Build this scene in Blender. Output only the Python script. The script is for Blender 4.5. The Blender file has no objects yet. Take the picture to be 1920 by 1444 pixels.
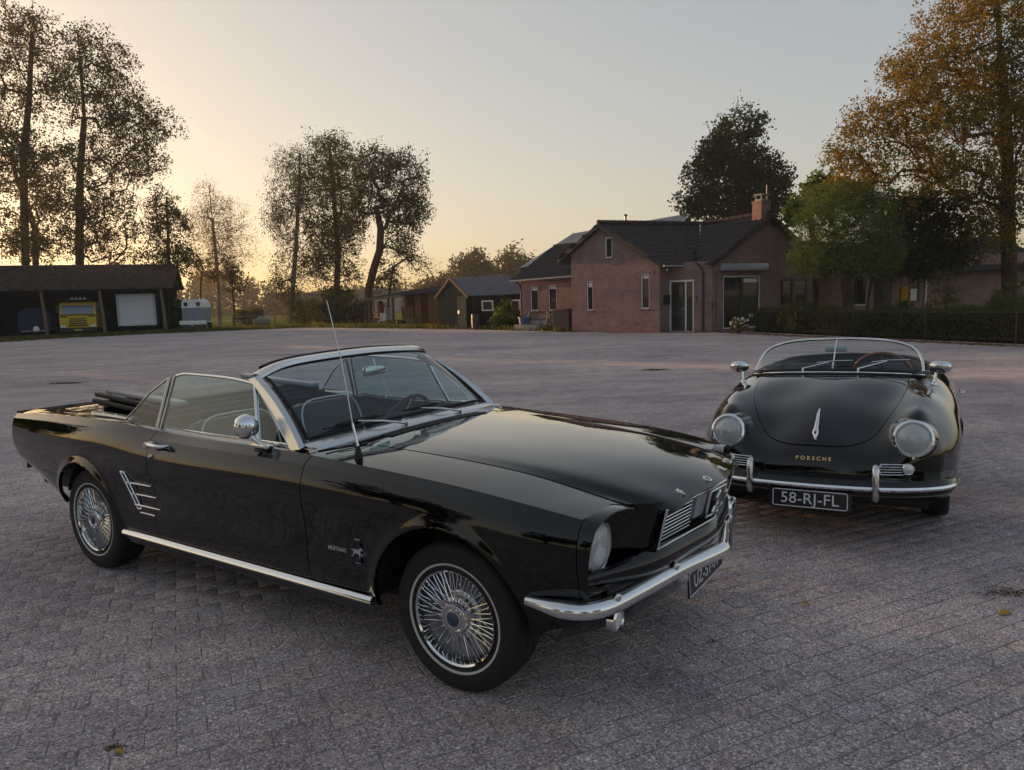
import bpy, bmesh, math, random
import numpy as np
from mathutils import Vector, Matrix
random.seed(7)
RNG = np.random.default_rng(7)
sc = bpy.context.scene
COL = sc.collection
rad = math.radians

# ------------------------------------------------------------------ camera, sky, sun, exposure
F_PX, PITCH, ROLL, CAM_H = 1342.4, 0.1159, 0.0278, 1.5416      # focal length in 1920-px units
cam_d = bpy.data.cameras.new('camera')
cam_d.sensor_fit = 'HORIZONTAL'
cam_d.sensor_width = 36.0
cam_d.lens = 36.0 * F_PX / 1920.0
cam_d.clip_start = 0.05
cam_d.clip_end = 3000.0
cam = bpy.data.objects.new('camera', cam_d)
COL.objects.link(cam)
_R = Vector((1, 0, 0)); _U = Vector((0, math.sin(PITCH), math.cos(PITCH))); _F = Vector((0, math.cos(PITCH), -math.sin(PITCH)))
_R2 = _R * math.cos(ROLL) - _U * math.sin(ROLL); _U2 = _R * math.sin(ROLL) + _U * math.cos(ROLL)
cam.matrix_world = Matrix(((_R2.x, _U2.x, -_F.x, 0), (_R2.y, _U2.y, -_F.y, 0), (_R2.z, _U2.z, -_F.z, CAM_H), (0, 0, 0, 1)))
sc.camera = cam

SUN_AZ, SUN_EL = rad(-50.0), rad(5.0)        # azimuth from the camera's forward axis, negative to the left
sun_vec = Vector((math.sin(SUN_AZ) * math.cos(SUN_EL), math.cos(SUN_AZ) * math.cos(SUN_EL), math.sin(SUN_EL)))
world = bpy.data.worlds.new('World'); sc.world = world; world.use_nodes = True
wn = world.node_tree.nodes; wl = world.node_tree.links
bg = wn['Background']
sky = wn.new('ShaderNodeTexSky'); sky.sky_type = 'NISHITA'
sky.sun_disc = False
sky.sun_elevation = SUN_EL
sky.sun_rotation = SUN_AZ
sky.altitude = 0.0; sky.air_density = 1.0; sky.dust_density = 2.0; sky.ozone_density = 1.0
# evening haze: warm towards the sun, cooler lavender away from it
tcw = wn.new('ShaderNodeTexCoord'); dotn = wn.new('ShaderNodeVectorMath'); dotn.operation = 'DOT_PRODUCT'; dotn.inputs[1].default_value = (math.sin(SUN_AZ), math.cos(SUN_AZ), 0.0)
wl.new(tcw.outputs['Generated'], dotn.inputs[0])
mr = wn.new('ShaderNodeMapRange'); mr.interpolation_type = 'SMOOTHSTEP'; mr.inputs[1].default_value = 0.95; mr.inputs[2].default_value = -0.45; wl.new(dotn.outputs['Value'], mr.inputs[0])
hz = wn.new('ShaderNodeMix'); hz.data_type = 'RGBA'; hz.inputs[6].default_value = (1.0, 0.86, 0.75, 1); hz.inputs[7].default_value = (0.90, 0.87, 0.96, 1); wl.new(mr.outputs[0], hz.inputs[0])
tint = wn.new('ShaderNodeMix'); tint.data_type = 'RGBA'; tint.blend_type = 'MULTIPLY'; tint.inputs[0].default_value = 1.0; wl.new(hz.outputs[2], tint.inputs[7])
gam = wn.new('ShaderNodeGamma'); gam.inputs[1].default_value = 0.5
wl.new(sky.outputs[0], tint.inputs[6]); wl.new(tint.outputs[2], gam.inputs[0]); wl.new(gam.outputs[0], bg.inputs['Color'])
bg.inputs['Strength'].default_value = 0.15

sun_l = bpy.data.lights.new('sun', 'SUN'); sun_l.energy = 2.6; sun_l.angle = rad(0.6); sun_l.color = (1.0, 0.52, 0.22)
sun_o = bpy.data.objects.new('sun', sun_l); COL.objects.link(sun_o)
sun_o.rotation_euler = (-sun_vec).to_track_quat('-Z', 'Y').to_euler()

sc.view_settings.view_transform = 'Standard'; sc.view_settings.look = 'None'
sc.view_settings.gamma = 1.0; sc.view_settings.use_curve_mapping = False
sc.view_settings.exposure = 1.52
sc.cycles.max_bounces = 8; sc.cycles.transparent_max_bounces = 24; sc.cycles.glossy_bounces = 5
sc.cycles.use_denoising = True
# ------------------------------------------------------------------ helpers
def tag(o, label=None, cat=None, group=None, kind=None):
    if label: o['label'] = label
    if cat: o['category'] = cat
    if group: o['group'] = group
    if kind: o['kind'] = kind
    return o
def link(o, parent=None):
    COL.objects.link(o)
    if parent is not None: o.parent = parent
    return o
def empty(name, loc=(0, 0, 0), rz=0.0, label=None, cat=None, group=None):
    o = bpy.data.objects.new(name, None); o.location = loc; o.rotation_euler = (0, 0, rz)
    o.empty_display_size = 0.2
    link(o); return tag(o, label, cat, group)
def mesh_obj(name, V, F, mat, parent=None, smooth=None):
    me = bpy.data.meshes.new(name)
    me.from_pydata([tuple(v) for v in V], [], [tuple(f) for f in F])
    me.validate(); me.update()
    if mat is not None: me.materials.append(mat)
    if smooth is not None:
        me.polygons.foreach_set('use_smooth', [True] * len(me.polygons))
        me.set_sharp_from_angle(angle=rad(smooth))
    o = bpy.data.objects.new(name, me); link(o, parent); return o
def big_quads(name, V, mat, parent=None, n=4):
    """V (k*n,3): k separate n-gons"""
    V = np.asarray(V, dtype=np.float32).reshape(-1, 3); k = len(V) // n
    me = bpy.data.meshes.new(name); me.vertices.add(k * n); me.loops.add(k * n); me.polygons.add(k)
    me.vertices.foreach_set('co', V.ravel()); me.loops.foreach_set('vertex_index', np.arange(k * n, dtype=np.int32))
    me.polygons.foreach_set('loop_start', np.arange(0, k * n, n, dtype=np.int32))
    me.polygons.foreach_set('loop_total', np.full(k, n, dtype=np.int32))
    me.update(); me.validate()
    if mat is not None: me.materials.append(mat)
    o = bpy.data.objects.new(name, me); link(o, parent); return o
def tri_mesh(name, V, Fq, mat, parent=None, smooth=False):
    """indexed quads, numpy, fast"""
    V = np.asarray(V, dtype=np.float32); Fq = np.asarray(Fq, dtype=np.int32); k, n = Fq.shape
    me = bpy.data.meshes.new(name); me.vertices.add(len(V)); me.loops.add(k * n); me.polygons.add(k)
    me.vertices.foreach_set('co', V.ravel()); me.loops.foreach_set('vertex_index', Fq.ravel())
    me.polygons.foreach_set('loop_start', np.arange(0, k * n, n, dtype=np.int32))
    me.polygons.foreach_set('loop_total', np.full(k, n, dtype=np.int32))
    if smooth: me.polygons.foreach_set('use_smooth', np.ones(k, dtype=bool))
    me.update(); me.validate()
    if mat is not None: me.materials.append(mat)
    o = bpy.data.objects.new(name, me); link(o, parent); return o

class MB:
    """collects shapes into one mesh"""
    def __init__(s): s.v = []; s.f = []
    def add(s, V, F):
        b = len(s.v); s.v += [tuple(map(float, p)) for p in V]; s.f += [tuple(b + i for i in f) for f in F]; return s
    def box(s, x0, x1, y0, y1, z0, z1, M=None):
        V = [(x, y, z) for x in (x0, x1) for y in (y0, y1) for z in (z0, z1)]
        if M is not None: V = [M @ Vector(p) for p in V]
        return s.add(V, [(0, 1, 3, 2), (4, 6, 7, 5), (0, 4, 5, 1), (2, 3, 7, 6), (0, 2, 6, 4), (1, 5, 7, 3)])
    def cbox(s, x0, x1, y0, y1, z0, z1, c=0.01, M=None):
        """chamfered box"""
        bm = bmesh.new(); bmesh.ops.create_cube(bm, size=1)
        for v in bm.verts:
            v.co = Vector(((x0 + x1) / 2 + v.co.x * (x1 - x0), (y0 + y1) / 2 + v.co.y * (y1 - y0), (z0 + z1) / 2 + v.co.z * (z1 - z0)))
        bmesh.ops.bevel(bm, geom=bm.edges[:], offset=c, segments=2, affect='EDGES', profile=0.6)
        return s.bm(bm, M)
    def bm(s, bm, M=None):
        bm.verts.index_update()
        V = [(M @ v.co) if M is not None else v.co.copy() for v in bm.verts]; F = [[v.index for v in f.verts] for f in bm.faces]
        bm.free(); return s.add(V, F)
    def grid(s, P, close_u=False, close_v=False, flip=False):
        P = np.asarray(P); nu, nv = P.shape[:2]; F = []
        for i in range(nu if close_u else nu - 1):
            for j in range(nv if close_v else nv - 1):
                a, b, c, d = i * nv + j, ((i + 1) % nu) * nv + j, ((i + 1) % nu) * nv + (j + 1) % nv, i * nv + (j + 1) % nv
                F.append((a, d, c, b) if flip else (a, b, c, d))
        return s.add(P.reshape(-1, 3), F)
    def tube(s, path, r, n=8, cap=True, closed=False):
        P = [Vector(p) for p in path]; m = len(P)
        rr = r if hasattr(r, '__len__') else [r] * m
        rings = []; prev = None
        for i in range(m):
            if closed: t = (P[(i + 1) % m] - P[i - 1])
            else: t = (P[min(i + 1, m - 1)] - P[max(i - 1, 0)])
            if t.length < 1e-9: t = Vector((0, 0, 1))
            t.normalize()
            if prev is None:
                a = Vector((0, 0, 1)) if abs(t.z) < 0.9 else Vector((1, 0, 0)); u = t.cross(a).normalized()
            else:
                u = prev - t * prev.dot(t)
                u = u.normalized() if u.length > 1e-6 else t.orthogonal().normalized()
            prev = u; w = t.cross(u)
            rings.append([P[i] + (u * math.cos(2 * math.pi * k / n) + w * math.sin(2 * math.pi * k / n)) * rr[i] for k in range(n)])
        b = len(s.v)
        V = [p for ring in rings for p in ring]; F = []
        for i in range(m if closed else m - 1):
            i2 = (i + 1) % m
            for k in range(n):
                F.append((i * n + k, i * n + (k + 1) % n, i2 * n + (k + 1) % n, i2 * n + k))
        if cap and not closed:
            F.append(tuple(range(n))[::-1]); F.append(tuple((m - 1) * n + k for k in range(n)))
        return s.add(V, F)
    def lathe(s, prof, n=32, M=None, close=False):
        """prof: (radius, axial) pairs; axis +Z unless M"""
        V = []; F = []; m = len(prof)
        for k in range(n):
            a = 2 * math.pi * k / n
            for r, z in prof:
                p = Vector((r * math.cos(a), r * math.sin(a), z)); V.append(M @ p if M is not None else p)
        for k in range(n):
            for i in range(m if close else m - 1):
                i2 = (i + 1) % m
                F.append((k * m + i, ((k + 1) % n) * m + i, ((k + 1) % n) * m + i2, k * m + i2))
        return s.add(V, F)
    def prism(s, poly, d0, d1, M=None):
        """poly in XY extruded along Z from d0 to d1"""
        n = len(poly); V = [(x, y, d0) for x, y in poly] + [(x, y, d1) for x, y in poly]
        if M is not None: V = [M @ Vector(p) for p in V]
        F = [tuple(range(n))[::-1], tuple(range(n, 2 * n))] + [(i, (i + 1) % n, n + (i + 1) % n, n + i) for i in range(n)]
        return s.add(V, F)
    def sweep(s, path, section, up=(0, 0, 1), cap=True, scale=None):
        """section points (a outward-normal, b up) swept along path; outward = tangent x up"""
        P = [Vector(p) for p in path]; up = Vector(up); m = len(P); n = len(section); V = []; F = []
        for i in range(m):
            t = (P[min(i + 1, m - 1)] - P[max(i - 1, 0)]).normalized(); o = t.cross(up).normalized(); k = scale[i] if scale else 1.0
            for a, b in section: V.append(P[i] + o * a * k + up * b * k)
        for i in range(m - 1):
            for j in range(n): F.append((i * n + j, i * n + (j + 1) % n, (i + 1) * n + (j + 1) % n, (i + 1) * n + j))
        if cap: F.append(tuple(range(n))[::-1]); F.append(tuple((m - 1) * n + k for k in range(n)))
        return s.add(V, F)
    def mirror(s):
        o = MB(); o.v = [(x, -y, z) for x, y, z in s.v]; o.f = [tuple(reversed(f)) for f in s.f]; return o
    def join(s, o): return s.add(o.v, o.f)
    def build(s, name, mat, parent=None, smooth=None): return mesh_obj(name, s.v, s.f, mat, parent, smooth)

def ncs(xs, ys):
    """natural cubic spline through (xs, ys); ys may be (n,k)"""
    xs = np.asarray(xs, float); ys = np.asarray(ys, float); n = len(xs)
    if xs[0] > xs[-1]: xs = xs[::-1]; ys = ys[::-1]
    flat = ys.ndim == 1
    if flat: ys = ys[:, None]
    h = np.diff(xs); A = np.zeros((n, n)); B = np.zeros_like(ys); A[0, 0] = A[-1, -1] = 1
    for i in range(1, n - 1):
        A[i, i - 1] = h[i - 1]; A[i, i] = 2 * (h[i - 1] + h[i]); A[i, i + 1] = h[i]
        B[i] = 6 * ((ys[i + 1] - ys[i]) / h[i] - (ys[i] - ys[i - 1]) / h[i - 1])
    M = np.linalg.solve(A, B)
    def f(x):
        x = np.asarray(x, float); i = np.clip(np.searchsorted(xs, x) - 1, 0, n - 2); hh = h[i][..., None]
        a = (xs[i + 1] - x)[..., None]; b = (x - xs[i])[..., None]
        r = (M[i] * a ** 3 + M[i + 1] * b ** 3) / (6 * hh) + (ys[i] / hh - M[i] * hh / 6) * a + (ys[i + 1] / hh - M[i + 1] * hh / 6) * b
        return r[..., 0] if flat else r
    return f
def curve(pts, n):
    """C2 curve through 3-D (or 2-D) points, n samples, chord-length parameter"""
    P = np.asarray(pts, float); d = np.r_[0, np.cumsum(np.linalg.norm(np.diff(P, axis=0), axis=1) ** 0.7)]
    return ncs(d, P)(np.linspace(0, d[-1], n))
def tensor(net, nu, nv):
    """C2 surface through a control net (u rows of v points)"""
    net = np.asarray(net, float)
    du = np.r_[0, np.cumsum(np.mean(np.linalg.norm(np.diff(net, axis=0), axis=2), axis=1) ** 0.8)]
    dv = np.r_[0, np.cumsum(np.mean(np.linalg.norm(np.diff(net, axis=1), axis=2), axis=0) ** 0.8)]
    A = np.stack([ncs(dv, row)(np.linspace(0, dv[-1], nv)) for row in net])          # (u, nv, 3)
    return np.stack([ncs(du, A[:, j])(np.linspace(0, du[-1], nu)) for j in range(nv)], axis=1)
def clip(mb, fn):
    """keep the part of a mesh where fn(p) >= 0, cut exactly along fn = 0 (faces are split)"""
    V = [Vector(p) for p in mb.v]; val = [fn(p) for p in V]; out = MB(); idx = {}; newv = []; cut = {}
    def keep(i):
        if i not in idx: idx[i] = len(newv); newv.append(tuple(V[i]))
        return idx[i]
    def cross(i, j):
        k = (min(i, j), max(i, j))
        if k not in cut:
            a, b = V[k[0]], V[k[1]]; fa, fb = val[k[0]], val[k[1]]; lo, hi = 0.0, 1.0; t = fa / (fa - fb)
            for _ in range(6):
                p = a.lerp(b, t); fp = fn(p)
                if (fp >= 0) == (fa >= 0): lo = t
                else: hi = t
                t = (lo + hi) / 2
            cut[k] = len(newv); newv.append(tuple(a.lerp(b, t)))
        return cut[k]
    F = []
    for f in mb.f:
        s = [val[i] >= 0 for i in f]
        if all(s): F.append(tuple(keep(i) for i in f)); continue
        if not any(s): continue
        poly = []
        for a, i in enumerate(f):
            j = f[(a + 1) % len(f)]
            if s[a]: poly.append(keep(i))
            if s[a] != s[(a + 1) % len(f)]: poly.append(cross(i, j))
        if len(poly) >= 3: F.append(tuple(poly))
    out.v = newv; out.f = F; return out
def flange(mb, depth, pick=None, direction=None):
    """fold the open border of a surface inwards: gives sheet edges thickness"""
    cnt = {}
    for f in mb.f:
        for a in range(len(f)):
            e = (f[a], f[(a + 1) % len(f)]); cnt[tuple(sorted(e))] = cnt.get(tuple(sorted(e)), []) + [e]
    N = [Vector((0, 0, 0)) for _ in mb.v]
    for f in mb.f:
        a, b, c = (Vector(mb.v[f[k]]) for k in (0, 1, 2)); n = (b - a).cross(c - a)
        for i in f: N[i] += n
    new = {}; F = []
    for k, es in cnt.items():
        if len(es) != 1: continue
        i, j = es[0]
        if pick and not (pick(Vector(mb.v[i])) and pick(Vector(mb.v[j]))): continue
        for q in (i, j):
            if q not in new:
                d = Vector(direction) * depth if direction else -N[q].normalized() * depth
                new[q] = len(mb.v); mb.v.append(tuple(Vector(mb.v[q]) + d))
        F.append((j, i, new[i], new[j]))
    mb.f += F; return mb
def text_mesh(name, s, size, depth, mat, parent, M, align='CENTER', space=1.0, bold=0.0):
    cu = bpy.data.curves.new(name, 'FONT'); cu.body = s; cu.size = size; cu.extrude = depth; cu.align_x = align; cu.align_y = 'CENTER'
    cu.space_character = space; cu.offset = bold; cu.resolution_u = 3
    t = bpy.data.objects.new(name, cu); COL.objects.link(t); bpy.context.view_layer.update()
    me = bpy.data.meshes.new_from_object(t.evaluated_get(bpy.context.evaluated_depsgraph_get()))
    bpy.data.objects.remove(t); bpy.data.curves.remove(cu); me.name = name
    me.materials.clear(); me.materials.append(mat); me.transform(M)
    o = bpy.data.objects.new(name, me); link(o, parent); return o
def Rz(a): return Matrix.Rotation(a, 4, 'Z')
def Rx(a): return Matrix.Rotation(a, 4, 'X')
def Ry(a): return Matrix.Rotation(a, 4, 'Y')
def T(x, y, z): return Matrix.Translation((x, y, z))
def frame(o, x, y, z):
    x, y, z = Vector(x), Vector(y), Vector(z)
    return Matrix(((x.x, y.x, z.x, o[0]), (x.y, y.y, z.y, o[1]), (x.z, y.z, z.z, o[2]), (0, 0, 0, 1)))

def at(px, py, D):
    """world point seen at photo pixel (px, py), D metres in front of the camera"""
    d = _F + _R2 * ((px - 960) / F_PX) - _U2 * ((py - 722) / F_PX); k = D / d.y
    return Vector((d.x * k, D, CAM_H + d.z * k))
def gnd(px, D):
    p = at(px, 600, D); return Vector((p.x, D, 0.0))
# ------------------------------------------------------------------ materials
MATS = {}
class NT:
    def __init__(s, m): s.t = m.node_tree; s.n = s.t.nodes; s.l = s.t.links
    def new(s, typ, **kw):
        nd = s.n.new(typ)
        for k, v in kw.items():
            if k.startswith('_'): setattr(nd, k[1:], v)
            else: nd.inputs[k.replace('__', ' ')].default_value = v
        return nd
    def link(s, a, b): s.l.new(a, b)
    def math(s, op, a, b=None, clamp=False):
        nd = s.n.new('ShaderNodeMath'); nd.operation = op; nd.use_clamp = clamp
        for i, x in enumerate((a, b)):
            if x is None: continue
            if isinstance(x, (int, float)): nd.inputs[i].default_value = x
            else: s.l.new(x, nd.inputs[i])
        return nd.outputs[0]
    def mix(s, fac, a, b, mode='MIX'):
        nd = s.n.new('ShaderNodeMix'); nd.data_type = 'RGBA'; nd.blend_type = mode
        for i, x in ((0, fac), (6, a), (7, b)):
            if isinstance(x, (int, float)): nd.inputs[i].default_value = x
            elif isinstance(x, tuple): nd.inputs[i].default_value = x if len(x) == 4 else (*x, 1)
            else: s.l.new(x, nd.inputs[i])
        return nd.outputs[2]
    def ramp(s, fac, stops):
        nd = s.n.new('ShaderNodeValToRGB'); e = nd.color_ramp.elements
        while len(e) < len(stops): e.new(0.5)
        for i, (p, c) in enumerate(stops): e[i].position = p; e[i].color = (*c, 1) if len(c) == 3 else c
        s.l.new(fac, nd.inputs[0]); return nd.outputs[0]
def material(name, col=(0.5, 0.5, 0.5), rough=0.5, metal=0.0, noise=0.0, nscale=20.0, bump=0.0, bscale=60.0, coat=0.0, spec=0.5, coord='Object', emit=None):
    if name in MATS: return MATS[name]
    m = bpy.data.materials.new(name); m.use_nodes = True; t = NT(m); b = t.n['Principled BSDF']
    b.inputs['Base Color'].default_value = (*col, 1); b.inputs['Roughness'].default_value = rough; b.inputs['Metallic'].default_value = metal
    b.inputs['Specular IOR Level'].default_value = 0.0 if (rough >= .6 and metal == 0 and name not in ('rubber', 'flat_black')) else spec
    if coat: b.inputs['Coat Weight'].default_value = coat; b.inputs['Coat Roughness'].default_value = 0.02
    if emit: b.inputs['Emission Color'].default_value = (*emit[0], 1); b.inputs['Emission Strength'].default_value = emit[1]
    if noise or bump:
        tc = t.new('ShaderNodeTexCoord')
    if noise:
        nz = t.new('ShaderNodeTexNoise', Scale=nscale, Detail=6.0, Roughness=0.65); t.link(tc.outputs[coord], nz.inputs['Vector'])
        c = t.mix(nz.outputs[0], tuple(max(0, x * (1 - noise)) for x in col), tuple(min(1, x * (1 + noise)) for x in col)); t.link(c, b.inputs['Base Color'])
    if bump:
        nb = t.new('ShaderNodeTexNoise', Scale=bscale, Detail=5.0); t.link(tc.outputs[coord], nb.inputs['Vector'])
        bp = t.new('ShaderNodeBump', Strength=bump, Distance=0.02); t.link(nb.outputs[0], bp.inputs['Height']); t.link(bp.outputs[0], b.inputs['Normal'])
    MATS[name] = m; return m
def schlick(t, ior=1.5):
    f0 = ((ior - 1) / (ior + 1)) ** 2; ge = t.new('ShaderNodeNewGeometry'); vm = t.new('ShaderNodeVectorMath', _operation='DOT_PRODUCT')
    t.link(ge.outputs['Normal'], vm.inputs[0]); t.link(ge.outputs['Incoming'], vm.inputs[1])
    c = t.math('SUBTRACT', 1.0, t.math('ABSOLUTE', vm.outputs['Value']), True)
    return t.math('ADD', t.math('MULTIPLY', t.math('POWER', c, 5.0), 1 - f0), f0, True)
def glass_mat(name, tint=(0.9, 0.95, 0.96), ior=1.5, rough=0.0):
    m = bpy.data.materials.new(name); m.use_nodes = True; t = NT(m); t.n.remove(t.n['Principled BSDF'])
    fr = schlick(t, ior); tr = t.new('ShaderNodeBsdfTransparent'); tr.inputs[0].default_value = (*tint, 1)
    gl = t.new('ShaderNodeBsdfGlossy', Roughness=rough); mx = t.new('ShaderNodeMixShader')
    t.link(fr, mx.inputs[0]); t.link(tr.outputs[0], mx.inputs[1]); t.link(gl.outputs[0], mx.inputs[2])
    t.link(mx.outputs[0], t.n['Material Output'].inputs['Surface']); MATS[name] = m; return m
def paint_mat(name, col=(0.0022, 0.0022, 0.0026)):
    """clear-coated black enamel: a little orange peel and dust"""
    m = bpy.data.materials.new(name); m.use_nodes = True; t = NT(m); b = t.n['Principled BSDF']
    b.inputs['Base Color'].default_value = (*col, 1); b.inputs['Roughness'].default_value = 0.035
    b.inputs['Specular IOR Level'].default_value = 0.18; b.inputs['Coat Weight'].default_value = 1.0; b.inputs['Coat Roughness'].default_value = 0.028; b.inputs['Coat IOR'].default_value = 1.42
    tc = t.new('ShaderNodeTexCoord')
    n2 = t.new('ShaderNodeTexNoise', Scale=5.0, Detail=8.0, Roughness=0.7); t.link(tc.outputs['Object'], n2.inputs['Vector'])
    rg = t.math('ADD', t.math('MULTIPLY', n2.outputs[0], 0.06), 0.02); t.link(rg, b.inputs['Roughness'])
    MATS[name] = m; return m
PAINT = paint_mat('black_enamel')
CHROME = material('chrome', (0.78, 0.79, 0.80), 0.06, 1.0)
BRUSHED = material('dull_chrome', (0.62, 0.63, 0.65), 0.22, 1.0)
ALU = material('aluminium', (0.55, 0.56, 0.58), 0.3, 1.0)
RUBBER = material('rubber', (0.012, 0.012, 0.013), 0.75, bump=0.15, bscale=90)
BLACK = material('flat_black', (0.008, 0.008, 0.009), 0.6)
WHITE_RUBBER = material('white_rubber', (0.55, 0.54, 0.5), 0.6)
GLASS = glass_mat('glass'); GLASS_S = glass_mat('side_glass', (0.80, 0.90, 0.90), 1.8)
GLASS_T = glass_mat('tinted_glass', (0.68, 0.84, 0.90), 1.85)
VINYL = material('black_vinyl', (0.012, 0.012, 0.014), 0.42, bump=0.1, bscale=200)
PIPING = material('white_piping', (0.7, 0.68, 0.62), 0.5)
CREAM = material('cream_vinyl', (0.55, 0.52, 0.42), 0.5)
def lamp_glass():
    m = bpy.data.materials.new('lamp_glass'); m.use_nodes = True; t = NT(m); t.n.remove(t.n['Principled BSDF'])
    tc = t.new('ShaderNodeTexCoord'); wv = t.new('ShaderNodeTexWave', Scale=28.0, Distortion=0.6); wv.bands_direction = 'Y'; t.link(tc.outputs['Object'], wv.inputs['Vector'])
    bp = t.new('ShaderNodeBump', Strength=0.35, Distance=0.004); t.link(wv.outputs['Fac'], bp.inputs['Height'])
    fr = schlick(t, 1.6); tr = t.new('ShaderNodeBsdfTransparent'); tr.inputs[0].default_value = (0.8, 0.83, 0.85, 1)
    gl = t.new('ShaderNodeBsdfGlossy', Roughness=0.04); mx = t.new('ShaderNodeMixShader'); fac = t.math('ADD', fr, 0.10, True)
    df = t.new('ShaderNodeBsdfDiffuse'); df.inputs[0].default_value = (0.85, 0.88, 0.90, 1); m2 = t.new('ShaderNodeMixShader'); m2.inputs[0].default_value = 0.46
    t.link(bp.outputs[0], gl.inputs['Normal']); t.link(bp.outputs[0], df.inputs['Normal'])
    t.link(tr.outputs[0], m2.inputs[1]); t.link(df.outputs[0], m2.inputs[2])
    t.link(fac, mx.inputs[0]); t.link(m2.outputs[0], mx.inputs[1]); t.link(gl.outputs[0], mx.inputs[2]); t.link(mx.outputs[0], t.n['Material Output'].inputs['Surface'])
    MATS['lamp_glass'] = m
lamp_glass()
material('frosted', (0.75, 0.76, 0.74), 0.25)
material('grey_enamel', (0.30, 0.32, 0.36), 0.25, noise=0.1)
material('blue_enamel', (0.012, 0.014, 0.045), 0.2)
material('plate_black', (0.008, 0.009, 0.016), 0.3)
material('plate_white', (0.75, 0.75, 0.74), 0.5)
material('red_lens', (0.35, 0.01, 0.01), 0.1)
material('wheel_dark', (0.16, 0.165, 0.18), 0.35, 0.9)
material('hub_blue', (0.10, 0.14, 0.22), 0.2, 0.8)
material('gold', (0.75, 0.52, 0.2), 0.25, 1.0)
material('mirror_back', (0.45, 0.55, 0.58), 0.3, 0.6)
material('wood_rim', (0.16, 0.045, 0.015), 0.25, noise=0.4, nscale=40)
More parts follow.
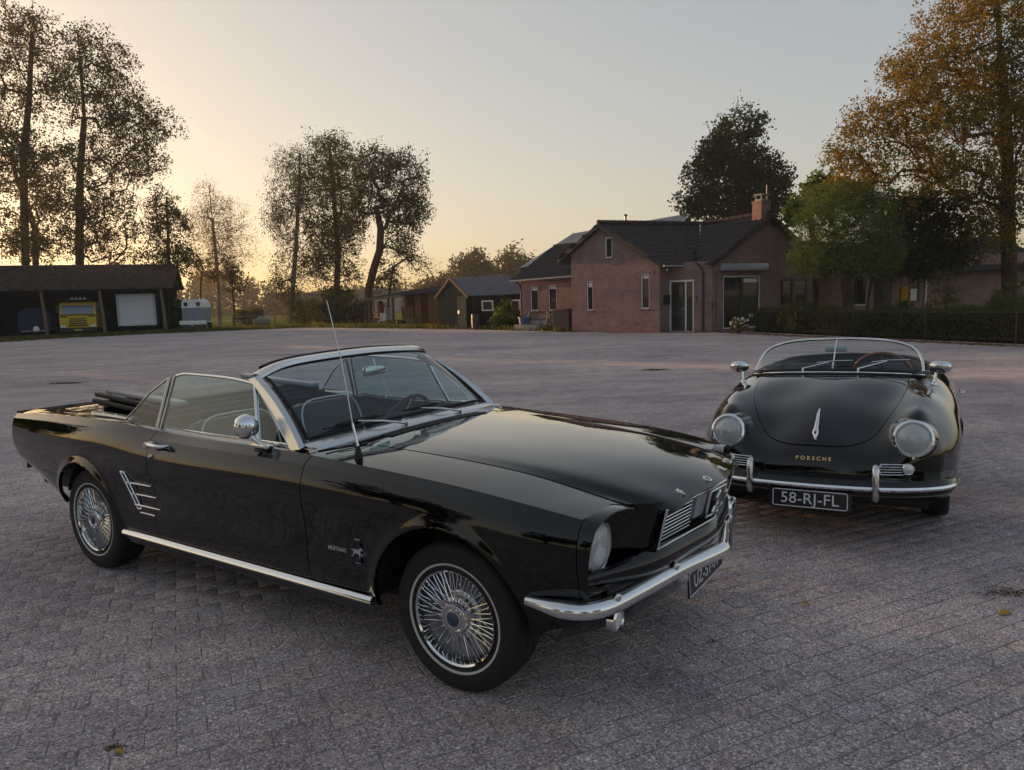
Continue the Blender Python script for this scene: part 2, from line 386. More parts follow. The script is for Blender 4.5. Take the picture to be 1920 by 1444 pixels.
# ------------------------------------------------------------------ ground, paving, grass
def world_noise(t, scale, detail=6.0, rough=0.6):
    g = t.new('ShaderNodeNewGeometry'); n = t.new('ShaderNodeTexNoise', Scale=scale, Detail=detail, Roughness=rough); t.link(g.outputs['Position'], n.inputs['Vector']); return n.outputs[0]
ROW_A = rad(25.0); BL, BW = 0.210, 0.105
def paving_mat(joints):
    m = bpy.data.materials.new('paving_clinker'); m.use_nodes = True; t = NT(m); b = t.n['Principled BSDF']
    g = t.new('ShaderNodeNewGeometry'); sp = t.new('ShaderNodeSeparateXYZ'); t.link(g.outputs['Position'], sp.inputs[0])
    c, s = math.cos(ROW_A), math.sin(ROW_A)
    u = t.math('ADD', t.math('MULTIPLY', sp.outputs[0], c / BL), t.math('MULTIPLY', sp.outputs[1], s / BL))
    v = t.math('ADD', t.math('MULTIPLY', sp.outputs[0], -s / BW), t.math('MULTIPLY', sp.outputs[1], c / BW))
    row = t.math('FLOOR', v); u2 = t.math('ADD', u, t.math('MULTIPLY', t.math('MODULO', t.math('ABSOLUTE', row), 2.0), 0.5)); col = t.math('FLOOR', u2)
    cb = t.new('ShaderNodeCombineXYZ'); t.link(col, cb.inputs[0]); t.link(row, cb.inputs[1])
    wn_ = t.new('ShaderNodeTexWhiteNoise'); t.link(cb.outputs[0], wn_.inputs['Vector'])
    cell = t.ramp(wn_.outputs['Value'], [(0.0, (.45, .395, .405)), (0.3, (.50, .445, .45)), (0.55, (.52, .465, .465)), (0.8, (.535, .455, .435)), (1.0, (.47, .435, .45))])
    # exposed aggregate: pale and dark grit
    vo = t.new('ShaderNodeTexVoronoi', Scale=150.0); t.link(g.outputs['Position'], vo.inputs['Vector'])
    sepc = t.new('ShaderNodeSeparateColor'); t.link(vo.outputs['Color'], sepc.inputs[0])
    grit = t.ramp(sepc.outputs[0], [(0.0, (.35, .34, .35)), (0.35, (.80, .79, .80)), (0.75, (1.08, 1.07, 1.06)), (0.93, (1.5, 1.48, 1.46)), (1.0, (2.1, 2.08, 2.05))])
    c1 = t.mix(1.0, cell, grit, 'MULTIPLY')
    big = t.ramp(world_noise(t, 0.35, 5.0), [(0.3, (.78, .76, .78)), (0.5, (1.0, .98, .97)), (0.72, (1.22, 1.17, 1.10))])
    c2 = t.mix(1.0, c1, big, 'MULTIPLY')
    mid = t.ramp(world_noise(t, 2.3, 7.0, .7), [(0.32, (.72, .72, .74)), (0.55, (1.0, 1.0, 1.0)), (0.75, (1.12, 1.10, 1.05))])
    c2 = t.mix(1.0, c2, mid, 'MULTIPLY')
    # tyre-worn streaks and sand, darker damp patches
    st = t.new('ShaderNodeMapping'); st.inputs['Scale'].default_value = (.05, .9, 1); st.inputs['Rotation'].default_value = (0, 0, rad(-8)); t.link(g.outputs['Position'], st.inputs['Vector'])
    ns = t.new('ShaderNodeTexNoise', Scale=1.0, Detail=5.0); t.link(st.outputs[0], ns.inputs['Vector'])
    c2 = t.mix(1.0, c2, t.ramp(ns.outputs[0], [(0.35, (.82, .82, .84)), (0.6, (1.08, 1.06, 1.04))]), 'MULTIPLY')
    if joints:
        fu = t.math('ABSOLUTE', t.math('SUBTRACT', t.math('FRACT', u2), 0.5)); fv = t.math('ABSOLUTE', t.math('SUBTRACT', t.math('FRACT', v), 0.5))
        j = t.math('MAXIMUM', t.math('GREATER_THAN', fu, 0.483), t.math('GREATER_THAN', fv, 0.468))
        dist = t.new('ShaderNodeCameraData')
        c2 = t.mix(t.math('MULTIPLY', j, 0.5), c2, (.13, .12, .115))
    moss = t.math('MULTIPLY', t.math('SUBTRACT', world_noise(t, 1.1, 8.0, .75), 0.62, True), 2.2, True)
    c2 = t.mix(t.math('MULTIPLY', moss, 0.6), c2, (.20, .17, .12))
    t.link(c2, b.inputs['Base Color']); b.inputs['Roughness'].default_value = 0.82; b.inputs['Specular IOR Level'].default_value = 0.2
    bp = t.new('ShaderNodeBump', Strength=0.9, Distance=0.0028); t.link(vo.outputs['Distance'], bp.inputs['Height'])
    bp2 = t.new('ShaderNodeBump', Strength=0.4, Distance=0.006); t.link(world_noise(t, 22.0, 5.0), bp2.inputs['Height']); t.link(bp.outputs[0], bp2.inputs['Normal']); t.link(bp2.outputs[0], b.inputs['Normal'])
    return m
PAVE_FAR, PAVE_NEAR = paving_mat(True), paving_mat(False)
def grass_mat(name, a, b_, c_, scale=0.5):
    m = bpy.data.materials.new(name); m.use_nodes = True; t = NT(m); b = t.n['Principled BSDF']
    c = t.ramp(world_noise(t, scale, 8.0, .7), [(0.3, a), (0.5, b_), (0.72, c_)]); f = t.ramp(world_noise(t, 9.0, 6.0, .7), [(0.3, (.6, .6, .6)), (0.7, (1.35, 1.3, 1.2))])
    t.link(t.mix(1.0, c, f, 'MULTIPLY'), b.inputs['Base Color']); b.inputs['Roughness'].default_value = 0.9; b.inputs['Specular IOR Level'].default_value = 0.0
    bp = t.new('ShaderNodeBump', Strength=0.8, Distance=0.08); t.link(world_noise(t, 14.0, 5.0), bp.inputs['Height']); t.link(bp.outputs[0], b.inputs['Normal']); return m
FIELD = grass_mat('meadow', (.085, .10, .022), (.13, .14, .03), (.18, .17, .045), .12)
EARTH = grass_mat('verge_earth', (.075, .060, .030), (.10, .085, .038), (.13, .105, .055), .7)
YARD = [(-70, 34), (-34.5, 42.3), (-31.5, 44.4), (-28.5, 50.6), (-24.5, 53.5), (-20.5, 53.5), (-16, 57.5), (-10.5, 52.8), (-5, 48.2), (-2.4, 42.6), (.5, 40.0), (3.0, 35.6), (6.6, 31.8), (10.0, 30.4), (11.9, 24.6), (13.9, 19.6), (17, 12), (34, 4), (45, -45), (-70, -45)]
NEAR = [(-2.1, 1.55), (2.3, 1.55), (8.2, 9.6), (-8.2, 9.6)]
def build_ground():
    g = mesh_obj('ground', [(-1500, -600, -.06), (1500, -600, -.06), (1500, 2200, -.06), (-1500, 2200, -.06)], [(0, 1, 2, 3)], FIELD); tag(g, kind='structure')
    # verge of rough earth and grass round the yard
    vg = []
    cx, cy = -8, 10
    for x, y in YARD:
        d = Vector((x - cx, y - cy)).normalized(); vg.append((x + d.x * 5, y + d.y * 5, -.035))
    v = mesh_obj('verge', vg, [tuple(range(len(vg)))], EARTH); tag(v, kind='structure')
    bm = bmesh.new()
    out = [bm.verts.new((x, y, 0)) for x, y in YARD]; inn = [bm.verts.new((x, y, 0)) for x, y in NEAR]
    es = [bm.edges.new((out[i], out[(i + 1) % len(out)])) for i in range(len(out))] + [bm.edges.new((inn[i], inn[(i + 1) % 4])) for i in range(4)]
    bmesh.ops.triangle_fill(bm, use_beauty=True, use_dissolve=False, edges=es)
    nb = Vector((0, 5, 0))
    for f in list(bm.faces):
        c = f.calc_center_median()
        if f.normal.z < 0: f.normal_flip()
    # drop fill inside the near hole
    def inside(c):
        s = True
        for i in range(4):
            a, b = NEAR[i], NEAR[(i + 1) % 4]
            if (b[0] - a[0]) * (c.y - a[1]) - (b[1] - a[1]) * (c.x - a[0]) < -1e-6: s = False
        return s
    bmesh.ops.delete(bm, geom=[f for f in bm.faces if inside(f.calc_center_median())], context='FACES')
    me = bpy.data.meshes.new('paving'); bm.to_mesh(me); bm.free(); me.materials.append(PAVE_FAR)
    pv = link(bpy.data.objects.new('paving', me)); tag(pv, kind='structure')
    mesh_obj('joint_sand', [(x, y, -.0032) for x, y in NEAR], [(0, 1, 2, 3)], material('joint_sand', (.20, .185, .175), .95, noise=.6, nscale=40), pv)
    # the clinkers near the camera, one by one
    c, s = math.cos(ROW_A), math.sin(ROW_A); items = []
    def inn2(x, y, m=0.0):
        for i in range(4):
            a, b = NEAR[i], NEAR[(i + 1) % 4]; L = math.hypot(b[0] - a[0], b[1] - a[1])
            if ((b[0] - a[0]) * (y - a[1]) - (b[1] - a[1]) * (x - a[0])) / L < -m: return False
        return True
    for r in range(-120, 140):
        for k in range(-60, 80):
            u = (k + 0.5 - 0.5 * (abs(r) % 2)) * BL; v = (r + .5) * BW
            x, y = u * c - v * s, u * s + v * c
            if inn2(x, y, .06): items.append((x, y))
    h = lambda: [(-.5, -.5, -.03), (.5, -.5, -.03), (.5, .5, -.03), (-.5, .5, -.03)]
    lx, ly, e = (BL - .0035) / 2, (BW - .005) / 2, .0030
    base = np.array([(-lx, -ly, -.03), (lx, -ly, -.03), (lx, ly, -.03), (-lx, ly, -.03), (-lx, -ly, -.0022), (lx, -ly, -.0022), (lx, ly, -.0022), (-lx, ly, -.0022), (-lx + e, -ly + e, 0), (lx - e, -ly + e, 0), (lx - e, ly - e, 0), (-lx + e, ly - e, 0)])
    quads = [(0, 1, 5, 4), (1, 2, 6, 5), (2, 3, 7, 6), (3, 0, 4, 7), (4, 5, 9, 8), (5, 6, 10, 9), (6, 7, 11, 10), (7, 4, 8, 11), (8, 9, 10, 11)]
    rows = []
    for x, y in items:
        rows.append((x, y, RNG.uniform(-.0016, .0008), ROW_A + RNG.normal(0, .006), RNG.normal(0, .004), RNG.normal(0, .005)))
    # biggest in view first
    def vis(x, y): return math.hypot(x, y) if (abs(x) < .715 * y - .02 and y > 2.02) else 99
    under = lambda x, y: False
    order = sorted(range(len(rows)), key=lambda i: vis(rows[i][0], rows[i][1]))
    me = bpy.data.meshes.new('clinker'); me.from_pydata([tuple(p) for p in base], [], quads); me.update(); me.materials.append(PAVE_NEAR)
    for i in order[:300]:
        x, y, z, a, tx, ty = rows[i]
        o = bpy.data.objects.new('clinker', me); o.location = (x, y, z); o.rotation_euler = (tx, ty, a); link(o, pv)
    V = []; F = []
    for n_, i in enumerate(order[300:]):
        x, y, z, a, tx, ty = rows[i]; ca, sa = math.cos(a), math.sin(a)
        P = np.c_[x + base[:, 0] * ca - base[:, 1] * sa, y + base[:, 0] * sa + base[:, 1] * ca, base[:, 2] + z + base[:, 1] * tx - base[:, 0] * ty]
        V.append(P); F.append(np.array(quads) + n_ * 12)
    o = tri_mesh('clinker_field', np.concatenate(V), np.concatenate(F), PAVE_NEAR, pv); tag(o, kind='stuff')
# ------------------------------------------------------------------ trees, hedges, bushes
def leaf_mat(name, cols, trans=0.45, patch=0.25, pscale=0.35):
    m = bpy.data.materials.new(name); m.use_nodes = True; t = NT(m); t.n.remove(t.n['Principled BSDF'])
    g = t.new('ShaderNodeNewGeometry'); pn = world_noise(t, pscale, 3.0)
    f = t.math('ADD', t.math('MULTIPLY', g.outputs['Random Per Island'], 1 - patch), t.math('MULTIPLY', t.math('MULTIPLY', t.math('SUBTRACT', pn, 0.3), 2.5, True), patch))
    c = t.ramp(f, [(i / (len(cols) - 1), x) for i, x in enumerate(cols)])
    d = t.new('ShaderNodeBsdfDiffuse'); tr = t.new('ShaderNodeBsdfTranslucent'); mx = t.new('ShaderNodeMixShader'); mx.inputs[0].default_value = trans
    t.link(c, d.inputs[0]); t.link(c, tr.inputs[0]); t.link(d.outputs[0], mx.inputs[1]); t.link(tr.outputs[0], mx.inputs[2]); t.link(mx.outputs[0], t.n['Material Output'].inputs['Surface']); MATS[name] = m; return m
def bark_mat(name, a, b_, scale=8.0):
    m = bpy.data.materials.new(name); m.use_nodes = True; t = NT(m); b = t.n['Principled BSDF']
    tc = t.new('ShaderNodeTexCoord'); mp = t.new('ShaderNodeMapping'); mp.inputs['Scale'].default_value = (1, 1, .25); t.link(tc.outputs['Object'], mp.inputs[0])
    n = t.new('ShaderNodeTexNoise', Scale=scale, Detail=7.0, Roughness=.7); t.link(mp.outputs[0], n.inputs['Vector']); t.link(t.ramp(n.outputs[0], [(.35, a), (.65, b_)]), b.inputs['Base Color']); b.inputs['Roughness'].default_value = .9; b.inputs['Specular IOR Level'].default_value = 0.0
    bp = t.new('ShaderNodeBump', Strength=.9, Distance=.05); t.link(n.outputs[0], bp.inputs['Height']); t.link(bp.outputs[0], b.inputs['Normal']); MATS[name] = m; return m
BARK = bark_mat('bark', (.035, .026, .020), (.09, .068, .050)); BIRCH = bark_mat('birch_bark', (.10, .085, .07), (.34, .31, .27), 5.0)
L_POP = leaf_mat('poplar_leaf', [(.034, .038, .014), (.072, .074, .024), (.120, .112, .034)], 0.55)
L_BIR = leaf_mat('birch_leaf', [(.11, .095, .035), (.17, .14, .05), (.24, .19, .07)], 0.6)
L_OAK = leaf_mat('oak_leaf', [(.030, .040, .015), (.060, .070, .022), (.105, .105, .034)], 0.5)
L_DARK = leaf_mat('maple_leaf', [(.030, .045, .020), (.055, .078, .030), (.095, .115, .042)], 0.5)
L_AUT = leaf_mat('autumn_leaf', [(.070, .080, .020), (.15, .13, .026), (.28, .19, .032), (.40, .22, .034)], 0.5, .55, .45)
L_WIL = leaf_mat('willow_leaf', [(.085, .13, .036), (.14, .20, .055), (.19, .26, .08)], 0.45, .4, .8)
L_GRN = leaf_mat('plane_leaf', [(.075, .115, .032), (.12, .18, .048), (.17, .23, .070)], 0.45)
L_HED = leaf_mat('hedge_leaf', [(.045, .060, .020), (.080, .100, .034), (.12, .135, .048)], 0.35, .4, .9)
L_FAR = leaf_mat('far_leaf', [(.060, .068, .030), (.095, .098, .042), (.13, .12, .052)], 0.4)
def leaves(centers, radii, per, size, rng, droop=0.0, aspect=.62, flat=.0):
    """cloud of rhombic leaves round the given twig ends"""
    C = np.repeat(np.asarray(centers), per, axis=0); R = np.repeat(np.asarray(radii), per)
    n = len(C); d = rng.normal(size=(n, 3)); d /= np.linalg.norm(d, axis=1)[:, None]; r = R * rng.random(n) ** .45
    P = C + d * r[:, None]; P[:, 2] -= droop * rng.random(n) * R
    if per >= 30:                      # leaves gather in tufts on the twigs
        k = 6; sub = np.repeat(np.asarray(centers), k, axis=0); e = rng.normal(size=sub.shape); e /= np.linalg.norm(e, axis=1)[:, None]; sr = np.repeat(np.asarray(radii), k)
        sub = sub + e * (sr * rng.random(len(sub)) ** .5)[:, None]; sub[:, 2] -= droop * rng.random(len(sub)) * sr
        idx = np.repeat(np.arange(len(centers)), per) * k + rng.integers(0, k, n); Pt = sub[idx] + rng.normal(size=(n, 3)) * (R * .20)[:, None]
        far = rng.random(n) < .16; P = np.where(far[:, None], P, Pt)
    u = rng.normal(size=(n, 3)); u[:, 2] -= droop * 1.2; u /= np.linalg.norm(u, axis=1)[:, None]
    w = np.cross(u, rng.normal(size=(n, 3))); w /= np.linalg.norm(w, axis=1)[:, None]
    s = size * rng.uniform(.6, 1.35, n)[:, None]
    return np.stack([P - u * s * .5, P + w * s * .5 * aspect, P + u * s * .5, P - w * s * .5 * aspect], axis=1).reshape(-1, 3)
def skeleton(trunk, attract, rng, step=1.2, sag=.08, up=.35):
    nodes = [np.array(p, float) for p in trunk]; par = [-1] + list(range(len(trunk) - 1)); A = np.asarray(attract)
    tr = np.array(trunk); order = np.argsort(np.min(np.linalg.norm(A[:, None] - tr[None], axis=2), axis=1)); ends = []
    lo = len(trunk) // 3
    for i in order:
        p = A[i]; N = np.array(nodes); dv = p - N; dist = np.linalg.norm(dv, axis=1)
        cost = dist + up * np.maximum(0, N[:, 2] - p[2] + .15 * dist); cost[:lo] += 50
        k = int(np.argmin(cost)); m = max(1, int(dist[k] / step)); q = k; a = N[k]
        for j in range(1, m + 1):
            f = j / m; x = a + (p - a) * f; x[2] += math.sin(math.pi * f) * dist[k] * sag
            if j < m: x = x + rng.normal(size=3) * .05 * dist[k] / m
            nodes.append(x); par.append(q); q = len(nodes) - 1
        ends.append(q)
    return np.array(nodes), par, ends
def branches(nodes, par, r0, rtip, power=.5, nside=6):
    n = len(nodes); cnt = np.ones(n)
    for i in range(n - 1, 0, -1): cnt[par[i]] += cnt[i]
    kids = [[] for _ in range(n)]
    for i in range(1, n): kids[par[i]].append(i)
    rr = rtip * cnt ** power; rr *= r0 / rr[0]; rr = np.maximum(rr, rtip); V = []; F = []
    # chains: follow the heaviest child
    stack = [(0, None)]
    while stack:
        s, p = stack.pop(); ch = ([p] if p is not None else []) + [s]; c = s
        while kids[c]:
            ks = sorted(kids[c], key=lambda k: -cnt[k])
            for k in ks[1:]: stack.append((k, c))
            c = ks[0]; ch.append(c)
        if len(ch) < 2: continue
        R = [rr[k] for k in ch]
        if p is not None: R[0] = R[1]
        m = MB().tube([tuple(nodes[k]) for k in ch], R, nside if R[0] > .06 else 4, cap=False); b = len(V); V += m.v; F += [tuple(b + i for i in f) for f in m.f]
    return V, F
def in_blobs(blobs, n, rng, shell=.35):
    out = []; w = np.array([(b[3] * b[4] * b[5]) ** .62 for b in blobs]); w = w / w.sum()
    for k in rng.choice(len(blobs), n, p=w):
        b = blobs[k]; d = rng.normal(size=3); d /= np.linalg.norm(d); r = rng.random() ** shell; out.append((b[0] + d[0] * b[3] * r, b[1] + d[1] * b[4] * r, b[2] + d[2] * b[5] * r))
    return np.array(out)
def tree(name, label, base, trunk, blobs, mat, bark=BARK, n=160, per=40, size=.25, cr=.7, r0=.25, rtip=.012, seed=1, droop=0, group=None, cat='tree', aspect=.62, step=1.2, sag=.08):
    """trunk and blobs are given relative to the base point"""
    rng = np.random.default_rng(seed); A = in_blobs(blobs, n, rng); A = A[A[:, 2] > .3]
    nodes, par, ends = skeleton(trunk, A, rng, step, sag); V, F = branches(nodes, par, r0, rtip)
    o = empty(name, base, 0, label, cat, group)
    mesh_obj('trunk', V, F, bark, o, 60)
    big_quads('crown', leaves(nodes[ends], cr * rng.uniform(.55, 1.25, len(ends)), per, size, rng, droop, aspect), mat, o); return o
def bush(name, label, base, blobs, mat, n=60, per=40, size=.08, cr=.2, seed=3, cat='bush', group=None, stem=True, droop=0):
    rng = np.random.default_rng(seed); A = in_blobs(blobs, n, rng, .25); A[:, 2] = np.maximum(A[:, 2], .05)
    o = empty(name, base, 0, label, cat, group)
    if stem:
        m = MB()
        for k in range(0, len(A), 3): m.tube([(A[k][0] * .15, A[k][1] * .15, 0), tuple(A[k] * np.array([.6, .6, .55])), tuple(A[k])], [.012, .008, .003], 4, cap=False)
        m.build('stem', BARK, o)
    big_quads('foliage', leaves(A, cr * rng.uniform(.6, 1.3, len(A)), per, size, rng, droop), mat, o); return o
def px_tree(name, label, D, bx, trunk_px, blobs_px, mat, bark=None, **kw):
    """trunk given as photo pixels, crown as pixel ellipses (x, y, half-width, half-height, depth offset m); sizes follow from the distance"""
    b = gnd(bx, D); s = D / F_PX
    tr = [(0, 0, -.1)] + [tuple(at(x, y, D) - b) for x, y in trunk_px]
    bl = []
    for q in blobs_px:
        p = at(q[0], q[1], D) - b; rx, rz = q[2] * s, q[3] * s; dy = q[4] if len(q) > 4 else 0; bl.append((p.x, p.y + dy, p.z, rx, max(.6, .5 * (rx + rz)) if len(q) < 6 else q[5], rz))
    return tree(name, label, b, tr, bl, mat, bark or BARK, **kw)
def build_trees():
    G = 'tall trees behind the open barn'
    px_tree('poplar_tree', 'tallest poplar cut by the left edge of the picture, behind the open barn', 60, 52, [(50, 560), (46, 420), (44, 300), (55, 180), (60, 60), (62, -20)],
            [(30, 60, 60, 75), (70, 130, 55, 80), (20, 250, 75, 90), (60, 330, 60, 70), (-40, 180, 60, 140), (30, 440, 70, 60)], L_POP, n=420, per=62, size=.19, cr=1.05, r0=.30, seed=11, group=G)
    px_tree('poplar_tree', 'slim poplar with a leaning trunk at the left edge, behind the barn roof', 63, 70, [(68, 560), (66, 430), (30, 330), (5, 250)], [(10, 300, 50, 60), (95, 380, 45, 70), (60, 460, 60, 40)], L_POP, n=150, per=60, size=.19, cr=.95, r0=.25, seed=12, group=G)
    px_tree('poplar_tree', 'broad poplar with a straight dark trunk behind the middle of the barn', 58, 150, [(150, 560), (149, 440), (150, 330), (158, 220), (150, 110), (145, 60)],
            [(150, 90, 28, 45), (200, 110, 45, 45), (160, 180, 75, 60), (215, 190, 48, 60), (250, 240, 60, 35), (300, 225, 36, 24), (190, 300, 90, 60), (270, 300, 45, 30), (130, 380, 65, 60), (220, 400, 70, 55), (190, 460, 95, 40)], L_POP, n=560, per=62, size=.18, cr=.95, r0=.31, seed=13, group=G)
    px_tree('small_tree', 'smaller leafy tree at the right end of the barn roof, beside the poplars', 57, 318, [(318, 580), (316, 500), (315, 430), (312, 370)], [(312, 385, 20, 32), (325, 430, 40, 35), (310, 480, 45, 40), (345, 490, 26, 30), (300, 530, 35, 25)], L_POP, n=150, per=64, size=.17, cr=.8, r0=.16, seed=14, group=G)
    px_tree('birch_tree', 'pale feathery birch standing alone on the grass left of centre', 70, 412, [(412, 590), (409, 530), (404, 470), (398, 410), (392, 350)], [(385, 362, 22, 28), (395, 400, 45, 35), (425, 400, 45, 35), (395, 450, 55, 45), (430, 460, 55, 45), (400, 500, 50, 35)], L_BIR, BIRCH, n=420, per=44, size=.12, cr=.95, r0=.17, rtip=.010, seed=15, droop=.5, aspect=.5)
    px_tree('young_tree', 'thin young tree with a bare lower stem left of the pale birch', 67, 380, [(378, 590), (376, 550), (378, 510)], [(385, 505, 28, 22), (400, 515, 24, 18)], L_BIR, n=36, per=36, size=.18, cr=.6, r0=.07, seed=16, droop=.4)
    px_tree('young_tree', 'small hanging birch right of the pale birch trunk', 68, 438, [(440, 590), (436, 550), (432, 500)], [(430, 500, 26, 22), (440, 530, 24, 26)], L_POP, n=40, per=40, size=.2, cr=.6, r0=.08, seed=17, droop=.6)
    G = 'birches and oak beyond the yard'
    px_tree('birch_tree', 'tall weeping birch with drooping twigs, left of the big tree group', 62, 545, [(545, 590), (550, 530), (556, 450), (560, 360), (562, 290)], [(545, 300, 35, 28), (540, 360, 38, 55), (575, 330, 35, 60), (545, 440, 32, 60), (545, 510, 36, 50), (570, 560, 26, 28), (545, 570, 22, 24), (520, 540, 14, 30), (590, 480, 20, 40), (515, 400, 12, 40)], L_POP, BIRCH, n=360, per=60, size=.14, cr=.9, r0=.2, rtip=.010, seed=18, droop=1.3, aspect=.5, group=G)
    px_tree('oak_tree', 'dark dense oak with ivy at its foot in the middle of the tree group', 63, 632, [(632, 590), (632, 530), (634, 470), (628, 400), (622, 330), (618, 280)], [(610, 275, 48, 22), (630, 300, 60, 35), (600, 350, 55, 50), (645, 360, 45, 45), (610, 420, 45, 40), (640, 440, 40, 35), (630, 500, 48, 40), (600, 480, 34, 40), (660, 420, 30, 50), (630, 555, 34, 22)], L_OAK, n=430, per=64, size=.17, cr=.95, r0=.27, seed=19, group=G)
    px_tree('leaning_tree', 'crooked tree with a thick leaning trunk behind the open wood shed', 55, 690, [(690, 580), (692, 540), (702, 500), (712, 470), (714, 430), (706, 390)], [(715, 300, 45, 32), (755, 320, 42, 30), (770, 365, 36, 32), (700, 360, 35, 45), (740, 400, 48, 30), (770, 420, 24, 30), (745, 450, 28, 26), (680, 330, 24, 45), (760, 470, 22, 22), (725, 520, 24, 30), (665, 400, 18, 40), (790, 390, 22, 26)], L_OAK, n=360, per=60, size=.155, cr=.85, r0=.31, seed=20, group=G)
    px_tree('twiggy_tree', 'sparse twiggy fruit tree above the wood shed roof', 56, 730, [(728, 560), (738, 500), (762, 485)], [(775, 490, 38, 14), (800, 505, 26, 16), (735, 520, 22, 22)], L_BIR, n=70, per=12, size=.13, cr=.6, r0=.1, seed=21)
    bush('ivy_bush', 'dense dark ivy bush round the foot of the oak trunk', gnd(632, 62.5), [(0, 0, 1.6, 1.5, 1.3, 1.7), (.3, 0, .6, 1.6, 1.3, .7)], L_OAK, n=110, per=40, size=.24, cr=.5, seed=22)
    for i, (px, D, h, w, lab) in enumerate(((326, 57, 2.4, 1.0, 'hazel bush showing past the right end of the barn'), (338, 57, 2.2, 1.5, 'leafy bush behind the horse trailer'), (575, 66, 2.0, 1.5, 'low bramble bush between the birch and the oak'), (668, 60, 1.8, 1.4, 'bush on the grass behind the leaning trunk'), (470, 74, 1.5, 1.6, 'small rounded bush on the grass right of the pale birch'))):
        bush('bush', lab, gnd(px, D), [(0, 0, h * .5, w, w, h * .5)], L_GRN if i in (0, 1) else L_OAK, n=70, per=36, size=.22, cr=.45, seed=30 + i)
    # ---- trees in the distance, right of the sheds
    G = 'distant trees behind the sheds'
    px_tree('distant_tree', 'rounded distant tree above the dark shed roof', 105, 890, [(888, 560), (888, 520)], [(888, 500, 42, 26), (870, 525, 30, 20), (905, 520, 40, 22)], L_FAR, n=150, per=36, size=.45, cr=1.5, r0=.3, seed=40, group=G)
    px_tree('distant_tree', 'broad distant tree between the dark shed and the house', 110, 960, [(960, 560), (960, 520)], [(965, 495, 40, 22), (945, 520, 38, 22), (985, 515, 30, 26)], L_FAR, n=150, per=36, size=.45, cr=1.5, r0=.3, seed=41, group=G)
    px_tree('distant_tree', 'low distant tree above the wood shed roof', 108, 820, [(820, 565), (820, 545)], [(815, 540, 34, 14), (845, 532, 20, 16)], L_FAR, n=80, per=34, size=.45, cr=1.3, r0=.25, seed=42, group=G)
    rng = np.random.default_rng(50); C = []; Rr = []
    for x in np.linspace(-130, 0, 240):
        h = 4.5 + 3.5 * math.sin(x * .11) * math.sin(x * .037 + 1) + rng.random() * 3; y = 175 + rng.normal() * 8
        for z in np.arange(.8, h, 1.5): C.append((x + rng.normal(), y, z)); Rr.append(1.7)
    o = big_quads('far_wood', leaves(np.array(C), np.array(Rr), 26, .8, rng), L_FAR); tag(o, 'hazy belt of woodland along the far edge of the meadow', 'woodland', kind='stuff')
    # ---- house side
    px_tree('maple_tree', 'large dark maple towering behind the brick house and its chimney', 43, 1392, [(1392, 520), (1392, 440), (1390, 380), (1388, 300), (1385, 250)],
            [(1385, 240, 48, 28), (1345, 275, 30, 26), (1390, 300, 60, 40), (1330, 310, 36, 22), (1345, 350, 62, 35), (1420, 340, 55, 40), (1310, 378, 42, 18), (1350, 390, 70, 25), (1455, 340, 30, 20), (1450, 380, 40, 28), (1400, 400, 60, 22)], L_DARK, n=480, per=70, size=.17, cr=.68, r0=.33, seed=60)
    px_tree('autumn_tree', 'tall maple turning orange, cut by the right edge of the picture', 27, 1893, [(1893, 560), (1892, 480), (1888, 420), (1890, 340), (1886, 240), (1876, 120), (1870, 0)],
            [(1800, 40, 62, 55, 0, 2.4), (1860, -20, 90, 60, 0, 2.6), (1720, 115, 50, 36, 0, 1.6), (1700, 165, 62, 40, -.5, 1.8), (1790, 150, 80, 60, 0, 2.4), (1880, 130, 60, 90, 0, 2.6), (1650, 215, 60, 36, 0, 1.6), (1610, 270, 52, 30, 0, 1.4), (1720, 240, 80, 45, -.8, 2.2), (1820, 260, 90, 60, 0, 2.4), (1660, 310, 90, 38, 0, 2.0), (1780, 340, 90, 40, 0, 2.2), (1590, 300, 36, 20, 0, 1.0), (1890, 380, 60, 50, 0, 2.0), (1850, 440, 60, 35, 0, 1.6), (1960, 200, 80, 160, 0, 2.6), (1885, 270, 60, 90, -1.5, 1.6), (1890, 60, 60, 80, -1.5, 1.8)], L_AUT, n=1250, per=66, size=.095, cr=.52, r0=.25, rtip=.010, seed=61, step=.7)
    px_tree('maple_tree', 'dark green maple with hanging branches left of the orange tree', 28.5, 1648, [(1648, 560), (1648, 520), (1652, 470), (1665, 420), (1680, 390)],
            [(1740, 400, 70, 45), (1790, 440, 50, 40), (1700, 460, 60, 40), (1760, 480, 60, 32), (1690, 400, 50, 35), (1650, 480, 40, 40), (1720, 505, 40, 16)], L_DARK, n=320, per=70, size=.13, cr=.5, r0=.17, seed=62, step=.7)
    px_tree('plane_tree', 'light green tree with broad leaves showing above the clipped willow', 32, 1520, [(1530, 560), (1528, 480), (1520, 420), (1515, 380)], [(1510, 375, 24, 30), (1535, 350, 30, 22), (1490, 400, 18, 20), (1555, 380, 30, 30), (1600, 345, 36, 16)], L_GRN, n=90, per=26, size=.22, cr=.38, r0=.12, seed=63, aspect=.9)
    px_tree('pollard_willow', 'rounded bushy green willow on a short trunk in the front garden', 27.5, 1588, [(1590, 590), (1590, 570), (1588, 545), (1586, 520)],
            [(1585, 430, 105, 72, 0, 1.7), (1545, 460, 66, 56, 0, 1.3), (1630, 450, 66, 60, 0, 1.3), (1590, 375, 70, 36, 0, 1.2), (1590, 490, 100, 34, 0, 1.5), (1510, 485, 40, 34, 0, .9), (1660, 480, 42, 40, 0, .9), (1590, 400, 95, 45, 0, 1.5), (1560, 365, 50, 26, 0, 1.0), (1625, 375, 50, 30, 0, 1.0)], L_WIL, n=1300, per=44, size=.085, cr=.30, r0=.17, rtip=.006, seed=64, aspect=.32, step=.5, droop=.1)
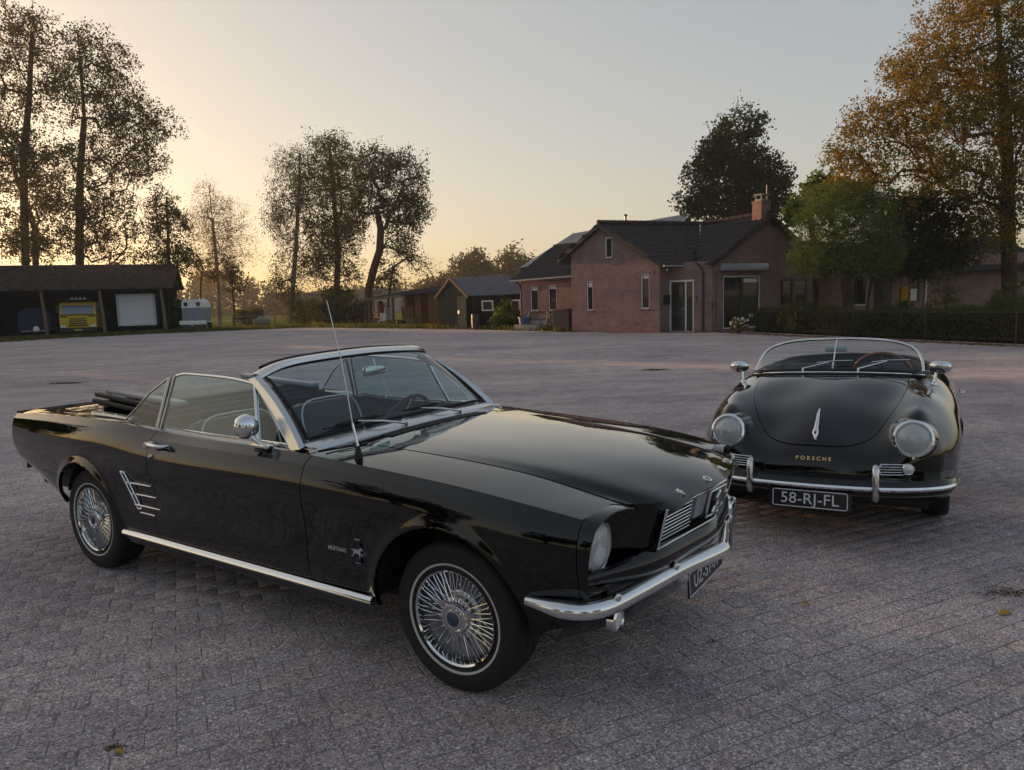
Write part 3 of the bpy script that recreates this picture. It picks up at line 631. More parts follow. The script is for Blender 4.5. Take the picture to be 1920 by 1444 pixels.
    px_tree('thin_tree', 'thin forked stems standing right of the willow trunk', 27.8, 1622, [(1625, 590), (1628, 560), (1636, 520)], [(1632, 480, 26, 30)], L_WIL, n=24, per=30, size=.09, cr=.28, r0=.06, seed=65, step=.5)
    # trees standing behind the viewer; they show mirrored in paint and chrome
    for i, (x, y, h, w, lab) in enumerate(((-14, -14, 9, 4.5, 'broad tree behind the viewer, left end of its row'), (-5, -19, 11, 5, 'tall tree behind the viewer, mirrored in the car flank'), (6, -17, 8, 4.5, 'low round tree straight behind the viewer'), (-22, -4, 10, 5, 'tree left of the viewer, mirrored in the rear fender'), (15, -14, 11, 5, 'tree behind the viewer at the right end of its row'), (-27, 12, 9, 4.5, 'tree beyond the left edge of the yard'))):
        tree('yard_tree', lab, (x, y, 0), [(0, 0, -.1), (.1, 0, h * .2), (0, .1, h * .45), (.1, 0, h * .75)], [(0, 0, h * .62, w * .7, w * .7, h * .36), (w * .4, 0, h * .45, w * .5, w * .5, h * .25), (-w * .4, 0, h * .42, w * .5, w * .5, h * .25)], L_OAK, n=150, per=24, size=.42, cr=1.0, r0=.25, seed=80 + i, group='trees round the yard outside the picture')
    # unseen tree row added left of the barn to keep the low sun off the yard
    for i, (x, y, h, lab) in enumerate(((-47, 52, 17, 'unseen poplar added as a sun block left of the barn, nearest to it'), (-54, 44, 18, 'unseen poplar added as a sun block left of the barn, second in its row'), (-60, 35, 16, 'unseen poplar added as a sun block left of the barn, third in its row'), (-64, 25, 17, 'unseen poplar added as a sun block left of the barn, farthest from it'), (-50, 38, 16, 'unseen dense poplar added as a sun block in front of the left row'), (-57, 51, 18, 'unseen poplar added as a sun block deep in the row left of the barn'), (-56, 27, 15, 'unseen dense poplar added as a sun block at the near end of the left row'))):
        tree('poplar_tree', lab, (x, y, 0), [(0, 0, -.1), (.2, 0, h * .3), (0, .2, h * .6), (.1, 0, h * .9)], [(0, 0, h * .55, 3.6, 3.6, h * .45), (1, 0, h * .25, 4.2, 4.2, h * .24), (-1, 1, h * .75, 2.6, 2.6, h * .2)], L_POP, n=260, per=26, size=.55, cr=1.2, r0=.3, seed=90 + i, group='unseen poplars added to shade the yard')
def build_hedges():
    # clipped hedge along the garden, wire fence in front of it
    pts = [Vector((9.4, 31.2, 0)), Vector((10.35, 30.5, 0)), Vector((12.2, 25.0, 0)), Vector((14.2, 19.8, 0)), Vector((16.2, 14.6, 0))]
    rng = np.random.default_rng(70); C = []; core = MB(); Hh = .92
    for a, b in zip(pts[1:], pts[2:]):
        L = (b - a).length; n = int(L / .10); d = (b - a).normalized(); nrm = Vector((-d.y, d.x, 0))
        if nrm.x < 0: nrm = -nrm
        for k in range(n):
            c = a.lerp(b, (k + .5) / n); hh = Hh + .05 * math.sin(k * .21) + .03 * rng.normal()
            for z in np.arange(.08, hh, .11):
                C.append(tuple(c + nrm * (.05 + .04 * rng.normal()) + Vector((0, 0, z))))
            for w in (.15, .3, .45): C.append(tuple(c + nrm * w + Vector((0, 0, hh - .02 + .02 * rng.normal()))))
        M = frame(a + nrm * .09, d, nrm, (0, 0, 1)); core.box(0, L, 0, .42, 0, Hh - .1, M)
    o = empty('hedge', pts[1], 0, 'long low clipped hedge along the front garden behind the wire fence', 'hedge')
    big_quads('foliage', leaves(np.array(C) - np.array(pts[1]), np.full(len(C), .085), 16, .055, rng), L_HED, o)
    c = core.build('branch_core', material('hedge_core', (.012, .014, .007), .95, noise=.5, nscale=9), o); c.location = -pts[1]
    f = empty('garden_fence', pts[1], 0, 'thin dark wire fence with slim posts in front of the hedge', 'fence'); m = material('fence_black', (.012, .014, .013), .45)
    off = Vector((-.28, -.10, 0))
    rails = MB(); bars = MB()
    for a, b in zip(pts[1:], pts[2:]):
        a2, b2 = a + off - pts[1], b + off - pts[1]; L = (b - a).length
        for z in (.12, .86): rails.tube([a2 + Vector((0, 0, z)), b2 + Vector((0, 0, z))], .009, 5)
        n = int(L / .11)
        for k in range(n):
            p = a2.lerp(b2, k / n); bars.tube([p + Vector((0, 0, .05)), p + Vector((0, 0, .92))], .004, 4, cap=False)
    rails.build('rail', m, f); bo = bars.build('wire_bars', m, f); tag(bo, kind='stuff')
    acc = 0
    for a, b in zip(pts[1:], pts[2:]):
        L = (b - a).length; n = max(1, round(L / 2.6))
        for k in range(n):
            p = a.lerp(b, k / n) + off - pts[1]; MB().tube([p, p + Vector((0, 0, 1.15))], .026, 8).lathe([(.03, 0), (.03, .03), (0, .045)], 8, T(p.x, p.y, 1.14)).build('post', m, f, 40)
    # shrubs of the garden
    for i, (px, D, h, w, mt, lab) in enumerate(((1905, 21.0, 1.75, .8, L_HED, 'tall clipped shrub at the right end of the hedge'), (1880, 24, 1.35, .55, L_HED, 'dark rounded shrub below the orange tree trunk'), (1740, 23.5, 1.05, .6, L_HED, 'ball shaped bush behind the hedge under the maple'), (1500, 28, 1.25, .8, L_HED, 'bush under the house window behind the hedge'), (1690, 24, 1.15, .5, L_DARK, 'small dark bush right of the willow trunk'), (1800, 23.6, 1.1, .7, L_GRN, 'arching fern like plant behind the hedge'), (1555, 27, 1.1, .6, L_HED, 'low bush left of the willow trunk'))):
        bush('garden_shrub', lab, gnd(px, D), [(0, 0, h * .5, w, w, h * .5)], mt, n=120, per=34, size=.07, cr=.17, seed=110 + i, group='shrubs in the front garden')
    px_tree('conifer', 'little conifer with level branches behind the hedge', 24.5, 1775, [(1775, 585), (1775, 550), (1775, 512)], [(1775, 520, 10, 8), (1775, 545, 20, 12), (1775, 565, 24, 10)], L_HED, n=50, per=26, size=.06, cr=.14, r0=.04, seed=66, step=.3)
    bush('garden_bush', 'spreading sunlit bush of big leaves left of the house', gnd(958, 41.2), [(0, 0, .9, .95, .9, .95), (.9, -.5, .55, 1.2, .8, .6), (-.6, -.3, .4, .7, .7, .45)], L_GRN, n=150, per=30, size=.16, cr=.3, seed=120)
    # strip of grass tufts along the barn and the back edge of the yard
    rng = np.random.default_rng(71); P = []
    for a, b, w, n in (((-36, 41), (-30.2, 45.2), 1.4, 5200), ((-30.2, 46.5), (-24, 52.2), .8, 1800), ((-24, 52.4), (-15.5, 57.4), 1.0, 2600), ((-15.5, 57.2), (-3, 44.5), .9, 4200), ((-2.2, 42.3), (3, 35.4), .35, 700)):
        for _ in range(n):
            f = rng.random(); P.append((a[0] + (b[0] - a[0]) * f + rng.normal() * w * .6, a[1] + (b[1] - a[1]) * f + rng.normal() * w, 0))
    P = np.array(P); n = len(P); ang = rng.random(n) * 2 * math.pi; hh = rng.uniform(.08, .30, n); wd = .03 + .03 * rng.random(n); dx, dy = np.cos(ang) * wd, np.sin(ang) * wd; ln = rng.normal(size=(n, 2)) * .10
    Q = np.stack([np.c_[P[:, 0] - dx, P[:, 1] - dy, P[:, 2] - .03], np.c_[P[:, 0] + dx, P[:, 1] + dy, P[:, 2] - .03], np.c_[P[:, 0] + ln[:, 0] + dx * .2, P[:, 1] + ln[:, 1], P[:, 2] + hh], np.c_[P[:, 0] + ln[:, 0] - dx * .2, P[:, 1] + ln[:, 1], P[:, 2] + hh]], axis=1)
    o = big_quads('rough_grass', Q.reshape(-1, 3), leaf_mat('grass_blade', [(.06, .075, .016), (.11, .115, .028), (.17, .15, .045)], .45)); tag(o, 'rough grass along the far edge of the paved yard', 'grass', kind='stuff')
# ------------------------------------------------------------------ buildings
def brick_mat(name, a, b_, mortar, bw=.215, bh=.065):
    m = bpy.data.materials.new(name); m.use_nodes = True; t = NT(m); b = t.n['Principled BSDF']
    tc = t.new('ShaderNodeTexCoord'); sp = t.new('ShaderNodeSeparateXYZ'); t.link(tc.outputs['Object'], sp.inputs[0]); cb = t.new('ShaderNodeCombineXYZ'); t.link(sp.outputs[0], cb.inputs[0]); t.link(sp.outputs[2], cb.inputs[1])
    br = t.new('ShaderNodeTexBrick', Scale=1.0); br.inputs['Brick Width'].default_value = bw; br.inputs['Row Height'].default_value = bh; br.inputs['Mortar Size'].default_value = .007; br.inputs['Mortar Smooth'].default_value = .3
    br.inputs['Color1'].default_value = (*a, 1); br.inputs['Color2'].default_value = (*b_, 1); br.inputs['Mortar'].default_value = (*mortar, 1); br.inputs['Bias'].default_value = 0.0
    t.link(cb.outputs[0], br.inputs['Vector'])
    n = t.new('ShaderNodeTexNoise', Scale=1.3, Detail=7.0, Roughness=.65); t.link(tc.outputs['Object'], n.inputs['Vector'])
    t.link(t.mix(1.0, br.outputs['Color'], t.ramp(n.outputs[0], [(.3, (.78, .76, .76)), (.7, (1.2, 1.16, 1.12))]), 'MULTIPLY'), b.inputs['Base Color']); b.inputs['Roughness'].default_value = .9; b.inputs['Specular IOR Level'].default_value = 0.0
    bp = t.new('ShaderNodeBump', Strength=.8, Distance=.012); t.link(t.math('SUBTRACT', 1.0, br.outputs['Fac']), bp.inputs['Height']); t.link(bp.outputs[0], b.inputs['Normal']); MATS[name] = m; return m
BRICK = brick_mat('red_brick', (.215, .142, .138), (.272, .184, .178), (.20, .19, .188))
BRICK2 = brick_mat('pale_brick', (.30, .185, .155), (.36, .23, .195), (.24, .22, .20))
TILE = material('roof_tile', (.052, .048, .052), .7, spec=.12, noise=.45, nscale=3, bump=.5, bscale=30, coord='Object')
WHITE = material('white_paint', (.70, .70, .68), .45, noise=.08, nscale=6)
DARKP = material('dark_frame', (.018, .019, .020), .4)
WGLASS = material('window_glass', (.018, .022, .026), .03, spec=.6)
ZINC = material('zinc', (.33, .36, .40), .4, .3)
WOODW = material('weathered_wood', (.15, .115, .085), .85, spec=.12, noise=.4, nscale=12, bump=.3, bscale=40)
WOODR = material('brown_boards', (.17, .085, .045), .8, spec=.12, noise=.45, nscale=9, bump=.3, bscale=40)
GREENB = material('dark_green_boards', (.017, .026, .028), .65, spec=.12, noise=.35, nscale=7)
TARB = material('tarred_boards', (.012, .013, .014), .7, spec=.12, noise=.4, nscale=7)
FELT = material('roof_felt', (.040, .042, .050), .75, spec=.12, noise=.35, nscale=4)
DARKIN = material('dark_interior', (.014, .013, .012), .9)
CONC = material('concrete', (.28, .27, .25), .85, noise=.3, nscale=5)
def wall(name, p0, p1, top, openings, mat, parent, zmax=6.0, reveal=.12, du=.5):
    """upright wall from p0 to p1 (seen with p0 on the left); top(u) is its upper edge; openings (u0,u1,z0,z1) are real holes"""
    p0, p1 = Vector((p0[0], p0[1])), Vector((p1[0], p1[1])); L = (p1 - p0).length; a = math.atan2(p1.y - p0.y, p1.x - p0.x)
    us = sorted(set([0, L] + [o[0] for o in openings] + [o[1] for o in openings])); zs = sorted(set([-.1, zmax] + [o[2] for o in openings] + [o[3] for o in openings])); m = MB()
    for i in range(len(us) - 1):
        for j in range(len(zs) - 1):
            u, z = (us[i] + us[i + 1]) / 2, (zs[j] + zs[j + 1]) / 2
            if any(o[0] < u < o[1] and o[2] < z < o[3] for o in openings): continue
            m.add([(us[i], 0, zs[j]), (us[i + 1], 0, zs[j]), (us[i + 1], 0, zs[j + 1]), (us[i], 0, zs[j + 1])], [(0, 1, 2, 3)])
    m = clip(m, lambda p: top(p.x) - p.z)
    for u0, u1, z0, z1 in openings:
        m.add([(u0, 0, z0), (u1, 0, z0), (u1, 0, z1), (u0, 0, z1), (u0, reveal, z0), (u1, reveal, z0), (u1, reveal, z1), (u0, reveal, z1)], [(0, 4, 5, 1), (1, 5, 6, 2), (2, 6, 7, 3), (3, 7, 4, 0)])
    # back face so the wall is a body
    m.add([(0, .22, -.1), (L, .22, -.1), (L, .22, top(L)), (L / 2, .22, top(L / 2)), (0, .22, top(0))], [(4, 3, 2, 1, 0)])
    o = m.build(name, mat, parent); o.location = (p0.x, p0.y, 0); o.rotation_euler = (0, 0, a); return o
def window(w, u0, u1, z0, z1, frame_m=WHITE, inner=DARKP, mull=(), depth=.07, sill=True, blind=0.0, bars=()):
    """window unit set into a wall opening; children of the wall"""
    f = MB(); b = .05
    for a, c, d, e in ((u0, u1, z0, z0 + b), (u0, u1, z1 - b, z1), (u0, u0 + b, z0 + b, z1 - b), (u1 - b, u1, z0 + b, z1 - b)): f.box(a, c, depth - .03, depth + .03, d, e)
    fo = f.build('window', frame_m, w)
    g = MB(); i = b + .035
    for a, c, d, e in ((u0 + b, u1 - b, z0 + b, z0 + i), (u0 + b, u1 - b, z1 - i, z1 - b), (u0 + b, u0 + i, z0 + i, z1 - i), (u1 - i, u1 - b, z0 + i, z1 - i)): g.box(a, c, depth - .012, depth + .03, d, e)
    for mu in mull: g.box(mu - .03, mu + .03, depth - .014, depth + .03, z0 + i, z1 - i)
    for bz in bars: g.box(u0 + i, u1 - i, depth - .014, depth + .03, bz - .03, bz + .03)
    g.build('sash', inner, fo)
    MB().box(u0 + b, u1 - b, depth + .012, depth + .018, z0 + b, z1 - b).build('pane', WGLASS, fo)
    if blind: MB().box(u0 + i, u1 - i, depth + .002, depth + .010, z1 - i - blind, z1 - i).build('blind', WHITE, fo)
    if sill: MB().box(u0 - .03, u1 + .03, -.05, depth - .03, z0 - .06, z0 - .004).build('sill', BRICK, fo)
    return fo
TILE_ME = {}
def tile_mesh():
    if 'm' not in TILE_ME:
        V = []; F = []; n = 6
        for k in range(n + 1):
            u = k / n; h = .10 * math.sin(2 * math.pi * (u - .12)) * .9
            V += [(u * 1.06 - .03, 0, h + .10), (u * 1.06 - .03, 1.10, h + .0), (u * 1.06 - .03, 0, h - .06)]
        for k in range(n):
            a = 3 * k; F.append((a, a + 3, a + 4, a + 1)); F.append((a + 2, a + 5, a + 3, a))
        me = bpy.data.meshes.new('roof_tile'); me.from_pydata(V, [], F); me.update(); me.polygons.foreach_set('use_smooth', [True] * len(me.polygons)); me.set_sharp_from_angle(angle=rad(40)); me.materials.append(TILE); TILE_ME['m'] = me
    return TILE_ME['m']
def roof_plane(poly, parent, ex, fix=3, tw=.30, tl=.345, mat=None, name='roof', tiles=True, budget=[300], th=.08):
    """poly: 3-D corners of one slope (eave first); ex: direction along the eave. Slab plus single tiles"""
    P = [Vector(p) for p in poly]; q3 = [P[i] for i in range(len(P)) if i != fix][:3]; n = (q3[1] - q3[0]).cross(q3[2] - q3[0]).normalized()
    if n.z < 0: n = -n
    if len(P) > 3: P[fix].z = q3[0].z - ((P[fix].x - q3[0].x) * n.x + (P[fix].y - q3[0].y) * n.y) / n.z
    ex = Vector(ex); ex = (ex - n * ex.dot(n)).normalized(); ey = n.cross(ex).normalized()
    if ey.z < 0: ey = -ey; ex = -ex
    o = P[0]; k = len(P); Q = [p - n * .035 for p in P]
    m = MB().add(Q + [q - Vector((0, 0, th)) for q in Q], [tuple(range(k)), tuple(range(2 * k - 1, k - 1, -1))] + [(i, (i + 1) % k, k + (i + 1) % k, k + i) for i in range(k)])
    ro = m.build(name, mat or TILE, parent)
    if not tiles: return ro
    uv = [((p - o).dot(ex), (p - o).dot(ey)) for p in P]; u0, u1 = min(a for a, b in uv), max(a for a, b in uv); v1 = max(b for a, b in uv); v0 = min(b for a, b in uv)
    def inside(u, v):
        c = False
        for i in range(k):
            (a, b), (d, e) = uv[i], uv[(i + 1) % k]
            if (b > v) != (e > v) and u < (d - a) * (v - b) / (e - b) + a: c = not c
        return c
    for r in range(int((v1 - v0) / tl) + 2):
        for q in range(int((u1 - u0) / tw) + 2):
            u, v = u0 + q * tw, v0 + r * tl
            if inside(u + tw / 2, v + tl / 2):
                t = bpy.data.objects.new('roof_tile', tile_mesh()); t.parent = ro; COL.objects.link(t)
                p = o + ex * u + ey * (v - .02) - n * .03 + n * RNG.uniform(-.004, .004)
                t.matrix_basis = frame(p, ex * tw, ey * tl, n * .30)
    return ro
def build_house():
    H = empty('brick_house', (3.02, 35.09, 0), 0, 'low red brick house with dark tiled roofs, chimney and glazed front door', 'house'); off = -Vector(H.location)
    def sub(o): o.location = o.location + off; return o
    A, B = Vector((3.02, 35.09)), Vector((6.57, 31.58)); u = (B - A).normalized(); v = Vector((-u.y, u.x)); L = (B - A).length
    P0u = L - 3.12; zA, zB = 4.96, 3.15; sl = (zA - zB) / 3.12
    top = lambda x: min(zA - sl * abs(x - P0u), 9)
    # front gable
    ops = [(.92, 1.30, 1.02, 2.42), (4.02, 4.46, 1.06, 2.62), (P0u + .18, P0u + .58, 3.42, 4.36)]
    def uu(px, D): return 0
    w = sub(wall('gable_wall', A, B, top, ops, BRICK, H))
    window(w, *ops[0], blind=.22); window(w, *ops[1], blind=.14); window(w, *ops[2])
    for x in (1.05, 3.75): MB().box(x, x + .12, -.012, .0, .34, .40).build('air_brick', DARKP, w)
    lm = MB().tube([(4.72, 0, 2.66), (4.72, -.12, 2.70), (4.80, -.18, 2.66)], .02, 8).lathe([(.02, .06), (.06, -.04), (.0, -.04)], 12, T(4.82, -.19, 2.62) @ Rx(.5)); lm.build('wall_lamp', DARKP, w, 40)
    MB().tube([(4.52, 0, 2.64), (4.52, -.1, 2.62)], .02, 8).build('lamp_bracket', DARKP, w, 40)
    # return wall and door wall
    S = B + v * .75; E = Vector((8.60, 30.62)); r = sub(wall('return_wall', B, S, lambda x: 3.2, [], BRICK, H))
    LD = (E - S).length; d = sub(wall('door_wall', S, E, lambda x: 3.05, [(.02, 1.25, .0, 2.28)], BRICK, H))
    f = MB()
    for a, c, z0, z1 in ((.02, .09, .0, 2.28), (1.18, 1.25, .0, 2.28), (.09, 1.18, 2.20, 2.28), (.80, .86, .0, 2.20), (.09, 1.18, 0, .04)): f.box(a, c, .02, .10, z0, z1)
    fo = f.build('door_frame', WHITE, d)
    dd = MB(); dd.box(.09, .80, .05, .09, .04, 2.20); do = dd.build('front_door', DARKP, fo)
    for z in (.22, .88, 1.54): MB().box(.19, .70, .042, .052, z, z + .50).build('pane', WGLASS, do)
    MB().box(.86, 1.18, .06, .066, .04, 2.20).build('side_light', WGLASS, fo)
    MB().tube([(.76, .05, 1.02), (.76, 0.0, 1.02), (.66, 0.0, 1.02)], .012, 8).build('door_handle', ALU, do, 40)
    mb = MB().cbox(.30, .62, -.14, 0, 1.22, 1.62, .015); mb.box(.28, .64, -.15, 0, 1.62, 1.65)
    mbo = sub(mb.build('mail_box', GREENB, H, 40)); mbo.matrix_basis = Matrix.Translation((B.x + off.x, B.y + off.y, off.z)) @ Rz(math.atan2(v.y, v.x)); mbo.location.z = 0
    bulb = MB().lathe([(0, .10), (.05, .08), (.06, 0), (.03, -.05), (0, -.06)], 14, T(.35, -.16, 2.72)); bo = bulb.build('porch_lamp', material('opal', (.5, .48, .42), .4), H, 50); bo.matrix_basis = mbo.matrix_basis.copy()
    # downpipe near the door
    dp = MB().tube([(1.45, -.20, 2.98), (1.62, -.10, 2.80), (1.72, -.06, 2.55), (1.72, -.06, 0)], .045, 10); dp.build('downpipe', DARKP, d, 50)
    MB().box(1.38, 1.42, -.03, 0, 1.35, 1.55).build('bell', DARKP, d)
    # right gable wall with sliding doors and shutter box
    e = Vector((.90, .436)).normalized(); E2 = E + e * 6.2; top2 = lambda x: 4.95 - (4.95 - 3.05) / 3.1 * abs(x - 3.1)
    ops = [(.62, 2.72, .12, 2.38), (3.95, 4.75, 1.0, 2.2), (4.85, 5.65, 1.0, 2.2)]
    g = sub(wall('side_gable_wall', E, E2, top2, ops, BRICK, H))
    so = window(g, *ops[0], mull=(1.62, 1.72), sill=False, depth=.05); MB().box(1.80, 2.62, .056, .060, 2.10, 2.26).build('blind', WHITE, so)
    text_mesh('window_sticker', '99', .26, .001, WHITE, so, frame((2.25, .061, .62), (1, 0, 0), (0, 0, 1), (0, -1, 0)))
    for q in ops[1:]: window(g, *q, frame_m=WOODW)
    MB().cbox(.34, 2.98, -.24, -.003, 2.60, 2.90, .03).build('shutter_box', ZINC, g, 40)
    MB().tube([(.20, -.03, .4), (.20, -.03, 2.6)], .012, 6).build('cable', DARKP, g)
    sh = MB().box(-.02, .02, -.03, 0, .9, 1.3); sh.build('wall_hook', DARKP, g)
    # set-back left wing wall, lit by the low sun
    W0 = Vector((.67, 39.10)); W1 = A + v * 1.2; LW = (W1 - W0).length
    ops = [(.62, 1.18, 1.02, 2.30), (1.90, 2.48, 1.02, 2.34), (3.52, 3.95, 1.0, 2.38)]
    l = sub(wall('wing_wall', W0, W1, lambda x: 2.9, ops, BRICK, H)); [window(l, *q, blind=.12) for q in ops]
    MB().tube([(-.06, -.34, 2.62), (-.02, -.12, 2.40), (0.0, -.06, 2.1), (0.0, -.06, .0)], .04, 10).build('downpipe', DARKP, l, 50)
    sub(wall('gable_side', A + v * 1.35, A, lambda x: 3.6, [], BRICK, H)); sub(wall('wing_end', W0 + v * 6, W0, lambda x: 2.9 + min(x, 6 - x) * .5, [], BRICK, H))
    # roofs
    def V3(p, z): return Vector((p.x, p.y, z)) + off
    n2 = -v * .28
    P0 = A + u * P0u; r1 = Vector((.94, .34)).normalized(); Bo = B + n2 * .6 + u * .30; ez = zB - sl * .30
    Pf = P0 + n2; Q = Pf + r1 * 5.55; Vv = Bo + r1 * 1.85; Ve = Bo + r1 * 2.7
    roof_plane([V3(Bo, ez), V3(Ve, ez), V3(Q + r1 * .1, zA + .06), V3(Pf, zA + .06)], H, r1.to_3d())
    Lo = A + n2 - u * .62; roof_plane([V3(Lo, top(-.62)), V3(Pf, zA + .06), V3(Q, zA + .06), V3(Q - u * 3.9, 2.75)], H, r1.to_3d())
    R0 = E + e * 3.1; eo = Vector((e.y, -e.x)) * .25; ridge = (Q - R0)
    roof_plane([V3(Vv - r1 * .1, ez), V3(E + eo - e * .25, 2.92), V3(R0 + eo, 5.05), V3(Q, zA + .05)], H, (R0 - Q).to_3d(), fix=0)
    roof_plane([V3(E2 + eo + e * .25, 2.92), V3(R0 + eo, 5.05), V3(Q, zA + .05), V3(E2 + ridge + e * .25, 2.92)], H, (R0 - Q).to_3d(), tiles=False)
    We = W0 - u * .45 - v * .45; We2 = W1 + u * .5 - v * .45
    roof_plane([V3(We, 2.72), V3(We2 - u * .45, 2.80), V3(W1 + v * 3.2, 4.75), V3(W0 + v * 3.2 - u * .45, 4.62)], H, u.to_3d())
    roof_plane([V3(W0 + v * 6.6 - u * .45, 2.7), V3(W1 + v * 6.6, 2.7), V3(W1 + v * 3.2, 4.75), V3(W0 + v * 3.2 - u * .45, 4.62)], H, u.to_3d(), tiles=False)
    gut = lambda a, b: MB().sweep([a, b], [(-.06, 0), (-.05, -.07), (.05, -.07), (.06, 0)]).build('gutter', ZINC, H, 40)
    gut(V3(We, 2.68), V3(We2 - u * .45, 2.76)); gut(V3(Bo, ez - .05), V3(Ve - r1 * .1, ez - .05))
    for a, b in ((V3(Lo, top(-.62)), V3(P0 + n2, zA + .06)), (V3(P0 + n2, zA + .06), V3(Bo, ez)), (V3(E + eo - e * .25, 2.92), V3(R0 + eo, 5.05)), (V3(R0 + eo, 5.05), V3(E2 + eo + e * .25, 2.92))):
        dn = Vector((0, 0, -.20)); k = (v.to_3d() * -.02); MB().add([a + k, b + k, b + k + dn, a + k + dn, a - k, b - k, b - k + dn, a - k + dn], [(0, 1, 2, 3), (7, 6, 5, 4), (0, 4, 5, 1), (3, 2, 6, 7), (0, 3, 7, 4), (1, 5, 6, 2)]).build('barge_board', DARKP, H)
    for a, b in ((V3(Pf, zA + .10), V3(Q, zA + .10)), (V3(R0 + eo, 5.09), V3(Q, zA + .09))):   # ridge tiles
        n = int((b - a).length / .36); t = (b - a).normalized()
        for k in range(n):
            c = a.lerp(b, (k + .5) / n); MB().tube([c - t * .19, c + t * .19], [.115, .10], 10).build('ridge_tile', TILE, H, 50)
    vz = MB().tube([V3(Vv, ez + .03), V3(Q, zA + .08)], .05, 6); vz.build('valley', ZINC, H)
    # chimney, flues, aerial
    c0 = R0 + ridge * .06 - e * .1; ch = MB().box(-.27, .27, -.27, .27, 4.55, 5.55); ch.box(-.30, .30, -.30, .30, 5.55, 5.62)
    co = ch.build('chimney', BRICK, H); co.location = V3(c0, 0) ; co.rotation_euler = (0, 0, math.atan2(e.y, e.x))
    cap = MB().box(-.20, .20, -.20, .20, 5.62, 5.70)
    for a in (-.16, .16):
        for b in (-.16, .16): cap.box(a - .03, a + .03, b - .03, b + .03, 5.70, 5.86)
    cap.box(-.24, .24, -.24, .24, 5.86, 5.91); cap.build('chimney_cap', CONC, co)
    MB().tube([(.40, .1, 5.0), (.40, .1, 6.35)], .012, 6).build('aerial_mast', ALU, co)
    for f, hgt in ((.26, .42),):
        p = V3(P0 + n2, zA).lerp(V3(Q, 5.0), f); MB().tube([p, p + Vector((0, 0, hgt))], .05, 8).lathe([(.09, -.03), (.09, .03), (0, .07)], 10, Matrix.Translation(p + Vector((0, 0, hgt)))).build('flue', DARKP, H, 40)
    mesh_obj('room_floor', [V3(A, .02), V3(B, .02), V3(E, .02), V3(E2, .02), V3(E2 + ridge, .02), V3(W0 + v * 6, .02), V3(W0, .02)], [tuple(range(7))], DARKIN, H)
    return H
def build_metal_barn():
    o = empty('metal_barn', gnd(1150, 62), 0, 'big barn with a blue grey sheet metal roof behind the house', 'barn'); off = -Vector(o.location)
    m = material('metal_sheet', (.13, .155, .21), .45, .35, noise=.15, nscale=2)
    a, b, c, d = at(976, 503, 58), at(1076, 438, 66), at(1296, 400, 58), at(1250, 440, 47)
    P = [p + off for p in (a, d, c, b)]; n = (P[1] - P[0]).cross(P[2] - P[0]).normalized()
    k = 60
    top = MB(); 
    for i in range(k):
        f0, f1 = i / k, (i + .55) / k; f2 = (i + 1) / k
        for g0, g1, h0, h1 in ((f0, f1, .05, .05), (f1, f2, 0, 0)):
            q = [P[0].lerp(P[1], g0) + n * h0, P[0].lerp(P[1], g1) + n * h1, P[3].lerp(P[2], g1) + n * h1, P[3].lerp(P[2], g0) + n * h0]; top.add(q, [(0, 1, 2, 3)])
    top.build('roof_sheets', m, o)
    MB().add([p for p in P] + [Vector((p.x, p.y, 0)) for p in P], [(0, 1, 5, 4), (1, 2, 6, 5), (2, 3, 7, 6), (3, 0, 4, 7)]).build('wall', TARB, o)
    MB().tube([P[1], P[2]], .06, 6).build('verge_trim', WHITE, o); MB().tube([P[0], P[3]], .07, 6).build('verge_trim', ZINC, o)
def build_annex():
    """low brick building seen under the trees on the right"""
    o = empty('brick_annex', gnd(1700, 34), 0, 'long low pale brick building with grey roof under the trees at right', 'building'); off = -Vector(o.location)
    p0, p1, p2 = gnd(1500, 34.5), gnd(1733, 34), gnd(1960, 33); 
    w = wall('wall', p0, p1, lambda x: 2.95, [(2.1, 3.1, .9, 2.35), (3.4, 4.2, 0.0, 2.3), (4.55, 5.45, 1.0, 2.45)], BRICK2, o); w.location += off
    window(w, 2.1, 3.1, .9, 2.35, mull=(2.6,)); window(w, 4.55, 5.45, 1.0, 2.45, frame_m=WOODW, mull=(5.0,))
    MB().box(3.4, 4.2, .05, .09, 0, 2.3).build('door', DARKP, w)
    MB().box(4.65, 4.98, .05, .056, 1.06, 1.75).build('notice', material('yellow_card', (.45, .27, .04), .7), w); MB().box(5.06, 5.36, .05, .056, 1.06, 1.62).build('notice', WHITE, w)
    w2 = wall('wall', p1, p2, lambda x: 3.1, [], BRICK2, o); w2.location += off
    MB().tube([(-.0, -.06, 0), (-.0, -.06, 3.0)], .045, 8).build('downpipe', WHITE, w2)
    a, b = at(1720, 512, 33.4) + off, at(1990, 494, 32.4) + off; c, d = b + Vector((.3, 5, 1.7)), a + Vector((.3, 5, 1.7))
    roof_plane([a, b, c, d], o, (b - a), mat=FELT, tiles=False); a2 = at(1490, 497, 33.9) + off
    roof_plane([a2, a, d, a2 + Vector((.3, 5, 1.7))], o, (a - a2), mat=FELT, tiles=False)
    MB().sweep([tuple(a2), tuple(a), tuple(b)], [(-.06, 0), (-.05, -.10), (.05, -.10), (.06, 0)]).build('gutter', DARKP, o)
    # low garden wall / bench
    f = empty('garden_bench', gnd(1845, 24.6), rad(-20), 'dark wooden bench behind the hedge at far right', 'bench')
    for z in (.42,): MB().box(-.75, .75, -.2, .2, z, z + .05).build('seat', WOODW, f)
    MB().box(-.75, .75, .18, .22, .78, .88).build('backrest', TARB, f)
    for x in (-.7, 0, .65): MB().box(x, x + .06, -.18, .2, 0, .42).build('leg', TARB, f); MB().box(x, x + .06, .17, .21, .42, .85).build('leg', TARB, f)
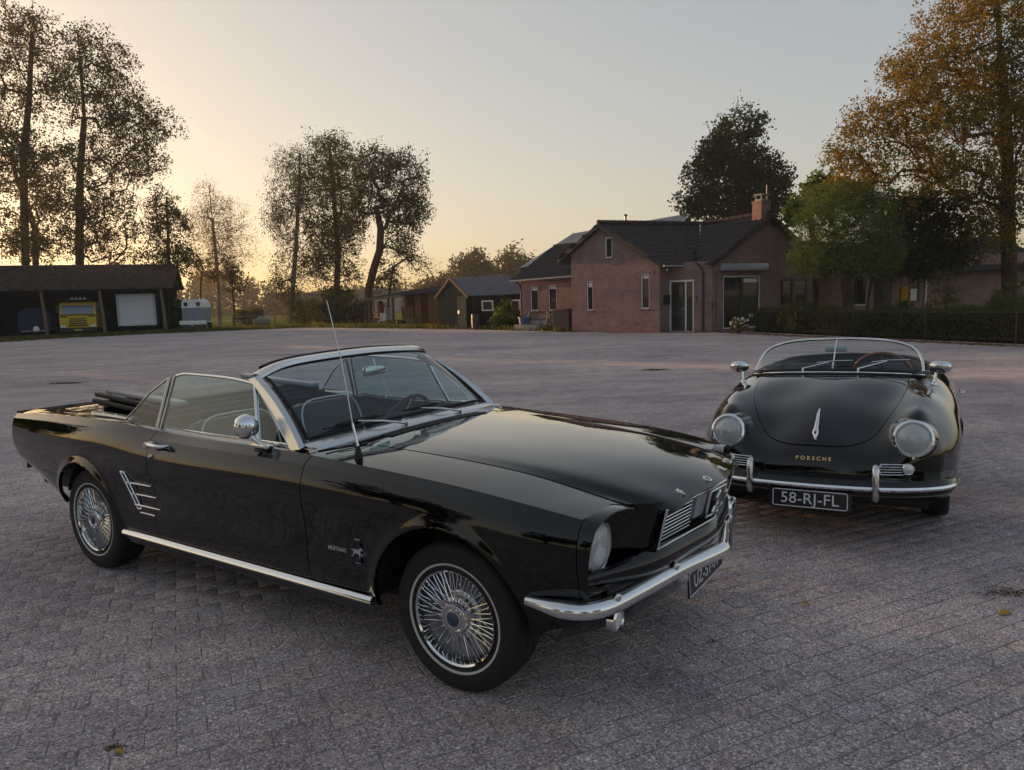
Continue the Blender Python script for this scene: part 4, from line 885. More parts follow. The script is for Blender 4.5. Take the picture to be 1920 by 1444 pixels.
def build_open_barn():
    """open fronted barn at the far left; local x runs along the front"""
    pR, pL = gnd(314, 52.5), gnd(-60, 48.5); d = (pR - pL); Lb = d.length; o = empty('open_barn', pL, math.atan2(d.y, d.x), 'old open fronted barn with a mossy pantile roof at far left', 'barn')
    dep = 7.0; ez, rz = 3.35, 5.0
    m = MB()
    m.box(0, Lb, dep - .15, dep, 0, ez); m.box(-.1, .05, .2, dep, 0, ez); m.box(Lb - .05, Lb + .10, .3, dep, 0, ez)
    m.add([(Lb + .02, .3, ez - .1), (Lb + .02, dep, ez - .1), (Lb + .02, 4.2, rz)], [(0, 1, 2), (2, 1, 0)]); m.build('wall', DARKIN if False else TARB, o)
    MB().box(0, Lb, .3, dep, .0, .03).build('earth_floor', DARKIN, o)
    # mossy pantile roof: wavy rows
    moss = bpy.data.materials.new('mossy_pantile'); moss.use_nodes = True; t = NT(moss); b = t.n['Principled BSDF']
    c = t.ramp(world_noise(t, 3.2, 8.0, .8), [(.3, (.022, .018, .020)), (.48, (.060, .042, .040)), (.58, (.095, .075, .055)), (.75, (.13, .115, .075))]); t.link(c, b.inputs['Base Color']); b.inputs['Roughness'].default_value = .9; b.inputs['Specular IOR Level'].default_value = 0.0
    bp = t.new('ShaderNodeBump', Strength=1.0, Distance=.06); t.link(world_noise(t, 7.0, 6.0), bp.inputs['Height']); t.link(bp.outputs[0], b.inputs['Normal'])
    nx, ny = int(Lb / .24), 15; xs = np.linspace(-.3, Lb + .6, nx * 6 + 1); V = []; F = []
    for s, (y0, y1) in enumerate(((-.35, 4.2), (dep + .4, 4.2))):
        for r in range(ny if s == 0 else 2):
            R = ny if s == 0 else 2; f0, f1 = r / R, (r + 1.12) / R
            za, zb = ez - .12 + (rz - ez + .12) * f0, ez - .12 + (rz - ez + .12) * min(f1, 1); bI = len(V)
            ph = RNG.normal(0, .012, len(xs)); w = .045 * np.sin(xs / .24 * 2 * math.pi)
            for x, a in zip(xs, w): V += [(x, y0 + (y1 - y0) * f0, za + a + .05), (x, y0 + (y1 - y0) * min(f1, 1), zb + a), (x, y0 + (y1 - y0) * f0, za + a - .02)]
            for k in range(len(xs) - 1): q = bI + 3 * k; F += [(q, q + 3, q + 4, q + 1), (q + 2, q + 5, q + 3, q)]
    ro = tri_mesh('roof', V, F, moss, o); tag(ro, kind='stuff')
    MB().box(-.2, Lb + .2, -.32, -.26, ez - .22, ez - .10).build('fascia', TARB, o); MB().tube([(-.3, 4.2, rz + .05), (Lb + .3, 4.2, rz + .05)], .13, 8).build('ridge_tiles', moss, o, 50)
    MB().box(0, Lb, -.1, .1, ez - .26, ez - .10).build('beam', TARB, o)
    def lx(px):
        for k in range(400):
            p = pL.lerp(pR, k / 399); q = at(px, 600, p.y)
            if p.x >= q.x: return Lb * k / 399
        return Lb
    for px in (84, 194, 308):
        x = lx(px); pm = MB().tube([(x + .04, -.05, 0), (x, -.05, 1.5), (x - .10, -.05, ez - .12)], [.13, .115, .10], 8); pm.build('post', WOODW, o, 40)
    return o, lx, Lb
def build_barn_contents(o, lx):
    M = Matrix.Translation(o.location) @ Rz(o.rotation_euler.z); rz = o.rotation_euler.z
    def place(px, y): p = M @ Vector((lx(px), y, 0)); return (p.x, p.y, 0)
    # yellow lorry, nose out
    YEL = material('yellow_lorry_paint', (.62, .43, .012), .3, noise=.06, nscale=3); t = empty('lorry', place(138, 1.2), rz, 'yellow lorry with four round roof lamps parked nose out in the open barn', 'lorry'); t.scale = (.95, .95, .92)
    cab = MB(); pr = [(0, .55), (-.06, .95), (-.05, 1.45), (.10, 1.60), (.32, 2.35), (.50, 2.55), (2.0, 2.6), (2.0, .55)]
    cab.add([(-1.22, y, z) for y, z in pr] + [(1.22, y, z) for y, z in pr], [tuple(range(8))[::-1], tuple(range(8, 16))] + [(i, (i + 1) % 8, 8 + (i + 1) % 8, 8 + i) for i in range(8)]); cb = cab.build('cab', YEL, t)
    sl = (.32 - .10) / (2.35 - 1.60)
    def face(x0, x1, z0, z1, off, nm, mt, par=t, th=.02):
        y = lambda z: (.10 + (z - 1.60) * sl) if z > 1.6 else (-.05 + .15 * max(0, (z - 1.45)) / .15 if z > 1.45 else -.06)
        return MB().add([(x0, y(z0) - off, z0), (x1, y(z0) - off, z0), (x1, y(z1) - off, z1), (x0, y(z1) - off, z1), (x0, y(z0), z0), (x1, y(z0), z0), (x1, y(z1), z1), (x0, y(z1), z1)], [(0, 1, 2, 3), (0, 4, 5, 1), (1, 5, 6, 2), (2, 6, 7, 3), (3, 7, 4, 0)]).build(nm, mt, par)
    face(-1.06, 1.06, 1.66, 2.32, .012, 'windscreen', material('lorry_glass', (.20, .25, .34), .06, spec=.7)); MB().box(-1.12, 1.12, .02, .06, 1.585, 1.64).build('wiper_panel', DARKP, t)
    MB().box(-1.1, 1.1, .22, .34, 2.36, 2.44).build('sun_visor', YEL, t)
    for k in range(4): face(-.62 + .02 * k, .62 - .02 * k, .72 + .17 * k, .82 + .17 * k, .02, 'grille_slot', DARKP)
    for s in (-1, 1):
        MB().box(min(s * .72, s * 1.16), max(s * .72, s * 1.16), -.075, .0, 1.42, 1.52).build('badge_strip', DARKP, t)
        MB().cbox(min(s * .80, s * 1.18), max(s * .80, s * 1.18), -.12, .1, .62, .80, .03).build('headlight', MATS['frosted'], t, 40)
        MB().cbox(min(s * 1.26, s * 1.44), max(s * 1.26, s * 1.44), .10, .22, 1.75, 2.35, .03).build('mirror', DARKP, t, 40); MB().tube([(s * 1.18, .2, 2.3), (s * 1.32, .16, 2.3)], .02, 6).build('mirror_arm', DARKP, t)
        w = MB().lathe([(0, -.15), (.48, -.15), (.52, -.10), (.52, .10), (.48, .15), (.25, .12), (0, .10)], 28, T(s * 1.02, .9, .52) @ Ry(math.pi / 2)); w.build('wheel', RUBBER, t, 40)
    MB().cbox(-1.24, 1.24, -.14, .3, .28, .60, .05).build('bumper', material('grey_plastic', (.05, .05, .055), .6), t, 40)
    MB().box(-.26, .26, -.15, -.143, .36, .47).build('number_plate', material('plate_yellow', (.55, .42, .06), .5), t)
    MB().tube([(-.8, .7, 2.60), (-.8, .7, 2.76), (.8, .7, 2.76), (.8, .7, 2.60)], .025, 8).build('lamp_bar', ALU, t, 40)
    for x in (-.42, -.14, .14, .42):
        l = MB().lathe([(0, .09), (.07, .07), (.115, 0), (.115, -.03)], 20, T(x, .70, 2.86) @ Rx(-math.pi / 2)); l.build('roof_lamp', DARKP, t, 40); MB().lathe([(0, .055), (.07, .05), (.105, .03)], 20, T(x, .70, 2.86) @ Rx(math.pi / 2)).build('lamp_lens', MATS['plate_white'], t, 50)
    MB().tube([(-1.05, .8, 2.6), (-1.07, .8, 3.0)], .012, 6).build('aerial', DARKP, t)
    MB().box(-1.2, 1.2, 2.05, 5.0, .9, 2.5).build('load_body', TARB, t)
    # white box trailer
    b = empty('box_trailer', place(253, 1.0), rz, 'plain white box trailer backed into the right bay of the barn', 'trailer'); wm = material('white_trailer', (.58, .60, .64), .4, noise=.06, nscale=3)
    MB().box(-1.22, 1.22, .05, 4.5, .62, 2.80).build('box_body', wm, b)
    fr = MB()
    for a, c, z0, z1 in ((-1.28, -1.14, .55, 2.86), (1.14, 1.28, .55, 2.86), (-1.14, 1.14, 2.74, 2.86), (-1.14, 1.14, .55, .66)): fr.box(a, c, -.02, .10, z0, z1)
    fr.build('rear_frame', material('trailer_frame', (.42, .44, .47), .45), b); MB().box(-.012, .012, .03, .06, .66, 2.74).build('door_seam', DARKP, b) if False else None
    MB().box(-.06, .06, .03, .05, 2.52, 2.66).build('latch', ALU, b)
    for s in (-1, 1): MB().lathe([(0, -.12), (.38, -.12), (.40, 0), (.38, .12), (0, .12)], 24, T(s * .95, 1.6, .40) @ Ry(math.pi / 2)).build('wheel', RUBBER, b, 40)
    # blue covered trailer in the left bay
    c = empty('covered_trailer', place(52, 1.4), rz, 'dark blue tarpaulin covered trailer in the left bay of the barn', 'trailer'); bl = material('blue_tarp', (.035, .045, .085), .6, noise=.3, nscale=3, bump=.4, bscale=6)
    MB().grid(tensor([[(x * s_, y, z) for x, z, s_ in ((-.95, .35, 1), (-1.0, 1.0, 1), (-.92, 1.75, 1), (-.5, 1.98, 1), (0, 2.03, 1), (.5, 1.98, 1), (.92, 1.75, 1), (1.0, 1.0, 1), (.95, .35, 1))] for y in (0, .15, 1.5, 3.0)], 16, 40)).build('tarpaulin', bl, c, 60)
    MB().add([(x, .0, z) for x, z in ((-.95, .35), (-1.0, 1.0), (-.92, 1.75), (-.5, 1.98), (0, 2.03), (.5, 1.98), (.92, 1.75), (1.0, 1.0), (.95, .35))], [tuple(range(9))]).build('front_flap', bl, c)
    MB().lathe([(.12, 0), (.20, -.06), (.28, -.05), (.30, .02), (.28, .10)], 26, T(.12, -.06, .55) @ Rx(math.pi / 2)).build('spare_wheel', RUBBER, c, 40); MB().lathe([(.0, .05), (.12, .07), (.20, .055)], 26, T(.12, -.06, .55) @ Rx(math.pi / 2)).build('spare_rim', MATS['plate_white'], c, 40)
    MB().tube([(-.8, -.1, .4), (.8, -.1, .4)], .04, 6).build('frame', ALU, c)
    for s in (-1, 1): MB().lathe([(0, -.1), (.30, -.1), (.32, 0), (.30, .1), (0, .1)], 22, T(s * .95, 1.5, .32) @ Ry(math.pi / 2)).build('wheel', RUBBER, c, 40)
    # horse trailer outside
    h = empty('horse_trailer', gnd(362, 53.0), rad(12), 'white and grey horse trailer standing right of the open barn', 'trailer'); wh = material('trailer_white', (.62, .62, .62), .4); gy = material('trailer_grey', (.17, .19, .24), .5)
    MB().add([(-.72, 0, .45), (.72, 0, .45), (.72, 0, 1.75), (-.72, 0, 1.75), (-.72, 2.9, .45), (.72, 2.9, .45), (.72, 2.9, 1.75), (-.72, 2.9, 1.75)], [(0, 1, 2, 3), (1, 5, 6, 2), (4, 0, 3, 7), (5, 4, 7, 6)]).build('body', gy, h)
    pr = [(-.74, 1.75), (-.70, 2.15), (-.50, 2.36), (.50, 2.36), (.70, 2.15), (.74, 1.75)]; n = 6
    MB().add([(x, -.02, z) for x, z in pr] + [(x, 2.92, z) for x, z in pr], [tuple(range(n)), tuple(range(2 * n - 1, n - 1, -1))] + [(i, (i + 1) % n, n + (i + 1) % n, n + i) for i in range(n)]).build('roof', wh, h)
    for s in (-1, 1): MB().box(s * .42 - .13, s * .42 + .13, -.03, -.022, 1.86, 2.14).build('window', WGLASS, h)
    MB().cbox(-.92, .92, -.16, .05, .50, .80, .03).build('tail_board', wh, h, 40); MB().cbox(-.92, -.45, -.165, -.10, .55, .66, .01).build('tail_lamp', MATS['red_lens'], h) if False else None
    for k in range(4): MB().tube([(-.62 + .41 * k, -.02, .82), (-.60 + .40 * k, -.02, 1.72)], .018, 6).build('ramp_rib', ALU, h)
    for s in (-1, 1): MB().lathe([(0, -.1), (.30, -.1), (.32, 0), (.30, .1), (0, .1)], 24, T(s * .86, 1.5, .32) @ Ry(math.pi / 2)).build('wheel', RUBBER, h, 40); MB().cbox(s * .88 - .14, s * .88 + .14, 1.05, 1.95, .62, .72, .03).build('mudguard', wh, h, 40)
    MB().box(-.05, .05, -.5, .0, .38, .46).build('drawbar', ALU, h); MB().box(-.85, .85, -.12, .4, .18, .42).build('chassis', DARKP, h)
def boards(m_name, p0, p1, z0, z1, n, mat, parent, horizontal=False, th=.03):
    """single boards nailed side by side between two ground points (local coordinates)"""
    p0, p1 = Vector(p0), Vector(p1); d = p1 - p0; L = d.length; M = frame(p0, d.normalized(), Vector((-d.y, d.x, 0)).normalized(), (0, 0, 1))
    for k in range(n):
        if horizontal:
            h = (z1 - z0) / n; MB().box(0, L, -th + RNG.uniform(0, .008), 0, z0 + h * k + .006, z0 + h * (k + 1) - .006, M).build(m_name, mat, parent)
        else:
            w = L / n; MB().box(w * k + .006, w * (k + 1) - .006, -th + RNG.uniform(0, .010), 0, z0, z1 + RNG.uniform(-.02, 0), M).build(m_name, mat, parent)
def build_sheds():
    # open wood shed
    A, B = gnd(697, 53.5), gnd(836, 48.8); d = (B - A); L = d.length; o = empty('wood_shed', A, math.atan2(d.y, d.x), 'low open wood shed with felt roof, stacked with planks and junk', 'shed')
    dep = 3.6
    MB().box(0, L, dep - .1, dep, 0, 2.5).build('back_wall', WOODR, o)
    MB().add([(-.45, -.6, 2.02), (L + .2, -.6, 2.45), (L + .2, dep + .3, 3.15), (-.45, dep + .3, 2.6), (-.45, -.6, 1.92), (L + .2, -.6, 2.35), (L + .2, dep + .3, 3.05), (-.45, dep + .3, 2.5)], [(0, 1, 2, 3), (7, 6, 5, 4), (0, 4, 5, 1), (1, 5, 6, 2), (2, 6, 7, 3), (3, 7, 4, 0)]).build('roof', FELT, o)
    MB().add([(-.47, -.64, 2.03), (L * .52, -.64, 2.25), (L * .52, -.64, 2.08), (-.47, -.64, 1.86), (-.47, -.60, 2.03), (L * .52, -.60, 2.25), (L * .52, -.60, 2.08), (-.47, -.60, 1.86)], [(0, 1, 2, 3), (0, 4, 5, 1), (3, 2, 6, 7), (1, 5, 6, 2), (0, 3, 7, 4)]).build('fascia', WOODW, o)
    for x, z in ((.05, 1.95), (2.6, 2.1), (3.9, 2.2)): MB().box(x, x + .14, -.35, -.2, 0, z).build('post', WOODW, o)
    boards('board', (L * .62, 0, 0), (L * .62, dep, 0), 0, 2.3, 10, WOODR, o, horizontal=True); boards('board', (L * .80, -.1, 0), (L, -.1, 0), 0, 2.3, 11, WOODR, o, horizontal=True); boards('board', (L * .62, -.05, 0), (L * .70, -.05, 0), 0, 2.25, 4, WOODR, o)
    boards('board', (L * .1, dep - .2, 0), (L * .6, dep - .2, 0), .2, 2.3, 14, WOODR, o)
    def put(x, y): p = o.matrix_basis @ Vector((x, y, 0)); return Matrix.Translation(o.location) @ Rz(o.rotation_euler.z) @ Vector((x, y, 0))
    def thing(nm, lab, cat, x, y, rz=0): p = put(x, y); return empty(nm, (p.x, p.y, 0), o.rotation_euler.z + rz, lab, cat)
    t = thing('garden_chair', 'white plastic garden chair in front of the wood shed', 'chair', 1.75, -.55, .4); wm = MATS['plate_white']
    MB().cbox(-.24, .24, -.24, .24, .40, .44, .01).build('seat', wm, t)
    for k in range(5): MB().box(-.22 + .10 * k, -.17 + .10 * k, .20, .24, .46, .92).build('slat', wm, t)
    MB().box(-.25, .25, .19, .25, .90, .96).build('backrest', wm, t)
    for sx in (-.22, .19):
        for sy in (-.22, .19): MB().box(sx, sx + .035, sy, sy + .035, 0, .42).build('leg', wm, t)
        MB().box(sx, sx + .04, -.24, .22, .62, .66).build('arm', wm, t)
    t = thing('bird_house', 'tall reddish bird house on a post in the wood shed', 'bird house', .95, .1)
    MB().box(-.16, .16, -.16, .16, .55, 1.45).build('body', material('rust_wood', (.20, .065, .03), .7, noise=.3), t); MB().prism([(-.24, 1.45), (.24, 1.45), (0, 1.85)], -.2, .2, Rx(math.pi / 2)).build('roof', WOODR, t); MB().box(-.05, .05, -.05, .05, 0, .55).build('post', WOODW, t); MB().lathe([(0, 0), (.05, 0)], 12, T(0, -.165, 1.2) @ Rx(math.pi / 2)).build('entrance', DARKP, t)
    t = thing('leaning_door', 'pale grey door leaning inside the wood shed', 'door', 1.30, .5, .1); MB().cbox(-.22, .22, -.03, .03, .05, 1.35, .01).build('panel', material('pale_door', (.34, .36, .38), .6), t); MB().box(-.16, .16, -.036, -.03, .8, 1.2).build('inset', CONC, t)
    for i, (x, y, w, h, lab) in enumerate(((.45, .4, .5, .75, 'stack of short logs at the left end of the wood shed'), (2.35, .2, .7, .55, 'heap of split firewood right of the white chair'), (3.3, .8, .6, 1.5, 'tall stack of firewood against the shed partition'))):
        t = thing('log_stack', lab, 'firewood', x, y)
        for a in range(int(w * 2 / .17)):
            for b in range(int(h / .16)): MB().tube([(-w + a * .17 + (b % 2) * .06, -.22 + RNG.uniform(-.04, .04), .08 + b * .155), (-w + a * .17 + (b % 2) * .06, .25, .08 + b * .155)], .078, 7).build('log', material('cut_wood', (.28, .15, .07), .8, noise=.4, nscale=9), t)
    t = thing('crate', 'wooden crate in front of the shed partition', 'crate', 4.65, -.45); [MB().box(-.32, .32, -.25, -.23, .04 + .15 * k, .16 + .15 * k).build('slat', WOODW, t) for k in range(4)]; [MB().box(-.32, .32, .23, .25, .04 + .15 * k, .16 + .15 * k).build('slat', WOODW, t) for k in range(4)]; [MB().box(s * .31 - .01, s * .31 + .01, -.23, .23, .02, .62).build('side', WOODW, t) for s in (-1, 1)]
    t = thing('plant_tub', 'dark plant tub at the middle post of the wood shed', 'tub', 3.7, -.55); MB().lathe([(0, .02), (.26, 0), (.32, .42), (.28, .42), (.27, .36), (0, .36)], 20).build('tub', DARKP, t, 40)
    # dark green and tarred gable shed
    A, B = gnd(823, 46.2), gnd(878, 42.6); d = (B - A); L = d.length; o2 = empty('gable_shed', A, math.atan2(d.y, d.x), 'dark board shed with a white trimmed gable and corrugated blue roof', 'shed')
    Cw = gnd(985, 40.3); Ld = (Cw - B).length; loc = lambda p: Rz(-o2.rotation_euler.z) @ (Vector(p) - Vector(o2.location)); c2 = loc(Cw); ex = Vector((L, 0, 0)); s_dir = (c2 - ex); s_dir.normalize()
    gz, ez = 3.05, 2.05
    MB().add([(0, 0, 0), (L, 0, 0), (L, 0, ez), (L / 2, 0, gz), (0, 0, ez)], [(0, 1, 2, 3, 4)]).build('gable_wall', GREENB, o2)
    boards('board', (0, -.005, 0), (L, -.005, 0), 0, ez - .02, 16, GREENB, o2)
    boards('board', (L * .18, -.005, 0), (L * .82, -.005, 0), ez, ez + .33, 9, GREENB, o2)
    dr = MB().box(L * .70, L * .98, -.08, -.04, .05, 1.95); do = dr.build('door', material('door_green', (.05, .065, .062), .6, noise=.2), o2); MB().box(L * .72, L * .76, -.10, -.08, .9, 1.1).build('handle', DARKP, do)
    for s in (-1, 1):
        a = Vector((L / 2, -.16, gz + .10)); b = Vector((L / 2 + s * (L / 2 + .28), -.16, ez - .10)); dn = Vector((0, 0, -.17)); k = Vector((0, .05, 0)); MB().add([a, b, b + dn, a + dn, a + k, b + k, b + dn + k, a + dn + k], [(0, 1, 2, 3), (7, 6, 5, 4), (0, 4, 5, 1), (3, 2, 6, 7), (1, 5, 6, 2)]).build('barge_board', WOODW, o2)
    e = s_dir * Ld
    MB().add([ex, ex + e, ex + e + Vector((0, 0, ez)), ex + Vector((0, 0, ez))], [(0, 1, 2, 3)]).build('side_wall', TARB, o2)
    boards('board', ex, ex + e, 0, ez - .02, 26, TARB, o2)
    sideM = frame(ex, s_dir, Vector((-s_dir.y, s_dir.x, 0)), (0, 0, 1))
    for f0, f1 in ((.27, .47), (.78, .93)):
        w = MB()
        for a, b, z0, z1 in ((f0 * Ld, f1 * Ld, 1.05, 1.12), (f0 * Ld, f1 * Ld, 1.58, 1.65), (f0 * Ld, f0 * Ld + .07, 1.12, 1.58), (f1 * Ld - .07, f1 * Ld, 1.12, 1.58)): w.box(a, b, -.09, -.03, z0, z1, sideM)
        wo = w.build('window', WHITE, o2); MB().box(f0 * Ld + .07, f1 * Ld - .07, -.05, -.04, 1.12, 1.58, sideM).build('pane', WGLASS, wo)
    # corrugated roof over the long side
    Rv = []; Rf = []; n = int(Ld / .15) * 6
    nd = Vector((L / 2, 0, 0))
    for s in (1, -1):
        b0 = len(Rv)
        for k in range(n + 1):
            f = -.03 + 1.06 * k / n; w = .028 * math.sin(f * Ld / .15 * 2 * math.pi); p = Vector((L / 2, 0, gz + .03 + w)) + e * f; q = Vector((L / 2 + s * (L / 2 + .25), 0, ez - .10 + w)) + e * f; Rv += [tuple(p), tuple(q)]
        for k in range(n): a = b0 + 2 * k; Rf.append((a, a + 1, a + 3, a + 2))
    cr = tri_mesh('roof', Rv, Rf, material('corrugated', (.085, .095, .13), .55, noise=.3, nscale=2), o2); tag(cr, kind='stuff')
    MB().add([e, e + ex, e + ex + Vector((0, 0, ez)), e + Vector((L / 2, 0, gz)), e + Vector((0, 0, ez))], [(4, 3, 2, 1, 0)]).build('back_gable', TARB, o2)
    # things along the shed and the house corner
    BIN = material('bin_plastic', (.020, .024, .026), .5)
    for i, (px, D, lab) in enumerate(((1052, 36.4, 'dark wheeled bin with pinkish lid edge, left of the two by the house corner'), (1065, 35.9, 'dark wheeled bin nearest the brick house corner'))):
        t = empty('wheeled_bin', gnd(px, D), rad(-42), lab, 'bin', 'wheeled bins at the house corner'); h = 1.05
        MB().add([(-.22, -.24, .05), (.22, -.24, .05), (.22, .24, .05), (-.22, .24, .05), (-.29, -.32, h), (.29, -.32, h), (.29, .34, h), (-.29, .34, h)], [(0, 1, 5, 4), (1, 2, 6, 5), (2, 3, 7, 6), (3, 0, 4, 7), (0, 3, 2, 1)]).build('body', BIN, t)
        MB().cbox(-.31, .31, -.36, .36, h + .002, h + .06, .02).build('lid', BIN if i else material('bin_lid', (.10, .05, .045), .5), t, 40)
        for s in (-1, 1): MB().lathe([(0, -.03), (.10, -.03), (.10, .03), (0, .03)], 16, T(s * .25, .26, .10) @ Ry(math.pi / 2)).build('wheel', RUBBER, t, 40)
        MB().tube([(-.2, .40, h - .02), (.2, .40, h - .02)], .016, 8).build('handle', BIN, t)
    t = empty('metal_rack', gnd(1008, 38.2), rad(-42), 'rusty tubular rack standing between the bush and the bins', 'rack'); rm = material('rusty_tube', (.20, .17, .14), .6, .4, noise=.3)
    MB().tube(curve([(-.62, 0, .05), (-.66, 0, .5), (-.55, 0, .95), (0, 0, 1.0), (.62, 0, .98), (.64, 0, .5), (.62, 0, .03)], 24), .022, 8).build('frame', rm, t, 50); MB().tube([(-.6, .35, .03), (-.6, .35, .8), (.62, .35, .8), (.62, .35, .03)], .02, 8).build('frame', rm, t, 50); MB().cbox(-.6, .62, -.02, .4, .12, .50, .02).build('crate_body', CONC, t, 40); [MB().tube([(x, 0, .98), (x, .35, .8)], .015, 6).build('cross_tube', rm, t) for x in (-.4, .4)]
    t = empty('blue_tub', gnd(983, 38.6), 0, 'blue plastic tub beside the leafy bush', 'tub'); MB().lathe([(0, .02), (.22, 0), (.30, .62), (.33, .64), (.33, .70), (.28, .70), (.27, .60), (0, .58)], 24).build('tub', material('blue_plastic', (.06, .13, .27), .5), t, 40)
    t = empty('stone_trough', gnd(990, 37.9), rad(-42), 'low grey stone trough in front of the leafy bush', 'trough'); MB().cbox(-.8, .8, -.22, .22, 0, .32, .03).build('trough', CONC, t, 40); MB().box(-.72, .72, -.15, .15, .30, .325).build('soil', DARKIN, t)
    t = empty('bicycle_frame', gnd(1034, 36.9), rad(-50), 'old bicycle leaning on the brick wall beside the bins', 'bicycle'); bk = MB()
    for x in (-.5, .5): MB().tube([(x + .33 * math.cos(a), 0, .34 + .33 * math.sin(a)) for a in np.linspace(0, 2 * math.pi, 25)[:-1]], .018, 6, closed=True).build('wheel', RUBBER, t, 50)
    MB().tube([(-.5, 0, .34), (-.15, 0, .85), (.38, 0, .82), (.5, 0, .34)], .018, 6).tube([(-.15, 0, .85), (-.02, 0, .32), (.38, 0, .82)], .018, 6).tube([(-.5, 0, .34), (-.02, 0, .32)], .015, 6).build('frame', rm, t); MB().tube([(.32, -.25, 1.02), (.36, 0, 1.05), (.32, .25, 1.02)], .014, 6).build('handlebar', ALU, t); MB().cbox(-.30, -.06, -.07, .07, .90, .96, .025).build('saddle', BLACK, t, 40)
    for i, (px, D, lab) in enumerate(((893, 41.6, 'black drum beside the tarred shed wall'),)):
        t = empty('oil_drum', gnd(px, D), 0, lab, 'drum'); MB().lathe([(0, 0), (.28, 0), (.285, .3), (.295, .31), (.285, .32), (.285, .58), (.295, .59), (.285, .60), (.28, .88), (0, .88)], 24).build('drum', BIN, t, 40)
    # small things on the grass
    t = empty('stone_block', gnd(491, 66), .3, 'pale rounded boulder on the grass near the pale birch', 'boulder'); bm = bmesh.new(); bmesh.ops.create_icosphere(bm, subdivisions=3, radius=.6)
    for vv in bm.verts: vv.co = Vector((vv.co.x * 1.25, vv.co.y * .8, max(-.1, vv.co.z * .8 + .35))) * (1 + .06 * math.sin(vv.co.x * 9 + vv.co.z * 5))
    MB().bm(bm).build('block', CONC, t, 50)
    fe = empty('meadow_fence', gnd(470, 72), 0, 'low post and wire fence along the meadow', 'fence'); off = -Vector(fe.location); pr = None
    for px in range(385, 700, 26):
        p = gnd(px, 72 - (px - 385) * .02) + off; MB().tube([p, p + Vector((0, 0, 1.05))], .05, 6).build('post', WOODW, fe)
        if pr is not None: [MB().tube([pr + Vector((0, 0, z)), p + Vector((0, 0, z))], .008, 4).build('wire', ALU, fe) for z in (.45, .85)]
        pr = p
    for i, (px, D, w, h, lab) in enumerate(((672, 160, 9, 3.2, 'long pale farm building in the distance between the birch trunks'), (790 - 235, 165, 7, 3.0, 'distant low farm shed left of the weeping birch'), (810 - 170, 150, 6, 2.8, 'distant grey stable right of the weeping birch'))):
        t = empty('far_farm', gnd(px, D), 0, lab, 'farm building', 'distant farm buildings'); MB().box(-w, w, 0, 6, 0, h).build('wall', CONC if i == 0 else TARB, t); MB().add([(-w - .4, -.5, h), (w + .4, -.5, h), (w + .4, 3, h + 2.0), (-w - .4, 3, h + 2.0), (w + .4, 6.5, h), (-w - .4, 6.5, h)], [(0, 1, 2, 3), (3, 2, 4, 5)]).build('roof', FELT, t); [MB().box(x - .5, x + .5, -.04, .02, 1.0, 2.0).build('window', WGLASS, t) for x in np.linspace(-w * .7, w * .7, 4)]
    # flowers by the doors
    t = bush('flower_pot_plant', 'white flowering plant by the glass doors', gnd(1385, 29.4), [(0, 0, .35, .35, .35, .3)], MATS['hedge_leaf'], n=40, per=24, size=.07, cr=.12, seed=140, cat='plant'); rng = np.random.default_rng(5); P = in_blobs([(0, -.1, .45, .5, .3, .22)], 26, rng)
    big_quads('blossoms', leaves(P, np.full(26, .05), 8, .06, rng, aspect=.9), MATS['plate_white'], t)
